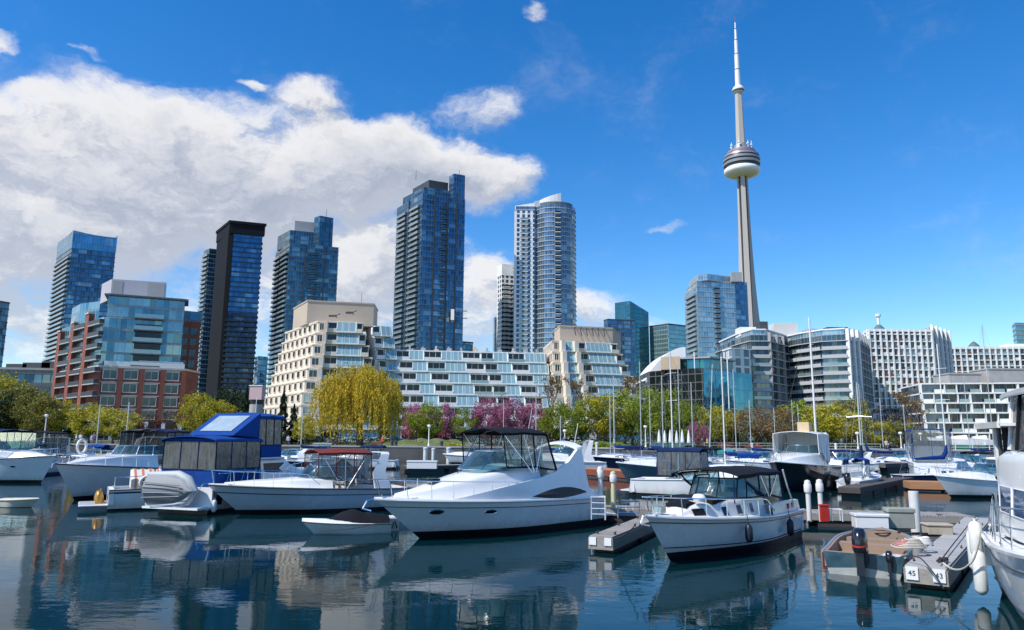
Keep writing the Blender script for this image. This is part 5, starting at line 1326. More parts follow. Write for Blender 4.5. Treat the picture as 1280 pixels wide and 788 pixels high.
def main_cruiser():
    root = thing('cabin_cruiser', 'big white express cruiser with black canopy and swept arch, largest boat in the centre', 'boat')
    bow, st = wl_pts((524, 673), (747, 655), 1.5); WL = (bow-st).length; rake = 1.85; L = WL+rake
    H = Hull(L, 3.3, 1.12, 1.42, rake=rake, draft=.4, ts=.42, p=2.3, stern=.93, wl=.84, bw=.30, sh=1.6, trake=.35, q=.75); place(root, bow, st, L, rake)
    hx = L/2
    hull_mesh(root, H, M_gel, M_boot, .24, None); rub(root, H, M_gel, .05, -.03); rub(root, H, M_cnvn, .012, -.2, 'hull_stripe', f=.80)
    deck(root, H, .40, .45, .38)
    # moulded topsides rising aft
    secs = []
    for t, zr, ins in ((.34, 1.42, .34), (.45, 1.36, .33), (.55, 1.15, .34), (.65, .88, .36), (.75, .58, .40), (.84, .30, .42), (.92, .09, .40)):
        w = H.w(t); z = H.sheer(t); secs.append((H.xo(t, 1), w-ins*.62, z-.02, max(.08, w-ins-.16*(zr)), z+zr*.86, .26*min(1, zr)))
    C = Cab(secs); C.mesh(root, M_gel, 'cabin_trunk', .09)
    # wing-like side panels sweeping up to the arch
    prof = [(-.98*hx, .02, .05), (-.88*hx, .12, .14), (-.80*hx, .24, .40), (-.765*hx, .30, 1.90), (-.72*hx, .30, 1.88), (-.60*hx, .27, 1.42), (-.46*hx, .23, 1.08), (-.28*hx, .17, .84), (-.05*hx, .10, .64), (.20*hx, .05, .40), (.42*hx, .01, .16), (.55*hx, 0, .02)]
    for s_ in (1, -1):
        mb = MB(); up_o, up_i, lo_o, lo_i = [], [], [], []
        for (x, ins, h) in prof:
            t = (x+L/2)/L; w = H.w(t); z0 = H.sheer(t)-.03; lean = .16*max(0, h-.5)
            lo_o.append((x, s_*(w-.02), z0)); up_o.append((x, s_*(w-.04-ins*.35-lean), z0+h)); up_i.append((x, s_*(w-.20-ins*.35-lean), z0+h-.01)); lo_i.append((x, s_*(w-.34), z0))
        rr = [lo_o, up_o, up_i, lo_i]
        if s_ < 0: rr = rr[::-1]
        mb.loft([list(r_) for r_ in rr], 0, False); mb.face([rr[0][0], rr[1][0], rr[2][0], rr[3][0]], 0); mb.face([rr[3][-1], rr[2][-1], rr[1][-1], rr[0][-1]], 0)
        o = mb.build('side_wing', M_gel, root, smooth=50)
        def fy(x, z):
            t = (x+L/2)/L; w = H.w(t)
            for (a, b_) in zip(prof, prof[1:]):
                if a[0] <= x <= b_[0]:
                    u = (x-a[0])/(b_[0]-a[0]); h = lerp(a[2], b_[2], u); ins = lerp(a[1], b_[1], u); k = (z-H.sheer(t)+.03)/max(.05, h); return lerp(w-.02, w-.04-ins*.35-.16*max(0, h-.5), max(0, min(1, k)))
            return w
        n = 18; eye = []
        x0, x1 = -.76*hx, -.14*hx
        zc = lambda x: H.sheer((x+L/2)/L)
        up = [(lerp(x0, x1, i/n), zc(x0)+.20+.26*math.sin(math.pi*(i/n)**.85)-.03*i/n) for i in range(n+1)]; dn = [(lerp(x1, x0, i/n), zc(x0)+.20-.13*math.sin(math.pi*i/n)-.03*(1-i/n)) for i in range(1, n)]
        panel(o, fy, up+dn, M_port, .012, 'eye_window', (s_,))
    # arch crossbeam
    t = (-.775*hx+L/2)/L; z = H.sheer(t)+1.86; w = H.w(t)-.42; mb = MB()
    rings = [[(-.79*hx+dx, w*v, z+.22*(1-v*v)+dz) for dx, dz in ((0, 0), (.34, -.05), (.34, .05), (0, .1))] for v in [-1+2*i/12 for i in range(13)]]
    mb.loft(rings, 0, True, True); mb.build('radar_arch', M_gel, root, smooth=40)
    for px, pz in ((.60, .62), (.22, .60)):
        x = px*hx; zz = pz*H.sheer((x+hx)/L); panel(root, H.y, ell(x, zz+.10, .23, .075), M_port, .012, 'porthole', frame=M_steel)
    zc = 2.28
    Xs = .16*hx; tt = (Xs+hx)/L
    windscreen(root, .26*hx, -.34*hx, 1.20, 1.02, 2.28, 2.92, .85, fm=M_steel)
    mb = MB(); mb.tube([(.28*hx, -.2, 2.1), (.0*hx, -.75, 3.45)], .022, 5); mb.build('screen_strut', M_steel, root)
    can = canopy(root, -.36*hx, .10*hx, 1.22, 3.66, .17, M_cnvk, .10, .03, pivot=(-.22*hx, 1.28, 2.15))
    lo = lambda x, s_: (x, 1.25*s_, 2.36 if x > -.3*hx else 2.2)
    for s_ in (1, -1):
        curtain(can, [lo(.05*hx, s_), lo(-.10*hx, s_), lo(-.24*hx, s_), lo(-.46*hx, s_)], [(.08*hx, 1.2*s_, 3.56), (-.10*hx, 1.21*s_, 3.58), (-.22*hx, 1.21*s_, 3.58), (-.36*hx, 1.2*s_, 3.56)], M_vinyl, M_cnvk, .05)
    curtain(can, [(-.47*hx, y, 2.2) for y in (-1.25, -.4, .4, 1.25)], [(-.36*hx, y, 3.62) for y in (-1.2, -.4, .4, 1.2)], M_vinyl, M_cnvk, .05)
    seatblock(root, -.44*hx, -.30*hx, -.9, -.3, 1.2, 1.75, -1); seatblock(root, -.44*hx, -.30*hx, .3, .9, 1.2, 1.75, -1); seatblock(root, -.74*hx, -.62*hx, -1, 1, .8, 1.25, -1)
    steer(root, -.12*hx, -.55, 2.1); rail(root, H, .42, 1, .62, 8, .12, tip=.25)
    # swim platform, anchor, hatches, lights
    mb = MB(); mb.box(-hx-.75, -hx+.05, -1.35, 1.35, .30, .38); o = mb.build('swim_platform', M_gel, root); bv = o.modifiers.new('b', 'BEVEL'); bv.width = .03
    mb = MB(); mb.tube([(hx-.3, 0, 1.46), (hx+.28, 0, 1.36), (hx+.42, 0, 1.12)], .03, 6); mb.tube([(hx+.2, -.16, 1.05), (hx+.44, 0, 1.12), (hx+.2, .16, 1.05)], .03, 5); mb.build('anchor', M_steel, root)
    mb = MB(); mb.box(.50*hx, .60*hx, -.26, .26, 1.92, 1.99); mb.build('deck_hatch', M_port, root)
    mb = MB(); mb.box(.36*hx, .60*hx, -.6, -.42, 1.80, 1.98); mb.box(.34*hx, .5*hx, .42, .6, 1.9, 2.05); mb.build('grab_rail', M_steel, root) if False else None
    mb = MB(); mb.tube([(-.82*hx, .4, H.sheer(.1)+1.5), (-.9*hx, .4, H.sheer(.1)+2.9)], .012, 4); mb.build('antenna', M_gel, root)
    cleats(root, H, (.06, .45, .88))
    for x in (-.92*hx,): fender(root, x, -1.62, 1.1, .6, .12, M_fendw)
    return root, H
main_cruiser()

def trawler():
    root = thing('cabin_cruiser', 'white cabin boat with black canvas covers and two dark fenders, right of centre', 'boat')
    bow, st = wl_pts((838, 702), (996, 671), 1.3); rake = 1.35; L = (bow-st).length+rake
    H = Hull(L, 2.9, .98, 1.36, rake=rake, draft=.5, ts=.40, p=2.0, stern=.86, wl=.88, bw=.38, sh=1.9, trake=.1, q=.8); place(root, bow, st, L, rake); hx = L/2
    hull_mesh(root, H, M_gelw, M_boot, .26, None); rub(root, H, M_gelw, .045, -.03); rub(root, H, M_cnvn, .014, -.2, 'boot_line', f=.30); rub(root, H, M_rubb, .018, -.2, 'hull_stripe', f=.86)
    deck(root, H, .30, .35, .30)
    C = Cab([(-.30*hx, 1.12, .95, .98, 1.62, .12), (.05*hx, 1.08, 1.02, .94, 1.60, .12), (.38*hx, .92, 1.10, .74, 1.58, .14), (.58*hx, .66, 1.2, .48, 1.50, .16), (.66*hx, .5, 1.25, .32, 1.36, .1)]); C.mesh(root, M_gelw, 'cabin_trunk', .05)
    for x in (-.06, .12, .30): panel(root, C.y, rquad(x*hx-.16, x*hx+.16, 1.18, 1.44), M_port, .012, 'window', frame=M_steel)
    # cloth covers on the cabin top
    for nm, x0, x1, w, z in (('hatch_cover', .46, .62, .32, 1.56), ('screen_cover', .16, .42, .72, 1.62)):
        mb = MB(); rows = [[(lerp(x0, x1, i/5)*hx, w*v, z+.13*math.sin(math.pi*max(.06, min(.94, i/5)))*(1-v*v*.6)) for v in (-1, -.5, 0, .5, 1)] for i in range(6)]
        mb.loft(rows, 0, False); mb.loft([rows[0], [(x, y, z-.08) for x, y, _ in rows[0]]], 0, False); mb.loft([[(x, y, z-.08) for x, y, _ in rows[-1]], rows[-1]], 0, False)
        mb.loft([[r_[0] for r_ in rows], [(r_[0][0], r_[0][1], z-.1) for r_ in rows]], 0, False); mb.loft([[(r_[-1][0], r_[-1][1], z-.1) for r_ in rows], [r_[-1] for r_ in rows]], 0, False)
        mb.build(nm, M_cnvk, root, smooth=60)
    panel(root, lambda x, z: C.y(x, z), rquad(.50*hx, .60*hx, 1.26, 1.44), M_cnvk, .02, 'window_cover')
    # wheelhouse with screen and black top
    windscreen(root, .20*hx, -.36*hx, 1.06, .98, 1.62, 2.22, .35, fm=M_cnvk, mull=(2, 3, 5, 7, 9, 10))
    can = canopy(root, -.60*hx, .20*hx, 1.12, 2.42, .13, M_cnvk, .12, .03, pivot=(-.3*hx, 1.18, 1.6))
    for s_ in (1, -1):
        curtain(can, [(.02*hx, 1.04*s_, 2.1), (-.2*hx, 1.08*s_, 1.68), (-.38*hx, 1.1*s_, 1.62), (-.62*hx, 1.12*s_, 1.45)], [(.08*hx, 1.08*s_, 2.32), (-.16*hx, 1.1*s_, 2.34), (-.38*hx, 1.1*s_, 2.34), (-.58*hx, 1.1*s_, 2.32)], M_screen, M_cnvn, .06)
    for s_ in (1, -1):  # raised coamings aft with two windows
        mb = MB(); xs = (-.99*hx, -.95*hx, -.60*hx, -.32*hx, -.28*hx); hs = (.02, .34, .36, .34, .2)
        for k in range(4):
            x0, x1 = xs[k], xs[k+1]; a, b_ = H.w((x0+hx)/L)-.1, H.w((x1+hx)/L)-.1; za, zb = H.sheer((x0+hx)/L), H.sheer((x1+hx)/L)
            o_ = [(x0, s_*a, za-.02), (x1, s_*b_, zb-.02), (x1, s_*(b_-.04), zb+hs[k+1]), (x0, s_*(a-.04), za+hs[k])]; i_ = [(x, y-s_*.14, z) for x, y, z in o_]
            mb.face(o_ if s_ < 0 else o_[::-1]); mb.face(i_[::-1] if s_ < 0 else i_); mb.face([o_[3], o_[2], i_[2], i_[3]] if s_ < 0 else [i_[3], i_[2], o_[2], o_[3]])
            if k == 0: mb.face([o_[0], o_[3], i_[3], i_[0]] if s_ < 0 else [i_[0], i_[3], o_[3], o_[0]])
        o = mb.build('coaming', M_gelw, root)
        for x in (-.78, -.66): panel(o, lambda xx, zz: H.w((xx+hx)/L)-.10, rquad(x*hx-.12, x*hx+.12, 1.09, 1.27), M_port, .006, 'window', (s_,))
    mb = MB(); mb.tube([(-.66*hx, -1.1, 2.4), (-.72*hx, -1.14, 1.8), (-.82*hx, -1.16, 1.2)], .03, 5); mb.tube([(-.66*hx, 1.1, 2.4), (-.72*hx, 1.14, 1.8), (-.82*hx, 1.16, 1.2)], .03, 5); mb.build('arch', M_gelw, root)
    rail(root, H, .34, 1, .52, 7, .1, tip=.18); cleats(root, H, (.05, .5, .9))
    seatblock(root, -.55*hx, -.42*hx, -.8, -.3, .8, 1.3, -1); seatblock(root, -.55*hx, -.42*hx, .3, .8, .8, 1.3, -1); steer(root, -.22*hx, -.5, 1.75)
    near = -1 if (Matrix.Rotation(root.rotation_euler.z, 3, 'Z') @ Vector((0, 1, 0))).y > 0 else 1
    for x in (.20, -.52): fender(root, x*hx, near*(H.w((x*hx+hx)/L)+.1), H.sheer((x*hx+hx)/L)+.1, .55, .115, M_fendk, M_ropek, .28)
    mb = MB(); mb.tube([(.2*hx, near*.98, 1.5), (.2*hx, near*.98, 2.35)], .02, 5); mb.build('flag_staff', M_cnvn, root)
    mb = MB(); mb.tube([(hx-.35, 0, 1.42), (hx+.18, 0, 1.36), (hx+.30, 0, 1.16)], .03, 6); mb.tube([(hx+.1, -.15, 1.12), (hx+.32, 0, 1.16), (hx+.1, .15, 1.12)], .03, 5); mb.build('anchor', M_steel, root)
    mb = MB(); mb.box(hx-.9, hx-.6, -.14, .14, 1.38, 1.56); mb.build('windlass', M_steel, root)
    mb = MB(); mb.lathe([(.02, 1.62), (.16, 1.64), (.2, 1.75), (.14, 1.84), (.02, 1.86)], 12, c=(.52*hx, .52)); mb.build('deck_light', M_gel, root, smooth=50)
trawler()

def express(label, bow, st, beam, hullm=M_gel, boot=M_boot, f0=.95, f1=1.3, can=None, cloth=M_cnvk, trunk=.45, arch=True, screen=M_screen, ports=2, railh=.5, curt=None, name='motor_boat', rake=1.1, stripe=None, detail=True, canz=2.75, sc_z=1.62, win=True, side_win=True, tc=.42, group=None, bootz=.2, platform=True):
    """runabout / express cruiser used for several boats"""
    root = thing(name, label, 'boat', group=group); b_, s_ = Vector(bow), Vector(st); L = (b_-s_).length+rake
    H = Hull(L, beam, f0, f1, rake=rake, draft=.4, ts=.42, p=2.2, stern=.93, wl=.85, bw=.33, sh=1.6, trake=.2); place(root, b_, s_, L, rake); hx = L/2
    hull_mesh(root, H, hullm, boot, bootz, stripe, (.72, .76)); rub(root, H, M_rubb if detail else M_gel, .035, -.02)
    deck(root, H, tc, .35, .3)
    e = lambda t: H.w(t)
    k = trunk
    C = Cab([(H.xo(tc-.02, 1), e(tc)-.28, H.sheer(tc)-.02, e(tc)-.42, H.sheer(tc)+k, .16), (H.xo(.6, 1), e(.6)-.26, H.sheer(.6)-.02, e(.6)-.42, H.sheer(.6)+k*.85, .16), (H.xo(.78, 1), max(.2, e(.78)-.3), H.sheer(.78)-.02, max(.15, e(.78)-.5), H.sheer(.78)+k*.5, .14), (H.xo(.92, 1), .14, H.sheer(.92)+.0, .10, H.sheer(.92)+.06, .03)]); C.mesh(root, M_gel, 'cabin_trunk', .05)
    zs = H.sheer(tc)+k; xf = H.xo(tc+.13, 1); xb = H.xo(tc-.16, 1); w = e(tc)-.36
    windscreen(root, xf, xb, w, w*.86, zs-.03, zs+.52, .5, m=screen)
    if ports and detail:
        for i in range(ports): panel(root, H.y, ell(H.xo(.62+.14*i, .7), H.sheer(.65)*.68, .17, .06), M_port, .012, 'porthole')
    if arch:
        x = H.xo(.2, 1); mb = MB(); w2 = e(.2)-.1; zt = H.f0+arch*1.25; mb2 = []
        rings = []
        path = [(x-.25, -w2, H.f0-.02), (x-.02, -w2+.05, H.f0+.7), (x-.35, -w2+.22, zt-.1), (x-.45, -w2*.6, zt), (x-.45, w2*.6, zt), (x-.35, w2-.22, zt-.1), (x-.02, w2-.05, H.f0+.7), (x-.25, w2, H.f0-.02)]
        wd = [.42, .3, .2, .18, .18, .2, .3, .42]
        for (p, q_) in zip(path, wd): rings.append([(p[0]-q_, p[1]-.04, p[2]), (p[0]+q_, p[1]-.04, p[2]), (p[0]+q_, p[1]+.04, p[2]+.05), (p[0]-q_, p[1]+.04, p[2]+.05)])
        mb.loft(rings, 0, True, True); mb.build('radar_arch', M_gel, root, smooth=35)
    if can:
        x0, x1 = can; cc = canopy(root, x0*hx, x1*hx, w+.12, canz, .13, cloth, .1, .02, pivot=((x0+x1)/2*hx, e(.3)-.12, H.f0+.05))
        if curt:
            for s_ in (1, -1):
                xs = [lerp(x1, x0, i/3)*hx for i in range(4)]; curtain(cc, [(x, (w+.14)*s_, max(H.f0+.25, min(zs+.1, zs+.45-(xs[0]-x)*.5))) for x in xs], [(x, (w+.11)*s_, canz-.08) for x in xs], curt, cloth, .045)
            curtain(cc, [(x0*hx-.12, y, H.f0+.2) for y in (-w, 0, w)], [(x0*hx, y, canz) for y in (-w, 0, w)], curt, cloth, .045)
    if railh: rail(root, H, tc+.05, 1, railh, 6 if detail else 4, .1, tip=.15)
    if detail:
        cleats(root, H, (.06, .9)); seatblock(root, -.4*hx, -.28*hx, -.75, -.25, .6, 1.15, -1); seatblock(root, -.4*hx, -.28*hx, .25, .75, .6, 1.15, -1); steer(root, xb+.15, -.45, zs+.05)
        mb = MB(); mb.tube([(hx-.3, 0, H.f1+.08), (hx+.16, 0, H.f1), (hx+.26, 0, H.f1-.2)], .028, 6); mb.build('anchor', M_steel, root)
    if platform: mb = MB(); mb.box(-hx-.6, -hx+.02, -beam*.4, beam*.4, .28, .35); mb.build('swim_platform', M_gel, root)
    return root, H, C

# grey-hulled cruiser left of the big one
bow, st = wl_pts((301, 643), (512, 637), 1.5)
rootF, HF, CF = express('long white cruiser with grey-blue hull and maroon canopy, left of the big cruiser', bow[:2], st[:2], 3.1, M_gelg, M_boot, 1.02, 1.32, can=(-.52, .02), cloth=M_cnvr, curt=M_vinyl, arch=1.3, trunk=.42, ports=0, rake=1.5, stripe=M_dkmet, name='cabin_cruiser', canz=2.72, railh=.62, tc=.45)
for x_, y_, z_, w__ in ((-.40, -.3, 1.75, .5), (-.55, -.6, 1.55, .4)):
    mb = MB(); hx_ = HF.L/2; mb.add([(x_*hx_-.9, -1.25, 1.35), (x_*hx_+1.0, -1.2, 1.62), (x_*hx_+.2, -1.15, 2.3), (x_*hx_-.9, -.2, 1.35), (x_*hx_+1.0, -.2, 1.62), (x_*hx_+.2, -.3, 2.3)], [(0, 1, 2), (5, 4, 3), (0, 3, 4, 1), (1, 4, 5, 2), (2, 5, 3, 0)], 0); break
mb.build('folded_cover', M_cnvk, rootF)

# blue canvas flybridge boat
def flybridge():
    root = thing('flybridge_cruiser', 'flybridge cruiser under bright blue canvas with a grey dinghy tied across its stern', 'boat')
    s_ = gz(262, 646); d = Vector((.32, .95)).normalized(); L = 10.0; n = Vector((-d.y, d.x)); st = Vector(s_[:2])+n*1.40+Vector((-.35, .7)); bow = st+d*(L-1.2)
    H = Hull(L, 3.3, 1.15, 1.6, rake=1.2, draft=.5, ts=.4, p=2.2, stern=.93, wl=.86, bw=.35); place(root, bow, st, L, 1.2); hx = L/2
    hull_mesh(root, H, M_gel, M_boot, .17); rub(root, H, M_gel, .045, -.02); deck(root, H, .52, .6, .3)
    # deckhouse
    C = Cab([(-.30*hx, 1.42, 1.2, 1.3, 2.25, .12), (.10*hx, 1.42, 1.25, 1.28, 2.28, .12), (.26*hx, 1.38, 1.28, 1.1, 1.95, .15), (.52*hx, 1.15, 1.35, .85, 1.66, .15), (.80*hx, .55, 1.48, .35, 1.62, .08)]); C.mesh(root, M_gel, 'deckhouse', .05)
    panel(root, C.y, [(-.26*hx, 1.62), (.02*hx, 1.62), (.22*hx, 1.68), (.06*hx, 2.08), (-.26*hx, 2.08)], M_port, .012, 'window')
    panel(root, H.y, rquad(-.93*hx, -.85*hx, .38, .82), M_port, .012, 'porthole')
    # bridge deck + blue canvas enclosures
    mb = MB(); mb.box(-.98*hx+.1, .04*hx, -1.45, 1.45, 2.28, 2.36); o = mb.build('bridge_deck', M_gel, root); bv = o.modifiers.new('b', 'BEVEL'); bv.width = .03
    # lower aft-deck enclosure: cloth below, mesh panels above
    def ring(x0, x1, w, z0, z1, w1=None, m=M_cnvb, name='canvas_side', panels=3, pm=M_vinylg, zm=None, zt_=None):
        w1 = w1 or w; zm = zm or lerp(z0, z1, .34); zt_ = zt_ or z1-.12
        mb = MB(); 
        for (p, q_) in (((x0, -w), (x1, -w)), ((x1, w), (x0, w)), ((x0, w), (x0, -w)), ((x1, -w), (x1, w))):
            P, Q = Vector(p), Vector(q_); k = w1/w
            mb.face([(P.x, P.y, z0), (Q.x, Q.y, z0), (Q.x, Q.y*lerp(1, k, .35), zm), (P.x, P.y*lerp(1, k, .35), zm)], 0)
            mb.face([(P.x, P.y*lerp(1, k, .9), zt_), (Q.x, Q.y*lerp(1, k, .9), zt_), (Q.x, Q.y*k, z1), (P.x, P.y*k, z1)], 0)
        o = mb.build(name, m, root); 
        for (p, q_, nn) in (((x0, -w), (x1, -w), panels), ((x1, w), (x0, w), panels), ((x0, w), (x0, -w), 3), ((x1, -w), (x1, w), 3)):
            P, Q = Vector(p), Vector(q_); k = w1/w
            curtain(root, [(lerp(P.x, Q.x, i/nn), lerp(P.y, Q.y, i/nn)*lerp(1, k, .35), zm) for i in range(nn+1)], [(lerp(P.x, Q.x, i/nn), lerp(P.y, Q.y, i/nn)*lerp(1, k, .9), zt_) for i in range(nn+1)], pm, M_cnvn, .06, 'mesh_curtain')
        return o
    ring(-.97*hx, -.36*hx, 1.5, 1.15, 3.27, 1.45, zm=1.9)
    canopy(root, -1.0*hx, -.34*hx, 1.52, 3.30, .12, M_cnvb, .12, .03, hoops=3)
    ring(-.36*hx, .02*hx, 1.3, 2.36, 4.36, 1.22, zm=2.95, panels=3)
    # sloped forward top of the bridge canvas
    canopy(root, -.34*hx, .06*hx, 1.3, 4.42, .14, M_cnvb, .14, .02, hoops=3)
    mb = MB(); w = 1.28; a = [(-.72*hx, -w, 3.42), (-.72*hx, w, 3.42), (-.34*hx, w, 4.5), (-.34*hx, -w, 4.5)]
    mb.face(a, 0); mb.face([(-.72*hx, -w, 3.42), (-.34*hx, -w, 4.5), (-.34*hx, -w, 3.3)], 0); mb.face([(-.72*hx, w, 3.42), (-.34*hx, w, 3.3), (-.34*hx, w, 4.5)], 0); mb.face([(-.34*hx, -w, 3.3), (-.34*hx, -w, 4.5), (-.34*hx, w, 4.5), (-.34*hx, w, 3.3)], 0); o = mb.build('sloping_cover', M_cnvb, root)
    mb = MB(); mb.face([(-.62*hx, -.9, 3.225), (-.38*hx, -.9, 3.81), (-.38*hx, .9, 3.81), (-.62*hx, .9, 3.225)][::-1] if False else [(-.66*hx, .9, 3.625), (-.66*hx, -.9, 3.625), (-.40*hx, -.9, 4.365), (-.40*hx, .9, 4.365)], 0); mb.build('clear_roof_panel', mat('milky_vinyl', (.34, .42, .47), .25, var=.15, scale=2), o)
    # struts, ladder rails, platform
    mb = MB()
    for s2 in (-1, 1):
        for x in (-.86, -.66, -.5): mb.tube([(x*hx, 1.62*s2, 1.16), ((x+.06)*hx, 1.6*s2, 1.9)], .02, 5)
        mb.tube([(-.95*hx, 1.62*s2, 1.75), (-.36*hx, 1.6*s2, 1.75)], .02, 5)
    mb.build('handrail', M_steel, root); rail(root, H, .5, 1, .6, 6, .12)
    mb = MB(); mb.box(-hx-.8, -hx+.05, -1.5, 1.5, .25, .34); mb.build('swim_platform', M_gel, root)
    mb = MB(); mb.box(-hx-.02, -hx+.06, -1.55, 1.55, .3, 1.14); mb.build('transom_panel', M_gel, root)
    for y in (-1.2,): fender(root, -.98*hx, y-.4, 1.0, .55, .12)
    mb = MB(); mb.tube([(.1*hx, .8, 2.3), (.12*hx, .8, 5.4)], .012, 4); mb.build('antenna', M_gel, root)
    return root, d, n, Vector(root.location), H
fb = flybridge()
def tender_on_edge():
    """inflatable standing on its side across the stern"""
    _, d, n, loc, H = fb; hx = H.L/2
    root = thing('inflatable_dinghy', 'grey inflatable dinghy tipped on its side across the stern of the blue canvas boat', 'boat')
    p = loc.to_2d()-d*(hx+.72); root.location = (p.x, p.y, .36); root.rotation_euler = (0, 0, math.atan2(-n.y, -n.x)); root.scale = (.76, 1, 1.05)
    # local x runs across the transom, z up, -y... hull bottom faces aft
    mb = MB(); rows = []
    for i in range(15):
        u = i/14; x = -1.75+3.3*u; w = .62*(1-max(0, (u-.55)/.45)**2.2); zc = .66; 
        rows.append([(x, -.05-.34*(1-v*v)*(1-.5*u**2)+.05, zc+w*v) for v in [-1, -.8, -.5, -.25, 0, .25, .5, .8, 1]])
    mb.loft(rows, 0, False); mb.loft([[(x, .02, z) for x, y, z in r_][::-1] for r_ in rows], 0, False)
    mb.build('bottom', mat('grey_rubber', (.23, .24, .25), .6, var=.12, scale=2), root, smooth=50)
    for z in (.35, .55, .78, .98):
        mb = MB(); mb.tube([(-1.7, -.36, z), (.9, -.32, lerp(z, .66, .3))], .022, 5); mb.build('strake', mat('grey_rubber'), root)
    mb = MB(); tp = [(-1.85, .1, .06), (.3, .1, .06), (1.05, .1, .25), (1.5, .1, .66), (1.05, .1, 1.07), (.3, .1, 1.26), (-1.85, .1, 1.26)]
    mb.tube(tp, [.12, .2, .2, .19, .2, .2, .12], 10); mb.build('tube', mat('light_grey_rubber', (.45, .47, .48), .55, var=.08), root, smooth=60)
tender_on_edge()

# left group
bow, st = gz(104, 626), gz(250, 612)
pb = gz(84, 627)
rootB, HB, CB = express('white cruiser pointing left with a lifebuoy on its rail and a swept white arch', (pb.x, pb.y+.6), (pb.x+.9, pb.y+9.8), 3.5, M_gel, M_boot, 1.35, 1.95, can=(-.80, -.35), cloth=M_cnvn, curt=M_vinylg, arch=1.5, trunk=.75, canz=3.65, name='cabin_cruiser', rake=1.7, tc=.4, ports=1)
def torus_on(root, c, r, n_axis='y', m=M_fendw, name='lifebuoy', rr=.07):
    mb = MB(); P = []
    for i in range(21):
        a = 2*math.pi*i/20; P.append((c[0]+r*math.cos(a), c[1]+(0 if n_axis == 'y' else r*math.sin(a)), c[2]+(r*math.sin(a) if n_axis == 'y' else 0)))
    mb.tube(P, rr, 8, cap=False); return mb.build(name, m, root, smooth=60)
torus_on(rootB, (HB.L*.24, -.7, 2.75), .36)
express('white cruiser with blue and black canopies at the far left edge', (gz(62, 604)[0]-.6, gz(62, 604)[1]), (gz(62, 604)[0]-9.5, gz(62, 604)[1]+2.5), 3.4, M_gel, M_boot, 1.4, 1.9, can=(-.5, .3), cloth=M_cnvn, curt=M_vinyl, arch=0, trunk=.75, canz=3.6, name='cabin_cruiser', ports=2)
express('white boat with a bright blue canvas top half out of frame at the far left', (gz(8, 590)[0]-2, gz(8, 590)[1]+2), (gz(8, 590)[0]-10, gz(8, 590)[1]+5), 3.2, M_gel, M_bootb, 1.2, 1.6, can=(-.3, .35), cloth=M_cnvb, curt=M_screen, arch=0, trunk=.7, canz=3.3, name='cabin_cruiser', ports=0, detail=False)
# open-sterned boat with striped cushions
def cuddy():
    root = thing('motor_boat', 'white boat showing its stern, with striped cushions and a brassy stern drive', 'boat')
    s_ = gz(128, 640); d = Vector((.86, .50)).normalized(); L = 7.8; n = Vector((-d.y, d.x)); st = Vector(s_[:2])+n*1.15+Vector((.1, .2)); bow = st+d*(L-1)
    H = Hull(L, 2.7, .95, 1.25, rake=1.0, stern=.95); place(root, bow, st, L, 1.0); hx = L/2
    hull_mesh(root, H, M_gel, M_boot, .10, M_cnvn, (.80, .88)); rub(root, H, M_rubb, .03); deck(root, H, .55, .4, .26)
    C = Cab([(.0*hx, 1.0, .98, .88, 1.55, .14), (.3*hx, .95, 1.05, .8, 1.5, .14), (.72*hx, .4, 1.15, .25, 1.25, .06)]); C.mesh(root, M_gel, 'cabin_trunk'); windscreen(root, .24*hx, -.2*hx, .95, .85, 1.5, 2.0, .4)
    mb = MB(); mb.box(-hx-1.15, -hx+.02, -1.15, 1.15, .22, .30); o = mb.build('swim_platform', M_gel, root); bv = o.modifiers.new('b', 'BEVEL'); bv.width = .03
    st_m = bpy.data.materials.new('striped_cushion'); st_m.use_nodes = True; t = NT(st_m.node_tree); x, y, z = t.sep(t.node('ShaderNodeTexCoord').outputs['Object'])
    f = t.m('FRACT', t.m('MULTIPLY', x, 3.1)); t.l.new(t.mix(t.m('LESS_THAN', f, .35), (.72, .66, .56), (.55, .20, .10)), t.n['Principled BSDF'].inputs['Base Color'])
    mb = MB()
    for k, (x0, x1) in enumerate(((-.78, -.52), (-.50, -.26))):
        rows = [[(lerp(x0, x1, i/6)*hx, y, 1.35+.42*(1-abs(y)/1.3)+(.06 if i in (1, 3, 5) else 0)) for y in (-1.25, -.9, -.4, 0)] for i in range(7)]
        mb.loft(rows, 0, False); mb.loft([[(r_[0][0], r_[0][1], .98) for r_ in rows], [r_[0] for r_ in rows]], 0, False); mb.loft([[r_[-1] for r_ in rows], [(r_[-1][0], 0, 1.0) for r_ in rows]], 0, False)
        for r_ in (rows[0], rows[-1]): mb.loft([r_, [(a, b_, 1.0) for a, b_, _ in r_]], 0, False)
    mb.build('cushion', st_m, root, smooth=40)
    canopy(root, -.28*hx, .16*hx, 1.02, 2.42, .1, M_cnvn, .25, .02, pivot=(-.1*hx, 1.1, 1.0))
    # stern drive + bracket
    br = mat('brass', (.42, .22, .05), .35, .6, var=.2); mb = MB()
    for y in (-.45, 0., .45): mb.lathe([(.05, .32), (.17, .36), (.19, .55), (.13, .78), (.04, .85)], 10, c=(-hx-.35, y))
    mb.box(-hx-.5, -hx-.1, -.6, .6, .30, .36); mb.tube([(-hx-.3, -.7, .3), (-hx-.3, -.7, .9), (-hx-.3, .7, .9), (-hx-.3, .7, .3)], .025, 5); mb.build('stern_drive', br, root, smooth=40)
    torus_on(root, (-.62*hx, -1.36, 1.25), .26)
    mb = MB(); mb.tube([(-hx+.2, -1.2, .9), (-hx+.2, -1.2, 1.5), (-.5*hx, -1.3, 1.55)], .02, 5); mb.build('handrail', M_steel, root); cleats(root, H, (.04, .5))
cuddy()
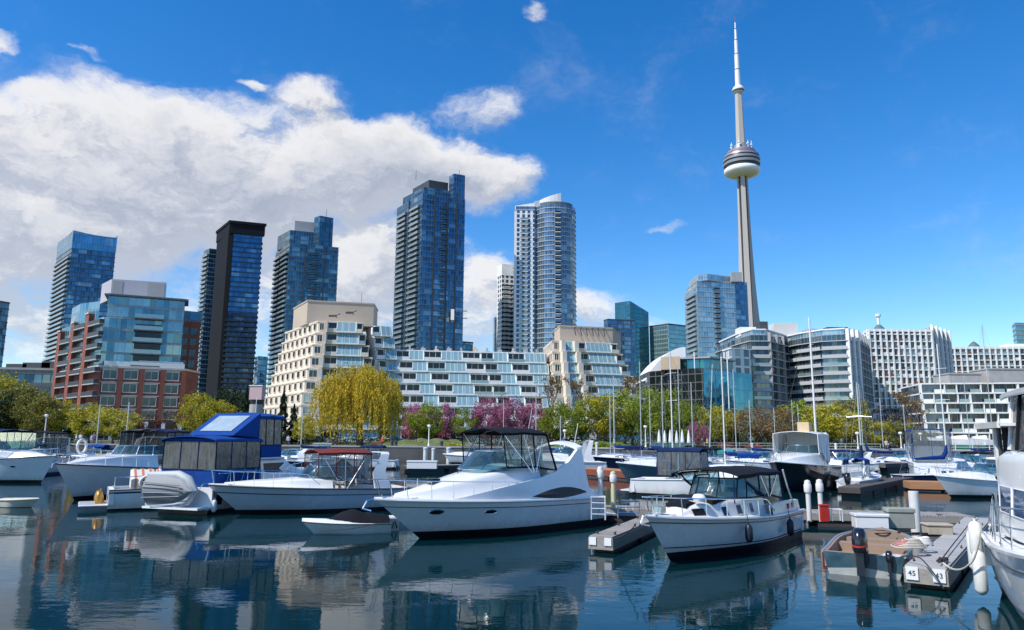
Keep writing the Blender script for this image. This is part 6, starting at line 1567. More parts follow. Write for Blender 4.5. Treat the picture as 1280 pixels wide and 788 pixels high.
express('white boat under a dark navy cockpit enclosure, behind the striped-cushion boat', (gz(196, 598)[0]-3.2, gz(196, 598)[1]+1), (gz(196, 598)[0]+4.5, gz(196, 598)[1]+3), 3.0, M_gel, M_bootb, 1.1, 1.4, can=(-.62, .08), cloth=M_cnvn, curt=M_vinylg, arch=1.2, trunk=.6, canz=3.15, name='cabin_cruiser', ports=0)
mb = MB(); # floating cream dock corner / upturned tender
def cream_float():
    p = gz(26, 634); root = thing('small_tender', 'small cream tender with a pointed bow floating at the far left', 'boat', (p.x, p.y, 0), R(-12)); H = Hull(1.9, 1.1, .36, .42, rake=.35, draft=.1, stern=.9, bw=.3)
    hull_mesh(root, H, mat('cream_paint', (.62, .58, .46), .6, var=.08), M_boot, .02, n=14); deck(root, H, .0, .2, .1, mat('cream_paint'), camber=.04); rub(root, H, mat('cream_paint'), .03)
cream_float()

# covered jet ski on its dock
def jetski():
    a, c = gz(390, 663, .3), gz(480, 668, .3); root = thing('jet_ski', 'white jet ski under a black cover, left of the big cruiser bow', 'jet ski')
    bow = gz(393, 668); st = bow+Vector((3.0, 1.1, 0)); H = Hull(3.1, 1.15, .34, .46, rake=.45, draft=.15, stern=.85, bw=.35, p=1.8, ts=.5); place(root, bow[:2], st[:2], 3.1, .45)
    hull_mesh(root, H, M_gel, M_gelg, .06, n=16); deck(root, H, .0, .2, .1, M_gel, camber=.12); rub(root, H, M_rubb, .02)
    mb = MB(); rows = []
    for i in range(13):
        u = i/12; x = -1.5+2.2*u; h = (.18+.14*math.sin(math.pi*u*.95)+.12*math.exp(-((u-.62)/.12)**2))*(1 if u < .9 else .7); w = .5*(1-.55*max(0, u-.55)/.45)
        rows.append([(x, w*v, .40+h*(1-abs(v)**2.2)+.025*math.sin(i*2.3+v*5)) for v in (-1, -.75, -.45, -.15, .15, .45, .75, 1)])
    mb.loft(rows, 0, False); mb.face(rows[0][::-1]); mb.face(rows[-1]); mb.build('cover', M_cnvk, root, smooth=60)
jetski()

# open fishing boat with outboard
def fishing_boat():
    root = thing('fishing_boat', 'open dark green fishing boat with tan floor and black outboard motor', 'boat')
    a, c = gz(1034, 716), gz(1133, 731); mid = (a+c)/2; w = (c-a).length; d = Vector((-(c-a).y, (c-a).x)).normalized()
    if d.y < 0: d = -d
    d = Vector((FINGER_D.x-.10, FINGER_D.y)).normalized()
    L = 5.2; st = mid.to_2d()+d*.25+Vector((-.06, 0)); bow = st+d*(L-.5); H = Hull(L, w*1.02, .56, .68, rake=.6, draft=.15, ts=.5, p=2.4, stern=.94, wl=.86, bw=.4); place(root, bow, st, L, .5); hx = L/2
    md = mat('dark_teal_paint', (.012, .05, .075), .3, var=.3, scale=4, tint=(.05, .10, .12), coat=.3)
    hull_mesh(root, H, md, mat('dull_aluminium', (.5, .5, .46), .5, .5, var=.15), .16); deck(root, H, .86, .28, .09, mat('tan_floor', (.30, .215, .155), .85, var=.12, scale=3), im=mat('tan_floor')); rub(root, H, mat('alu_gunwale', (.42, .44, .45), .4, .6), .035, .0, 'gunwale')
    tan = mat('tan_floor')
    mb = MB(); w_ = lambda t: H.w(t)-.1
    rows = [[(H.xo(t, 1), w_(t)*.95*v, .30) for v in (-1, 0, 1)] for t in (.02, .2, .4, .6, .72)]; mb.loft(rows, 0, False); mb.build('floor', tan, root)
    mb = MB(); mb.box(-.1*hx, .05*hx, -w_(.5), w_(.5), .30, .52); mb.box(.28*hx, .42*hx, -w_(.65)*.95, w_(.65)*.95, .3, .55); mb.build('bench', tan, root)
    outboard(root, -hx-.02, .02, .62, 1.0); outboard(root, -hx+.0, -.62, .42, .45, M_blkh, M_blkh)
    mb = MB(); mb.box(-hx+.05, -hx+.5, -.9*w/2, -.45*w/2, .32, .56); mb.build('battery_box', M_gel, root)
    mb = MB(); mb.box(-hx+.1, -hx+.6, .35*w/2, .8*w/2, .32, .5); mb.build('fuel_tank', M_red, root)
fishing_boat()

# big white boat entering from the right edge
def right_boat():
    root = thing('pilothouse_cruiser', 'big white pilothouse boat cut off by the right edge, with blue windows and white fenders', 'boat')
    L, Bm, rake = 11.0, 4.3, 1.2; d = Vector((-.40, -.916)); n = Vector((.916, -.40)); st = Vector((11.0, 17.7))+n*(Bm/2*.86); H = Hull(L, Bm, 1.38, 2.05, rake=rake, draft=.6, ts=.35, p=2.2, stern=.86, wl=.80, bw=.4, sh=1.6, trake=.3, q=.9)
    place(root, st+d*(L-rake), st, L, rake); hx = L/2; S = lambda s_: s_-hx
    hull_mesh(root, H, M_gel, M_boot, .16); rub(root, H, M_gel, .06, -.03); rub(root, H, M_rubb, .03, -.2, 'rub_strake', f=.24); rub(root, H, M_rubb, .02, -.2, 'hull_stripe', f=.78); deck(root, H, .22, .75, .4)
    rail(root, H, .03, .95, .72, 11, .14, mid=True, r=.018, tip=.0, name='deck_rail')
    mb = MB(); 
    for y0 in (-1.5, -.9): mb.tube([(S(-.1), y0, 1.38), (S(-.1), y0, 2.1), (S(.05), y0, 2.25), (S(.35), y0, 2.25), (S(.4), y0, 1.4)], .024, 6)
    mb.build('boarding_rail', M_steel, root)
    C = Cab([(S(1.25), 1.62, 1.5, 1.56, 3.15, .12), (S(1.7), 1.66, 1.5, 1.60, 3.28, .3), (S(5.8), 1.60, 1.6, 1.3, 3.3, .2), (S(6.6), 1.3, 1.7, 1.05, 2.6, .2), (S(8.6), .9, 1.8, .6, 2.25, .15)]); C.mesh(root, M_gel, 'deckhouse', .08)
    bw_ = mat('blue_window', (.015, .05, .13), .08, var=.3, coat=.4)
    for x0, x1 in ((1.6, 2.6), (2.7, 3.7), (3.8, 4.8), (4.9, 5.8)): 
        for o in panel(root, C.y, rquad(S(x0), S(x1), 1.98, 2.52), bw_, .015, 'window', frame=M_gel): pass
    U = Cab([(S(1.9), 1.4, 3.3, 1.25, 4.42, .12), (S(4.6), 1.4, 3.3, 1.25, 4.42, .12), (S(5.0), 1.3, 3.3, 1.0, 4.0, .12)]); U.mesh(root, M_vinylg, 'bridge_curtain', .05)
    for x in (1.9, 2.6, 3.4, 4.3):
        for s2 in (-1, 1): mb = MB(); mb.tube([(S(x), 1.42*s2, 3.28), (S(x), 1.27*s2, 4.42)], .04, 5); mb.build('bridge_post', M_gel if x < 2 else M_cnvk, root)
    canopy(root, S(1.6), S(5.1), 1.45, 4.52, .12, M_gel, .12, .0, name='bridge_roof')
    mb = MB(); mb.box(S(-.35), S(2.2), -1.62, 1.62, 3.78, 3.84); mb.box(S(-.38), S(2.2), -1.66, -1.6, 3.74, 3.87); mb.box(S(-.38), S(2.2), 1.6, 1.66, 3.74, 3.87); mb.box(S(-.4), S(-.34), -1.66, 1.66, 3.74, 3.87); mb.build('awning', M_gel, root)
    for s2 in (-1, 1):
        mb = MB(); mb.box(S(.55), S(.68), 1.42*s2-.05, 1.42*s2+.05, 1.4, 3.78); mb.build('awning_post', M_gel, root)
        mb = MB(); mb.tube([(S(.95), 1.42*s2, 1.4), (S(.98), 1.42*s2, 3.78)], .05, 6); mb.build('awning_post', M_dkmet, root)
        mb = MB(); mb.box(S(1.05), S(1.5), 1.36*s2-.02, 1.36*s2+.02, 1.5, 3.76); mb.build('side_curtain', M_cnvk, root)
        mb = MB(); mb.box(S(.35), S(1.2), 1.40*s2-.05, 1.40*s2+.05, 1.38, 1.95); mb.build('cockpit_side', M_gel, root)
    for x, L_, zt in ((.15, .95, 1.5), (.75, .8, 1.75), (1.1, .95, 1.15)): fender(root, S(x), -(H.w((x)/L)+.15), zt, L_, .135, M_fendw, M_rope, .08)
    mb = MB(); mb.box(S(-.06), S(.02), -1.55, 1.55, .5, 1.36); mb.build('transom_panel', M_gel, root); cleats(root, H, (.05, .35, .6))
right_boat()

pc = gz(140, 604)
express('white cruiser pointing at the camera between the lifebuoy boat and the blue canvas boat', (pc.x-1.0, pc.y+.5), (pc.x+1.0, pc.y+9.4), 3.3, M_gel, M_boot, 1.3, 1.85, can=(-.6, .0), cloth=M_cnvn, curt=M_vinyl, arch=1.5, trunk=.7, canz=3.6, name='cabin_cruiser', rake=1.5, ports=0)
pc = gz(14, 598)
express('white cruiser with a black canopy nearest the far-left edge, pointing at the camera', (pc.x-1.0, pc.y+.3), (pc.x-2.0, pc.y+9.4), 3.3, M_gel, M_bootb, 1.3, 1.85, can=(-.6, .1), cloth=M_cnvk, curt=M_vinyl, arch=1.4, trunk=.7, canz=3.5, name='cabin_cruiser', rake=1.5, ports=1)
# ------------------------------------------------------------------ docks, piles and dock gear
def plank_mat(name, c1, c2, w=.14):
    m = bpy.data.materials.new(name); m.use_nodes = True; t = NT(m.node_tree); b = t.n['Principled BSDF']
    x, y, z = t.sep(t.node('ShaderNodeTexCoord').outputs['Object']); cu = t.m('DIVIDE', x, w); wn = t.node('ShaderNodeTexWhiteNoise', noise_dimensions='1D'); t.l.new(t.m('FLOOR', cu), wn.inputs['W'])
    gap = t.m('LESS_THAN', t.m('FRACT', cu), .13); n = t.noise(t.comb(t.m('MULTIPLY', x, .6), t.m('MULTIPLY', y, 6), z), 2.5, 4, .6)
    c = t.mix(t.m('ADD', t.m('MULTIPLY', wn.outputs[0], .6), t.m('MULTIPLY', n, .4)), c1, c2); c = t.mix(t.m('MULTIPLY', gap, .85), c, (.03, .028, .025))
    t.l.new(c, b.inputs['Base Color']); b.inputs['Roughness'].default_value = .9; t.l.new(t.bump(t.m('SUBTRACT', n, gap), .01), b.inputs['Normal']); return m
P_grey = plank_mat('weathered_planks', (.40, .37, .33), (.20, .185, .165)); P_light = plank_mat('pale_planks', (.50, .49, .47), (.33, .32, .31)); P_orange = plank_mat('new_planks', (.50, .25, .11), (.40, .19, .08))
P_dark = plank_mat('dark_planks', (.12, .10, .09), (.07, .06, .055)); M_fascia = mat('fascia_wood', (.30, .28, .25), .9, var=.25, scale=2, stretch=(.4, 4, 6), bump=.01); M_fascd = mat('wet_wood', (.06, .05, .045), .8, var=.3, scale=2, stretch=(.4, 4, 6))
M_fasco = mat('orange_fascia', (.40, .20, .10), .85, var=.15, scale=1.5, stretch=(.4, 4, 6)); M_fascr = mat('red_brown_fascia', (.20, .055, .03), .8, var=.2)
def dock(label, A, B, w, z=.5, th=.22, pm=None, fm=None, um=None, name='dock'):
    A, B = Vector(A[:2]), Vector(B[:2]); d = B-A; L = d.length; root = thing(name, label, 'dock', (*((A+B)/2), 0), math.atan2(d.y, d.x))
    mb = MB(); mb.box(-L/2, L/2, -w/2, w/2, z-.05, z); mb.build('decking', pm or P_grey, root)
    mb = MB(); mb.box(-L/2-.02, L/2+.02, -w/2-.03, w/2+.03, z-th-.05, z-.053); mb.build('fascia', fm or M_fascia, root)
    n = max(2, int(L/3)); o = None
    for i in range(n):
        x = -L/2+.1+(L-.2)*(i+.5)/n; mb = MB(); mb.box(-L/n*.42, L/n*.42, -w/2+.04, w/2-.04, -.25, z-th-.05)
        if i == 0: o = mb.build('float', um or M_fascd, root, loc=(x, 0, 0))
        else: child_copy(o, (x, 0, 0))
    return root, L
def dmid(a, b): return ((a[0]+b[0])/2, (a[1]+b[1])/2)
# main walkway running behind the centre boats
WA, WB = gz(1228, 664), gz(560, 648); WB = WB+Vector((0, 0, 0))
dk, Lw = dock('long weathered plank walkway behind the centre boats, carrying the dock boxes', WA+Vector((0, 1.0, 0)), WB+Vector((0, 1.0, 0)), 1.7, .52)
def numbers(root, txt, x, y, z, rz, h=.18):
    c = bpy.data.curves.new('number', 'FONT'); c.body = txt; c.size = h*1.25; c.extrude = .004; c.align_x = 'CENTER'; c.align_y = 'CENTER'
    o = bpy.data.objects.new('number', c); COL.objects.link(o); o.parent = root; o.location = (x, y, z); o.rotation_euler = (R(90), 0, rz); c.materials.append(M_dkmet); dg = bpy.context.evaluated_depsgraph_get(); me = bpy.data.meshes.new_from_object(o.evaluated_get(dg)); q = bpy.data.objects.new('number', me); COL.objects.link(q); q.parent = root; q.location = o.location; q.rotation_euler = o.rotation_euler; bpy.data.objects.remove(o); q.name = 'number'; return q
# right finger
fd = FINGER_D; fn = Vector((-fd.y, fd.x)); dk2, L2 = dock('pale finger dock with two white number plates on its end, beside the fishing boat', FA.to_2d()+fd*.1, FB.to_2d()+fd*.6, .86, .52, .34, P_light)
mb = MB()
for s_ in (1, -1):
    mb = MB(); mb.box(-L2/2-.055, -L2/2-.03, s_*.28-.13, s_*.28+.13, .21, .51); o = mb.build('number_plate', M_gel, dk2); numbers(dk2, '45' if s_ > 0 else '43', -L2/2-.062, s_*.28, .36, R(-90), .13)
# left finger between the two centre boats
GA, GB = gz(751, 692), gz(829, 656); gd = (GB-GA).to_2d().normalized()
dk3, L3 = dock('weathered finger dock with two white plates on its end, between the two centre boats', GA.to_2d(), GB.to_2d()+gd*1.5, .72, .5, .34, P_grey)
for s_ in (1, -1): mb = MB(); mb.box(-L3/2-.055, -L3/2-.03, s_*.24-.11, s_*.24+.11, .24, .47); mb.build('number_plate', M_gel, dk3)
dock('short plank finger at the left, beside the white boats', gz(262, 640)+Vector((.3, 3.2, 0)), gz(262, 640)+Vector((8, 6.2, 0)), .7, .5)
# white cube floats at the bows
def dockbox(label, px, py, w, d, h, z0, m=M_gel, lid=None, name='dock_box', rz=0, cat='box'):
    p = gz(px, py, z0); r_ = thing(name, label, cat, (p.x, p.y, z0), rz); mb = MB(); mb.box(-w/2, w/2, -d/2, d/2, 0, h*.78); o = mb.build('body', m, r_); b_ = o.modifiers.new('b', 'BEVEL'); b_.width = .02
    mb = MB(); mb.box(-w/2-.03, w/2+.03, -d/2-.03, d/2+.03, h*.78+.002, h); o = mb.build('lid', lid or m, r_); b_ = o.modifiers.new('b', 'BEVEL'); b_.width = .02; return r_
rzw = math.atan2((WB-WA).y, (WB-WA).x)+math.pi
dockbox('low white dock box on the walkway, left of the grey one', 1088, 660, 1.05, .5, .48, .52, rz=rzw)
dockbox('grey-green dock box on the walkway, right of the low white one', 1125, 660, .82, .5, .66, .52, mat('grey_green', (.30, .31, .27), .6), rz=rzw)
dockbox('tan wooden step box beside the thick white pile', 1172, 668, .75, .5, .34, .5, mat('tan_wood', (.42, .36, .27), .8), rz=rzw, name='step_box')
M_pile = mat('white_pile', (.68, .67, .63), .5, var=.1, scale=2); M_cream2 = mat('cream_pile', (.62, .55, .32), .6, var=.08)
def pile(label, px, pybase, pytop, r, m=None, cap=True, zb=.0, name='mooring_pile', cap2=False, Y=None, group=None, deep=-1.2):
    p = gz(px, pybase, zb) if Y is None else at(px, pybase, Y); h = Z(px, pytop, p.y); r_ = thing(name, label, 'post', (p.x, p.y, 0), 0, group)
    mb = MB(); mb.lathe([(r, deep if zb < .3 else zb), (r, h-.12)], 14); mb.build('shaft', m or M_pile, r_, smooth=50)
    if cap: mb = MB(); mb.lathe([(r*1.25, h-.12), (r*1.3, h-.05), (r*1.05, h), (.01, h+.03)], 14); mb.build('cap', m or M_pile, r_, smooth=40)
    if cap2: mb = MB(); mb.lathe([(r*1.5, h-.42), (r*1.65, h-.36), (r*1.65, h-.16), (r*1.3, h-.10)], 10); mb.build('collar', M_pile, r_, smooth=40)
    return r_
pile('thick plain white pile rising beside the grey-green dock box', 1146, 672, 610, .17, cap=False)
pile('left of two slim white piles with lantern caps on the walkway', 1012, 652, 601, .085, zb=.5, cap2=True)
p2 = pile('right of two slim white piles with lantern caps, red extinguisher at its foot', 1027, 652, 600, .085, zb=.5, cap2=True)
p2z = p2.location
mb = MB(); mb.box(-.15, .15, -.10, .02, 0, .55); mb.box(-.17, .17, -.12, .04, .55, .60); o = mb.build('extinguisher_cabinet', M_red); o.location = (p2z.x+.05, p2z.y-.12, .52); tag(o, 'red fire extinguisher cabinet at the foot of a slim white pile', 'extinguisher')
pile('cream pile with white cap behind the big cruiser stern', 767, 636, 590, .09, M_cream2, zb=.5, cap2=True)
pile('white pile with lantern cap just behind the big cruiser swim platform', 751, 640, 584, .09, zb=.5, cap2=True)
# small white frame, hose reels and steps on the walkway
def frame_rack(label, px, py, w, h, z0, m=M_gel, name='dock_rack', cat='rack', bars=2):
    p = gz(px, py, z0); r_ = thing(name, label, cat, (p.x, p.y, z0), rzw); mb = MB()
    mb.tube([(-w/2, 0, 0), (-w/2, 0, h), (w/2, 0, h), (w/2, 0, 0)], .022, 6); mb.tube([(-w/2, .3, 0), (-w/2, .3, h), (w/2, .3, h), (w/2, .3, 0)], .022, 6)
    for s_ in (-1, 1): mb.tube([(s_*w/2, 0, h), (s_*w/2, .3, h)], .022, 6)
    for k in range(bars): mb.tube([(-w/2, 0, h*(k+1)/(bars+1)), (w/2, 0, h*(k+1)/(bars+1))], .016, 5)
    mb.build('frame', m, r_, smooth=50); return r_
frame_rack('small white tubular rack on the walkway beside the red cabinet', 1047, 652, .36, .42, .52, bars=0)
frame_rack('white boarding ladder frame on the walkway left of the cream pile', 748, 650, .5, .8, .5, bars=3, name='boarding_ladder', cat='ladder')
frame_rack('grey tubular rack on the walkway right of the cream pile', 786, 648, .8, .6, .5, M_steel, bars=2)
def bicycle(label, px, py, rz, col):
    p = gz(px, py, .52); r_ = thing('bicycle', label, 'bicycle', (p.x, p.y, .50), rz)
    for x in (-.5, .5):
        mb = MB(); P = [(x+.33*math.cos(2*math.pi*i/18), 0, .34+.33*math.sin(2*math.pi*i/18)) for i in range(19)]; mb.tube(P, .02, 5, cap=False)
        for i in range(0, 18, 3): mb.tube([(x, 0, .34), P[i]], .004, 3)
        mb.build('wheel', M_rubber, r_, smooth=60)
    mb = MB(); 
    for a, b_ in (((-.5, 0, .34), (-.12, 0, .30)), ((-.12, 0, .30), (-.22, 0, .80)), ((-.5, 0, .34), (-.2, 0, .74)), ((-.12, 0, .30), (.36, 0, .74)), ((-.2, 0, .74), (.34, 0, .80)), ((.32, 0, .86), (.5, 0, .34))): mb.tube([a, b_], .018, 6)
    mb.build('frame', col, r_, smooth=50)
    mb = MB(); mb.tube([(.32, 0, .86), (.30, 0, .98), (.34, -.22, 1.0)], .014, 5); mb.tube([(.30, 0, .98), (.34, .22, 1.0)], .014, 5); mb.build('handlebar', M_dkmet, r_)
    mb = MB(); mb.lathe([(.01, .80), (.08, .82), (.07, .87), (.01, .88)], 8, c=(-.24, 0)); mb.build('saddle', M_rubber, r_, smooth=50); return r_
b_ = bicycle('black bicycle lying on the walkway in front of the dock boxes', 1118, 668, rzw+.15, M_dkmet); b_.rotation_euler = (R(78), 0, rzw+.15)
def coil(label, px, py, z, r, m, n=4, cat='rope', name='rope_coil'):
    p = gz(px, py, z); mb = MB()
    for k in range(n):
        rr = r*(1-.12*k); mb.tube([(rr*math.cos(a)+.02*k, rr*.8*math.sin(a), .02+.035*k+.01*math.sin(3*a)) for a in [2*math.pi*i/22 for i in range(23)]], .022, 5, cap=False)
    o = mb.build(name, m, smooth=60); o.location = (p.x, p.y, z); return tag(o, label, cat)
coil('messy coil of pale hose heaped in the fishing boat bow', 1136, 684, .72, .42, M_rope, 6)
coil('second pale hose coil beside the finger dock, smaller and further back', 1150, 680, .74, .3, M_fendw, 5)
coil('red rope coil lying inside the pale hose heap', 1128, 682, .76, .2, M_pink, 4)
coil('dark rope coil on the finger dock near its cleat', 1178, 703, .52, .12, M_ropek, 3)
# ropes of the right corner
pf = FA.to_2d()+fd*.35-fn*.35
rope('thick white mooring line looping from the finger dock to the right boat', [(pf.x, pf.y, .62), (*gz(1212, 705, .8).xy, .8), (*gz(1226, 660, 1.6).xy, 1.55)], M_rope, .022, .14)
rope('dark mooring line running along the finger dock to the right boat bow', [(pf.x-.05, pf.y+.1, .6), (*(FB.to_2d()+fd*.2), .62)], M_ropek, .016, -.03)
rope('black power cable draped over the finger dock end', [(*gz(1125, 697, .6).xy, .6), (*gz(1152, 705, .6).xy, .72), (*gz(1180, 736, .2).xy, .2)], M_ropek, .016, -.05)
rope('dark bow line of the cabin boat with black canvas', [(*gz(795, 655, 1.2).xy, 1.2), (*gz(772, 672, .55).xy, .55)], M_ropek, .014, .08)
rope('thin bow line of the white jet ski', [(*gz(400, 664, .4).xy, .4), (*gz(470, 655, .9).xy, .9)], M_ropek, .012, .05)
for lab, px, py in (('white corner bumper float beside the big cruiser bow', 484, 664), ('white corner bumper float right of the dinghy transom boat', 289, 636)):
    p = gz(px, py); r_ = thing('dock_bumper', lab, 'float', (p.x, p.y+.3, 0), R(30)); mb = MB(); mb.box(-.32, .32, -.32, .32, -.1, .50); o = mb.build('body', M_fendw, r_); b_ = o.modifiers.new('b', 'BEVEL'); b_.width = .06; b_.segments = 2
    mb = MB(); mb.tube([(-.2, -.34, .1), (-.1, -.345, .38), (.0, -.34, .1), (.1, -.345, .38), (.2, -.34, .1)], .025, 5); mb.build('rope_pattern', M_ropek, r_)
# middle docks
dock('orange plank dock behind the big cruiser stern, beside the dark blue sailboat', gz(742, 596), gz(812, 602), 2.2, .75, .5, P_orange, M_fascr)
dock('orange plank dock at the right, under the blue canvas boat', gz(1134, 613), gz(1214, 615), 2.0, .62, .42, P_orange, M_fasco)
dock('dark dock linking to the right orange dock, beside the white sailboat', gz(1062, 622), gz(1134, 606), 1.2, .6, .3, P_dark, M_fascd)
dock('grey dock behind the white sailboat with outboard', gz(1098, 590), gz(1152, 588), 1.6, .9, .4, P_grey, M_concd)
dock('orange dock end beside the black hulled cruiser bow', gz(1036, 608), gz(1052, 610), 1.4, .7, .35, P_orange, M_fasco)
dock('grey dock in the distance left of the big cruiser canopy', gz(505, 590), gz(600, 588), 1.6, .6, .3, P_grey, M_fascd)
dock('long far grey dock at the right, in front of the quay wall', gz(880, 582), gz(1060, 584), 1.4, .6, .3, P_grey, M_fascd)
dock('grey far dock in front of the quay wall at the left', gz(-60, 592), gz(150, 590), 1.4, .6, .3, P_grey, M_fascd)
i = 0
for px, py0, py1, Y, r in ((532, 578, 561, 97, .28), (542, 578, 562, 97, .24), (561, 577, 561, 97, .3), (738, 0, 560, 85, .14), (746, 0, 555, 85, .16), (1137, 0, 560, 80, .2), (940, 0, 556, 92, .16), (1045, 0, 556, 92, .18), (600, 0, 561, 97, .24), (1033, 0, 563, 88, .13)):
    labs = ['leftmost of three white posts on the quay left of the black canopy', 'middle of three white posts on the quay left of the black canopy', 'right of three white posts on the quay left of the black canopy', 'slim white post left of the dark blue sailboat', 'white post directly beside the dark blue sailboat bow', 'white post left of the blue canvas boat', 'slim white post left of the black hulled cruiser', 'white post beside the tall white mast', 'white post half behind the black canopy', 'slim white post just right of the black hulled cruiser']
    p = at(px, 560, Y); h = Z(px, py1, Y); r_ = thing('mooring_pile', labs[i], 'post', (p.x, Y, 0)); mb = MB(); mb.lathe([(r, -1), (r, h)], 10); mb.build('shaft', M_pile, r_, smooth=50); mb = MB(); mb.lathe([(r*1.2, h-.02), (r*1.2, h+.12), (.02, h+.2)], 10); mb.build('cap', M_pile, r_, smooth=30); i += 1
dockbox('white dock box on the far dock left of the big cruiser', 528, 586, 2.6, 1.0, .7, .6, name='dock_box')

# ------------------------------------------------------------------ shore furniture
def lamp(label, px, pytop, Y, kind='globe', z0=G, group=None):
    p = at(px, 550, Y); h = Z(px, pytop, Y)-z0; r_ = thing('street_lamp', label, 'street lamp', (p.x, Y, z0), 0, group)
    mb = MB(); mb.tube([(0, 0, 0), (0, 0, h-.4)], [.09, .06], 8); mb.lathe([(.16, 0), (.14, .5), (.09, .6)], 8); mb.build('pole', M_white if kind != 'dark' else M_dkmet, r_, smooth=50)
    mb = MB(); mb.lathe([(.05, h-.42), (.2, h-.36), (.27, h-.2), (.22, h-.04), (.05, h)], 12); mb.build('lamp_globe', mat('lamp_globe', (.85, .84, .78), .3), r_, smooth=60); return r_
for px, py, Y, lab in ((55, 518, 104, 'white globe lamp on a pale pole at the left park edge'), (1010, 539, 106, 'small globe lamp left of the tall white mast'), (1072, 540, 106, 'small globe lamp right of the tall white mast'), (1126, 540, 108, 'small globe lamp in front of the olive tree'), (1151, 541, 110, 'small globe lamp at the left end of the low white terraces'), (807, 532, 108, 'globe lamp among the masts in the middle'), (536, 531, 106, 'slim globe lamp on the lawn under the small green tree'), (706, 537, 104, 'globe lamp right of the pink cherry row')): lamp(lab, px, py, Y)
def signbox():
    p = at(321, 500, 124); r_ = thing('kiosk_tower', 'pale pink box on a concrete drum rising behind the blue canvas roof', 'tower', (p.x, 124, G)); z1 = Z(321, 500, 124)-G; z2 = Z(321, 482, 124)-G
    mb = MB(); mb.lathe([(1.2, 0), (1.1, z1-1.2), (1.1, z1-.8)], 16); mb.build('drum', M_conc, r_, smooth=40); mb = MB(); mb.lathe([(.9, z1-.8), (1.2, z1)], 16); mb.build('neck', M_dkmet, r_)
    mb = MB(); mb.box(-1.05, 1.05, -.8, .8, z1, z2-.15); mb.build('box', mat('pink_panel', (.62, .42, .42), .6, var=.05), r_); mb = MB(); mb.box(-1.15, 1.15, -.9, .9, z2-.15, z2); mb.build('box_roof', M_white, r_)
signbox()
# closed parasols and turquoise fence by the hall
def parasol(label, px, pytop, Y):
    p = at(px, 550, Y); h = Z(px, pytop, Y)-G; r_ = thing('closed_parasol', label, 'parasol', (p.x, Y, G)); mb = MB(); mb.tube([(0, 0, 0), (0, 0, h)], .04, 6); mb.build('pole', M_wood, r_)
    mb = MB(); mb.lathe([(.30, h*.32), (.26, h*.5), (.16, h*.8), (.05, h*.99)], 10); mb.build('canopy', M_gel, r_, smooth=50)
PAR = ['first', 'second', 'third', 'fourth', 'fifth', 'sixth']
for k, px in enumerate((824, 831, 838, 846, 853, 861)): parasol('closed white parasol, %s from the left of six by the turquoise fence' % PAR[k], px, 537+(k % 2), 112)
def fence(label, px0, px1, Y, h, m, pm, name='fence', rails=2, step=2.2, z0=G):
    x0, x1 = X(px0, 552, Y), X(px1, 552, Y); r_ = thing(name, label, 'fence', (x0, Y, z0)); L = x1-x0; n = max(2, int(L/step)); o = None; mb = MB(); mb.box(-.04, .04, -.04, .04, 0, h)
    for i in range(n+1): o = mb.build('post', pm, r_, loc=(0, 0, 0)) if o is None else child_copy(o, (L*i/n, 0, 0))
    for k in range(rails): mb = MB(); mb.box(0, L, -.02, .02, h*(k+1)/rails-.06, h*(k+1)/rails); mb.build('rail', m, r_)
    return r_, L
fr_, L_ = fence('turquoise panelled fence under the closed parasols', 812, 868, 105, 1.1, M_cnvt, M_cnvt)
mb = MB(); mb.box(0, L_, -.01, .015, .1, .9); mb.build('panel', glassy('teal_screen', (.3, .6, .6), .1, .6), fr_)
fence('steel quay railing at the right, from the middle to the tall mast', 880, 1100, 101.2, 1.05, M_steel, M_steel, 'railing', 3)
fence('steel quay railing at the far right', 1130, 1300, 101.2, 1.05, M_gel, M_gel, 'railing', 3)
fence('dark quay railing at the far left', -60, 210, 101.2, 1.0, M_dkmet, M_dkmet, 'railing', 3)
# parked cars behind the trees
def make_car(label, colm):
    r_ = thing('parked_car', label, 'car', (0, 0, 0)); mb = MB()
    prof = [(-2.15, .35, .75, .80), (-2.05, .3, .95, .86), (-1.3, .28, 1.0, .88), (1.0, .28, .98, .88), (1.9, .3, .82, .84), (2.15, .35, .65, .76)]
    rows = [[(x, -w, z0), (x, -w, lerp(z0, z1, .7)), (x, -w*.9, z1), (x, w*.9, z1), (x, w, lerp(z0, z1, .7)), (x, w, z0)] for x, z0, z1, w in prof]; mb.loft(rows, 0, True, True); mb.build('body', colm, r_, smooth=40)
    mb = MB(); rows = [[(x, -w, .95), (x+dx, -w*.82, z1), (x+dx, w*.82, z1), (x, w, .95)] for x, dx, z1, w in ((-1.7, .35, 1.35, .76), (-1.1, .1, 1.47, .79), (.2, -.0, 1.47, .79), (1.1, -.45, 1.38, .76))]; mb.loft(rows, 0, True, True); mb.build('cabin', colm, r_, smooth=30)
    mb = MB(); mb.box(-1.45, .75, -.80, .80, 1.02, 1.34); mb.add([(1.14, -.66, .99), (1.14, .66, .99), (.74, .58, 1.40), (.74, -.58, 1.40)], [(0, 1, 2, 3)]); mb.build('windows', M_port, r_)
    for x in (-1.35, 1.35):
        for y in (-.82, .82): mb = MB(); mb.tube([(x, y-.1, .33), (x, y+.1, .33)], .33, 16); mb.tube([(x, y-.11, .33), (x, y+.11, .33)], .19, 12, 1); mb.build('wheel', [M_rubber, M_alu], r_, smooth=30)
    mb = MB(); mb.box(2.10, 2.17, -.7, -.45, .55, .7); mb.build('headlight', M_gel, r_); mb = MB(); mb.box(2.10, 2.17, .45, .7, .55, .7); mb.build('headlight', M_gel, r_)
    return r_
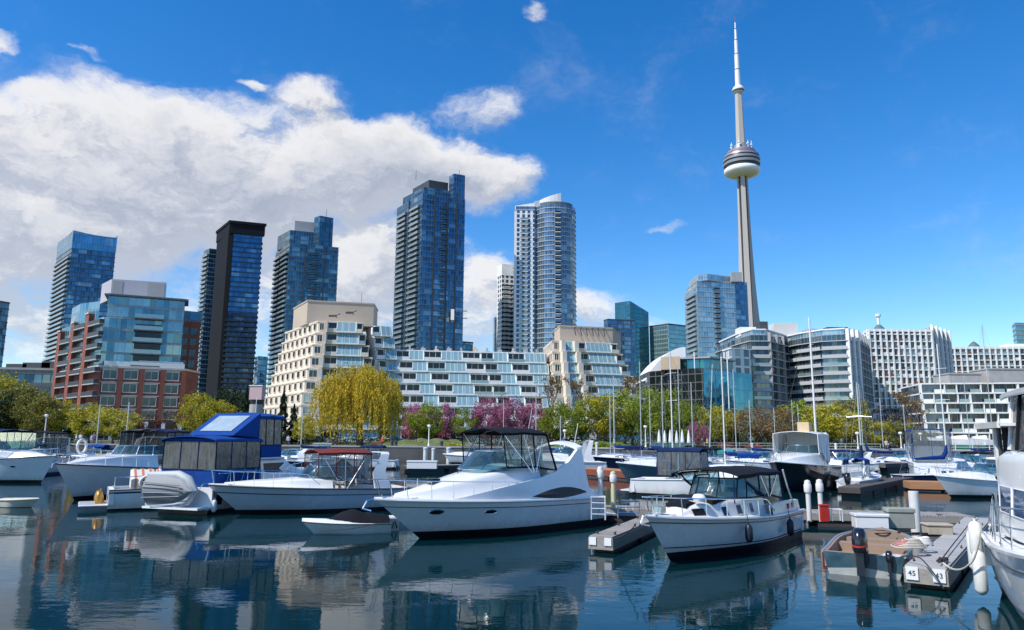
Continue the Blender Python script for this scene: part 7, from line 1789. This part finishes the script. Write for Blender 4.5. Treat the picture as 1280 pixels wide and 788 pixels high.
cw, cd, cg, cr = (mat('car_white', (.75, .75, .74), .25, coat=1), mat('car_dark', (.02, .025, .03), .25, coat=1), mat('car_silver', (.42, .43, .45), .3, .5, coat=1), mat('car_red', (.32, .02, .02), .25, coat=1))
CARS = [(340, cg, 'silver car parked behind the shorter dark conifer'), (392, cd, 'dark car parked left of the willow trunk'), (540, cw, 'white car parked under the small green tree between cherries'), (556, cg, 'silver car parked under the pink cherry trees, right of a white one'), (576, cw, 'white car parked under the small green tree left of the big cherries'), (700, cg, 'silver car parked under the first fresh green tree right of the cherries'), (716, cw, 'white car parked right of a silver one behind the planting strip'), (760, cd, 'dark car parked behind the dark blue sailboat masts'), (910, cr, 'red car parked left of the big bronze tree'), (985, cd, 'dark car parked left of the tall white mast'), (1058, cd, 'dark car parked right of the tall white mast'), (1118, cw, 'white car parked in front of the small dark blue glass building'), (205, cd, 'dark car parked in front of the brick building'), (30, cg, 'silver car parked behind the far-left hedge')]
for px, cm, lab in CARS:
    c = make_car(lab, cm); p = at(px, 555, 143.5); c.location = (p.x, 143.5, G+.01); c.rotation_euler = (0, 0, random.choice((0, math.pi)))
# people on the promenade
def person(label, px, Y, shirt, trousers, pose='walk', z0=G, rz=0., h=1.72):
    p = at(px, 555, Y); r_ = thing('person', label, 'person', (p.x, Y, z0), rz)
    k = h/1.75; st = .16 if pose == 'walk' else .04
    V = [(0, 0, .95), (0, 0, 1.15), (0, 0, 1.40), (0, 0, 1.50), (0, 0, 1.60), (0, 0, 1.70), (0, .10, .90), (st, .10, .5), (st*.6, .10, .08), (st*.6+.12, .10, .03), (0, -.10, .90), (-st*.2, -.10, .5), (-st*1.4, -.10, .08), (-st*1.4+.12, -.10, .03), (0, .19, 1.42), (-.05, .24, 1.14), (.08, .25, .92), (.12, .25, .84), (0, -.19, 1.42), (.04, -.24, 1.14), (.14, -.22, .94), (.18, -.22, .86)]
    E = [(0, 1), (1, 2), (2, 3), (3, 4), (4, 5), (0, 6), (6, 7), (7, 8), (8, 9), (0, 10), (10, 11), (11, 12), (12, 13), (2, 14), (14, 15), (15, 16), (16, 17), (2, 18), (18, 19), (19, 20), (20, 21)]
    rad = [.15, .13, .15, .06, .10, .095, .10, .065, .045, .04, .10, .065, .045, .04, .065, .045, .035, .035, .065, .045, .035, .035]
    me = bpy.data.meshes.new('body'); me.from_pydata([tuple(c*k for c in v) for v in V], E, []); skin = me.attributes  # skeleton
    o = bpy.data.objects.new('body', me); COL.objects.link(o); o.parent = r_
    bpy.context.view_layer.objects.active = o; me.skin_vertices.new() if False else None
    m_ = o.modifiers.new('skin', 'SKIN'); 
    if not me.skin_vertices: 
        bpy.ops.mesh.customdata_skin_add() if bpy.ops.mesh.customdata_skin_add.poll() else None
    if me.skin_vertices:
        for i, sv in enumerate(me.skin_vertices[0].data): sv.radius = (rad[i]*k, rad[i]*k*(.8 if i < 3 else 1)); sv.use_root = (i == 0)
    s_ = o.modifiers.new('sub', 'SUBSURF'); s_.levels = 1; s_.render_levels = 1
    m = bpy.data.materials.new('clothes'); m.use_nodes = True; t = NT(m.node_tree); z = t.sep(t.node('ShaderNodeTexCoord').outputs['Object'])[2]
    c = t.mix(t.m('GREATER_THAN', z, .93*k), trousers, shirt); c = t.mix(t.m('GREATER_THAN', z, 1.47*k), c, (.45, .27, .2)); c = t.mix(t.m('GREATER_THAN', z, 1.66*k), c, (.05, .03, .02)); t.l.new(c, t.n['Principled BSDF'].inputs['Base Color']); t.n['Principled BSDF'].inputs['Roughness'].default_value = .85
    me.materials.append(m); return r_
person('person in dark clothes and pale hat standing on the quay below the willow', 421, 102.5, (.02, .035, .03), (.03, .03, .04), 'stand')
person('person in black walking on the lawn left of the black boat canopy', 519, 110, (.015, .015, .02), (.02, .02, .03), 'walk', z0=G+.8)
for k, (px, lab) in enumerate(((490, 'black bollard on the quay, left of a pair right of the maroon canopy'), (495, 'black bollard on the quay, right of a pair right of the maroon canopy'), (552, 'black bollard on the quay behind the white posts'))):
    p = at(px, 556, 101.3); mb = MB(); mb.lathe([(.28, 0), (.24, .1), (.20, .2), (.20, .75), (.27, .85), (.24, .98), (.05, 1.02)], 12); o = mb.build('bollard', M_dkmet, smooth=40); o.location = (p.x, 101.3, G); tag(o, lab, 'bollard')

for k, (rt, Ld, w_) in enumerate(((dk2, L2, .86), (dk3, L3, .72), (dk, Lw, 1.7))):
    for u in (.06, .3, .55, .8):
        for s_ in (1, -1):
            x, y, z = -Ld/2+Ld*u, s_*(w_/2-.08), .52; mb = MB(); mb.tube([(x-.12, y, z+.06), (x-.05, y, z+.045), (x+.05, y, z+.045), (x+.12, y, z+.06)], .016, 5); mb.tube([(x-.04, y, z+.045), (x-.04, y, z-.02)], .018, 5); mb.tube([(x+.04, y, z+.045), (x+.04, y, z-.02)], .018, 5); mb.build('cleat', M_dkmet, rt)
PP = [(360, 103, (.5, .5, .5), (.05, .06, .12), 'person in grey top walking on the quay between conifers and willow'), (478, 103, (.5, .08, .06), (.04, .04, .05), 'person in a red top walking on the quay left of the two bollards'), (705, 103.5, (.1, .15, .35), (.05, .05, .06), 'person in a blue top on the quay right of the pink cherry row'), (768, 103, (.7, .7, .68), (.06, .07, .12), 'person in a white top on the quay behind the dark blue sailboat'), (878, 103.5, (.05, .05, .06), (.12, .1, .08), 'person in black top by the tiny pink cherry tree'), (884, 103.8, (.55, .3, .1), (.05, .05, .08), 'person in orange top by the tiny pink cherry tree'), (1052, 103, (.06, .07, .1), (.05, .05, .05), 'person in dark top on the quay right of the tallest mast'), (1108, 103.4, (.6, .55, .5), (.1, .1, .15), 'person in pale top on the quay above the dark linking dock'), (100, 103, (.6, .6, .58), (.06, .06, .08), 'person in pale top on the quay at the left, below the yellow-green trees'), (118, 103.3, (.2, .05, .2), (.04, .04, .05), 'person in purple top on the quay at the left, below the yellow-green trees')]
for px, Y, c1, c2, lab in PP: person(lab, px, Y, c1, c2, 'walk', rz=random.uniform(0, 6.28), h=random.uniform(1.62, 1.82))
def bench(label, px, Y):
    p = at(px, 555, Y); r_ = thing('park_bench', label, 'bench', (p.x, Y, G)); mb = MB()
    for k in range(3): mb.box(-.8, .8, -.2+.15*k, -.08+.15*k, .42, .46)
    mb.build('seat', M_wood, r_); mb = MB()
    for k in range(2): mb.box(-.8, .8, .25, .28, .55+.18*k, .68+.18*k)
    mb.build('backrest', M_wood, r_)
    for x in (-.7, .7): mb = MB(); mb.box(x-.03, x+.03, -.2, .28, 0, .42); mb.box(x-.03, x+.03, .24, .29, .42, .9); mb.build('leg', M_dkmet, r_)
for px, lab in ((340, 'park bench on the quay left of the willow, behind the blue canvas roof'), (470, 'park bench on the quay right below the willow'), (660, 'park bench on the quay behind the black canopy'), (905, 'park bench on the quay left of the tan boat box'), (1145, 'park bench on the quay left of the blue canvas boat')): bench(lab, px, 104.5)
# ------------------------------------------------------------------ the boats farther off
def far(label, px, pywl, L, heading, beam=None, **kw):
    """motor boat whose middle stands at a pixel of the waterline; heading in degrees (0 = bow to the right, -90 = bow to us)"""
    p = gz(px, pywl); d = Vector((math.cos(R(heading)), math.sin(R(heading)))); rake = kw.get('rake', 1.1)
    return express(label, p.to_2d()+d*(L/2-rake), p.to_2d()-d*L/2, beam or L*.32, **kw)
def sailboat(label, px, pywl, L, heading, mast_py, hullm=M_gel, boot=M_bootb, cover=M_cnvb, mastm=M_alu, f0=.75, f1=1.05, boom=True, mast_px=None, dodger=None, trunkm=M_gel, mizzen=False, lean=0., stripe=None, group=None, mr=.06):
    p = gz(px, pywl); d = Vector((math.cos(R(heading)), math.sin(R(heading)))); rake = L*.13; B = L*.31
    root = thing('sailboat', label, 'sailboat', group=group); H = Hull(L, B, f0, f1, rake=rake, draft=.5, ts=.5, p=1.9, stern=.62, wl=.82, bw=.3, sh=1.4, trake=-.3, q=1.0); place(root, p.to_2d()+d*(L/2-rake), p.to_2d()-d*L/2, L, rake); hx = L/2
    hull_mesh(root, H, hullm, boot, .10, stripe, n=18); deck(root, H, .34, .35, .22); rub(root, H, M_wood if random.random() < .3 else M_gel, .028)
    C = Cab([(-.25*hx, B*.30, .85*f0, B*.25, f0+.42, .1), (.25*hx, B*.26, f0, B*.2, f0+.40, .1), (.5*hx, B*.12, f0+.08, B*.08, f0+.2, .05)]); C.mesh(root, trunkm, 'cabin_trunk')
    for x in (-.1, .08): panel(root, C.y, rquad(x*hx-.2, x*hx+.2, f0+.16, f0+.30), M_port, .01, 'window')
    Y = root.location.y; mpx = mast_px or px; xm = .12*hx
    h = Z(mpx, mast_py, Y); zb = f0+.4
    mb = MB(); mb.tube([(xm, 0, zb), (xm-lean*h, 0, h)], [mr, mr*.72], 8); mb.build('mast', mastm, root, smooth=50)
    mb = MB(); 
    for u in ((.55, .8) if h > 9 else (.62,)): mb.tube([(xm, -B*.36, zb+(h-zb)*u-.05), (xm, 0, zb+(h-zb)*u), (xm, B*.36, zb+(h-zb)*u-.05)], .022, 5)
    mb.build('spreader', mastm, root)
    mb = MB(); r_ = .0085
    top = (xm-lean*h, 0, h-.1); u = .55 if h > 9 else .62; zs = zb+(h-zb)*u
    for s_ in (1, -1): mb.tube([(xm-.1, s_*B*.46, f0+.1), (xm, s_*B*.36, zs), top], r_, 4)
    mb.tube([(hx-.1, 0, f1), top], r_, 4); mb.tube([(-hx+.1, 0, f0+.1), top], r_, 4); mb.build('rigging', mat('rigging_wire', (.25, .26, .27), .6), root)
    tallc = 'upright' in label or 'twin grey' in label; cover = M_cnvs if cover is M_cnvb else cover; q1 = 1.9 if tallc else 1.15
    if boom:
        mb = MB(); mb.tube([(xm-.05, 0, zb+.75), (-hx*.62, 0, zb+.70)], .045, 6); mb.build('boom', mastm, root)
        if cover: mb = MB(); mb.tube([(xm+.02, 0, zb+q1), (xm-.06, 0, zb+.5*(q1+.82)), (xm-.35, 0, zb+.92), (-hx*.2, 0, zb+.88), (-hx*.6, 0, zb+.80)], [.06, .15, .19, .16, .08], 8); mb.build('sail_cover', cover, root, smooth=60)
    if dodger: canopy(root, -.52*hx, -.1*hx, B*.3, f0+1.35, .12, dodger, .35, .01, pivot=(-.3*hx, B*.32, f0+.1))
    rail(root, H, .1, 1, .5, 6, .08, r=.012, mid=True, tip=.05)
    return root
M_grnh = mat('sea_green_hull', (.02, .26, .17), .35, var=.08); M_tealh = mat('grey_teal_hull', (.10, .17, .19), .35, var=.08); M_rdh = mat('dull_red_hull', (.22, .06, .06), .5)
# just behind the centre boats
far('navy canopied boat directly behind the cabin boat with black canvas', 872, 622, 7.6, -28, hullm=M_gel, can=(-.55, .12), cloth=M_cnvn, curt=M_vinylg, arch=0, canz=2.75, trunk=.5, detail=False, name='cabin_cruiser', f0=1.0, f1=1.3)
far('white cruiser with a white arch seen between canopy and arch of the big cruiser', 696, 594, 8.8, 187, can=None, arch=1.5, trunk=.7, detail=False, name='cabin_cruiser', f0=1.2, f1=1.5, rake=1.3)
sailboat('dark navy sailboat with blue canvas beyond the orange dock', 775, 587, 9.5, 176, 470, M_navyh, M_boot, M_cnvb, mast_px=787, dodger=M_cnvn, f0=1.1, f1=1.5)
sailboat('white sailboat with two masts behind the orange dock end', 808, 584, 9, 170, 452, M_gel, M_boot, M_cnvn, mast_px=798)
far('grey-teal hulled white boat with the bow by the orange dock, right of centre', 832, 607, 8.5, 205, hullm=M_tealh, arch=1.1, trunk=.6, detail=False, f0=1.1, f1=1.7, rake=1.2)
sailboat('sailboat with the thick pale mast nearest the black gridded wall', 848, 592, 9.5, 200, 440, M_gel, M_bootb, M_cnvk, mastm=M_mastw, mr=.075)
sailboat('sailboat with slim grey mast just right of the thick pale one', 856, 584, 8.5, 190, 452, M_navyh, M_boot, M_cnvn)
sailboat('sailboat with teal canvas and a leaning pale mast', 893, 588, 8, 160, 456, M_gel, M_bootb, M_cnvt, mast_px=893, dodger=M_cnvt, mastm=mat('green_tint_mast', (.50, .62, .56), .4), lean=.06)
sailboat('sailboat with a bright blue boom tent behind the black canopy', 915, 598, 8.5, 172, 446, M_gel, M_boot, M_cnvb, mastm=M_mastw, mr=.07, dodger=M_cnvb)
sailboat('sailboat with thin mast right of the blue boom tent', 926, 583, 8, 185, 462, M_gel, M_boot, None)
bigc, _, _ = far('white cruiser with a black hull pointing at the camera, white canvas on its bridge', 1000, 612, 9.6, -128, beam=3.5, hullm=M_blkh, boot=M_boot, arch=0, trunk=.85, detail=False, name='cabin_cruiser', f0=1.5, f1=2.0, can=(-.45, .1), cloth=M_gel, curt=mat('white_canvas', (.72, .70, .68), .8, var=.05), canz=3.85, rake=1.3, railh=.7)
mb = MB(); mb.box(-2.2, -1.5, -.4, .4, 3.95, 4.6); mb.build('tan_box', mat('tan_canvas', (.55, .42, .25), .85), bigc)
wsail = sailboat('white sailboat stern-on with black outboard and tall twin grey masts', 1078, 612, 7.4, 52, 478, M_gelg, M_boot, M_cnvn, mast_px=1080, dodger=M_cnvb)
outboard(wsail, -3.55, .0, .6, 1.1, M_blkh, M_blkh)
torus_on(wsail, (-3.0, -.9, 1.3), .25, name='lifebuoy')
sailboat('sailboat with very tall thick white mast, tallest mast in the marina', 1030, 586, 11, 172, 397, M_gel, M_bootb, M_cnvn, mastm=M_mastw, mast_px=1024, mr=.14)
sailboat('sailboat with slim dark mast beside the twin grey masts', 1090, 588, 8.5, 185, 486, M_gel, M_boot, M_cnvb, mastm=M_dkmet)
def fly2():
    r_, H, C = far('white flybridge boat with royal blue canvas seen stern-on at the right', 1162, 597, 8.0, 68, beam=3.6, hullm=M_gel, boot=M_bootb, arch=0, trunk=1.3, detail=False, name='cabin_cruiser', f0=1.4, f1=1.8, can=(-.7, .35), cloth=M_cnvb, curt=M_vinyl, canz=4.3, stripe=M_cnvb)
fly2()
sailboat('navy and red sailboat with an upright blue sail cover at the orange dock', 1180, 606, 7.6, 8, 430, M_navyh, M_rdh, M_cnvb, mastm=M_mastw, mast_px=1170, boom=True)
far('small white runabout half hidden by the right boat posts', 1224, 622, 6.4, 195, hullm=M_gelw, arch=0, trunk=.45, detail=False, f0=.95, f1=1.35, boot=M_boot)
# boats stored on the quay
def stored(label, px, Y, L, hd, hullm, canvas=None):
    p = at(px, 560, Y); root = thing('stored_boat', label, 'boat', (p.x, Y, G+.7), R(hd)); H = Hull(L, L*.34, .95, 1.25, rake=.8, draft=.6, boot=None) if False else Hull(L, L*.34, .95, 1.25, rake=.8, draft=.6)
    hull_mesh(root, H, M_gel, hullm, .55, n=14); deck(root, H, .4, .35, .2, M_gel); C = Cab([(-.1*L, L*.12, .95, L*.1, 1.6, .15), (.25*L, L*.08, 1.1, L*.05, 1.4, .1)]); C.mesh(root, canvas or M_gel, 'cabin_trunk')
    for x in (-.3, .25): mb = MB(); mb.box(x*L-.15, x*L+.15, -.9, .9, -.7, -.4); mb.box(x*L-.1, x*L+.1, -.9, -.7, -.7, .1); mb.box(x*L-.1, x*L+.1, .7, .9, -.7, .1); mb.build('cradle', M_wood, root)
stored('white boat with a sea green bottom stored on the quay at the right', 1203, 104, 5.5, 170, M_grnh)
stored('white and blue boat stored on the quay left of the sea green one', 1182, 107, 4.6, 165, M_cnvb)
stored('white boat with red cover stored on the quay behind the sea green one', 1196, 112, 5.5, 175, M_gelg, M_cnvr)
stored('grey boat stored on the quay near the right boat posts', 1228, 106, 5, 180, M_dkmet)
# small boats along the far docks
SM = [
 (640, 578, 6.5, 175, M_gel, None, 'white runabout moored by the quay behind the black canopy'),
 (722, 576, 6, 180, M_gelg, M_cnvn, 'grey runabout with navy cover by the quay, right of the white arch'),
 (862, 580, 6.5, 190, M_gel, M_cnvk, 'white runabout with black cover by the quay below the parasols'),
 (900, 575, 6.2, 178, M_pink, M_cnvr, 'faded red boat by the quay, left of its twin'),
 (935, 580, 6, 176, M_gel, M_cnvr, 'white boat with maroon cover by the quay left of the black hulled cruiser'),
 (962, 575, 6, 172, M_pink, None, 'faded red boat by the quay behind the black hulled cruiser'),
 (1048, 578, 6.2, 184, M_gel, M_cnvk, 'white boat with black cover by the quay right of the tallest mast'),
 (1062, 590, 5.5, 176, M_gel, None, 'small white boat left of the white sailboat with outboard'),
 (1108, 579, 6, 182, M_rdh, M_cnvk, 'dull red boat with black cover by the quay right of the grey masts'),
 (1128, 576, 6, 175, M_gel, M_cnvg, 'white boat with grey cover by the quay left of a white post'),
 (150, 590, 6, 185, M_gel, M_cnvn, 'white boat with navy cover by the far dock at the left'),
 (110, 588, 5.5, 178, M_gel, M_cnvb, 'white boat with blue cover by the far dock at the left'),
 (240, 586, 7, 176, M_gel, None, 'white boat by the quay just left of the blue canvas boat'),
 (395, 577, 7, 180, M_gelg, M_cnvg, 'grey boat by the quay seen above the maroon canopy'),
 (18, 588, 7, 182, M_gel, M_cnvb, 'white boat with blue cover by the far dock at the left edge'),
 (58, 586, 6.5, 178, M_gelg, M_cnvk, 'grey boat with black cover by the far dock below the white globe lamp'),
 (186, 582, 7.5, 184, M_gel, None, 'white boat at the quay seen over the navy enclosure'),
 (300, 582, 7, 178, M_gelw, M_cnvg, 'white boat with grey cover at the quay behind the blue canvas boat'),
 (352, 588, 6.5, 182, M_navyh, None, 'navy boat by the quay between blue canvas and maroon canopy'),
 (455, 586, 7, 176, M_gel, M_cnvn, 'white boat with navy cover at the quay right of the maroon canopy'),
 (586, 580, 6.5, 180, M_gel, M_cnvg, 'white boat with grey cover at the quay left of the black canopy'),
 (690, 571, 6, 178, M_navyh, M_cnvn, 'navy boat at the quay seen over the white arch'),
 (745, 575, 5.5, 184, M_gel, None, 'small white boat at the quay left of the dark blue sailboat cabin'),
 (818, 590, 6.5, 196, M_gelw, M_cnvn, 'white boat with navy cover right of the orange dock posts'),
 (880, 588, 6.5, 188, M_navyh, M_cnvk, 'navy boat with black cover left of the blue boom tent'),
 (945, 590, 6, 176, M_gel, None, 'white runabout just left of the black hulled cruiser'),
 (1046, 594, 5.5, 150, M_gelw, M_cnvn, 'white boat with navy cover right of the black hulled cruiser'),
 (1090, 573, 6, 184, M_gel, M_cnvr, 'white boat with maroon cover at the quay above the dark linking dock'),
 (1118, 588, 5.6, 170, M_navyh, M_cnvg, 'navy boat with grey cover right of the white sailboat with outboard'),
 (1145, 583, 6, 178, M_gelg, M_cnvr, 'grey boat with maroon cover left of the royal blue canvas boat'),
 (1196, 590, 6, 186, M_tealh, None, 'teal hulled boat right of the upright blue sail cover'),
 (1212, 598, 5.6, 180, M_gel, M_cnvk, 'white boat with black cover by the right orange dock end'),
]
for px, py, L, hd, hm, cl, lab in SM:
    far(lab, px, py, L, hd, hullm=hm, boot=M_boot, arch=.9 if cl is None else 0, trunk=.5, detail=False, can=(-.6, .1) if cl else None, cloth=cl or M_cnvk, canz=2.3, platform=False, railh=.45, f0=.9, f1=1.2, name='motor_boat')
SL = [(675, 583, 8, 176, 476, M_cnvb, 'sailboat with slim mast right of the pink cherry row'), (660, 580, 8, 182, 510, None, 'sailboat with a leaning slim mast in front of the pink cherry row'), (634, 583, 8, 178, 500, M_cnvn, 'sailboat with slim white mast against the pink cherry trees'), (818, 578, 8, 178, 486, M_cnvb, 'sailboat with a short mast in front of the black gridded wall'), (998, 580, 8, 182, 500, M_cnvn, 'sailboat with a short slim mast left of the tallest mast'), (1005, 577, 8, 176, 506, None, 'sailboat with a shorter bare mast just left of the tallest mast'), (1085, 580, 8.5, 176, 480, M_cnvg, 'sailboat with grey cover among the grey masts right of the bronze tree'), (1250, 583, 9, 180, 405, M_cnvn, 'sailboat with a tall slim mast in front of the right concrete roof'), (1220, 582, 9, 176, 470, M_cnvb, 'sailboat mast seen before the low white terraces'), (160, 590, 8, 176, 503, M_cnvb, 'sailboat with a slim mast in front of the brick building'), (123, 588, 7.5, 176, 506, M_cnvn, 'sailboat with a slim mast in front of the yellow-green trees at the left'), (380, 582, 8, 178, 505, M_cnvn, 'sailboat with a slim mast left of the willow'), (706, 584, 8, 178, 520, M_cnvn, 'sailboat with a short mast right of the big cruiser arch'), (768, 579, 8.5, 182, 486, M_cnvg, 'sailboat with slim grey mast left of the tallest dark blue sailboat mast'), (835, 586, 8, 186, 470, None, 'sailboat with slim mast left of the thick pale one'), (872, 583, 8, 176, 478, M_cnvn, 'sailboat with slim mast beside the tiny pink cherry tree'), (945, 584, 8, 182, 500, M_cnvb, 'sailboat with slim mast in front of the big bronze tree'), (975, 580, 8, 178, 510, None, 'sailboat with short mast in front of the smaller bronze tree'), (1110, 580, 8, 180, 498, M_cnvn, 'sailboat with slim mast before the tall white slab'), (1140, 584, 8, 178, 505, M_cnvb, 'sailboat with slim mast left of the royal blue canvas')]
for px, py, L, hd, mpy, cl, lab in SL: sailboat(lab, px, py, L, hd, mpy, random.choice([M_gel, M_gel, M_navyh]), M_bootb, cl, mast_px=px, lean=.14 if 'leaning' in lab else 0)
# yellow tarp on the left boats, white radar post
p = gz(82, 604, .6); mb = MB(); rows = [[(.34*math.cos(a)*(1-.25*u)+.03*math.sin(a*3+u*4), .24*math.sin(a)*(1-.2*u), 1.3*u) for a in [2*math.pi*i/14 for i in range(14)]] for u in (0, .2, .45, .7, .9, 1)]; mb.loft(rows, 0, True, True)
o = mb.build('yellow_cover', mat('yellow_canvas', (.62, .45, .04), .7, var=.1), smooth=60); o.location = (p.x+.2, p.y+3.0, .9); tag(o, 'bright yellow rolled cover standing behind the lifebuoy at the left', 'cover')
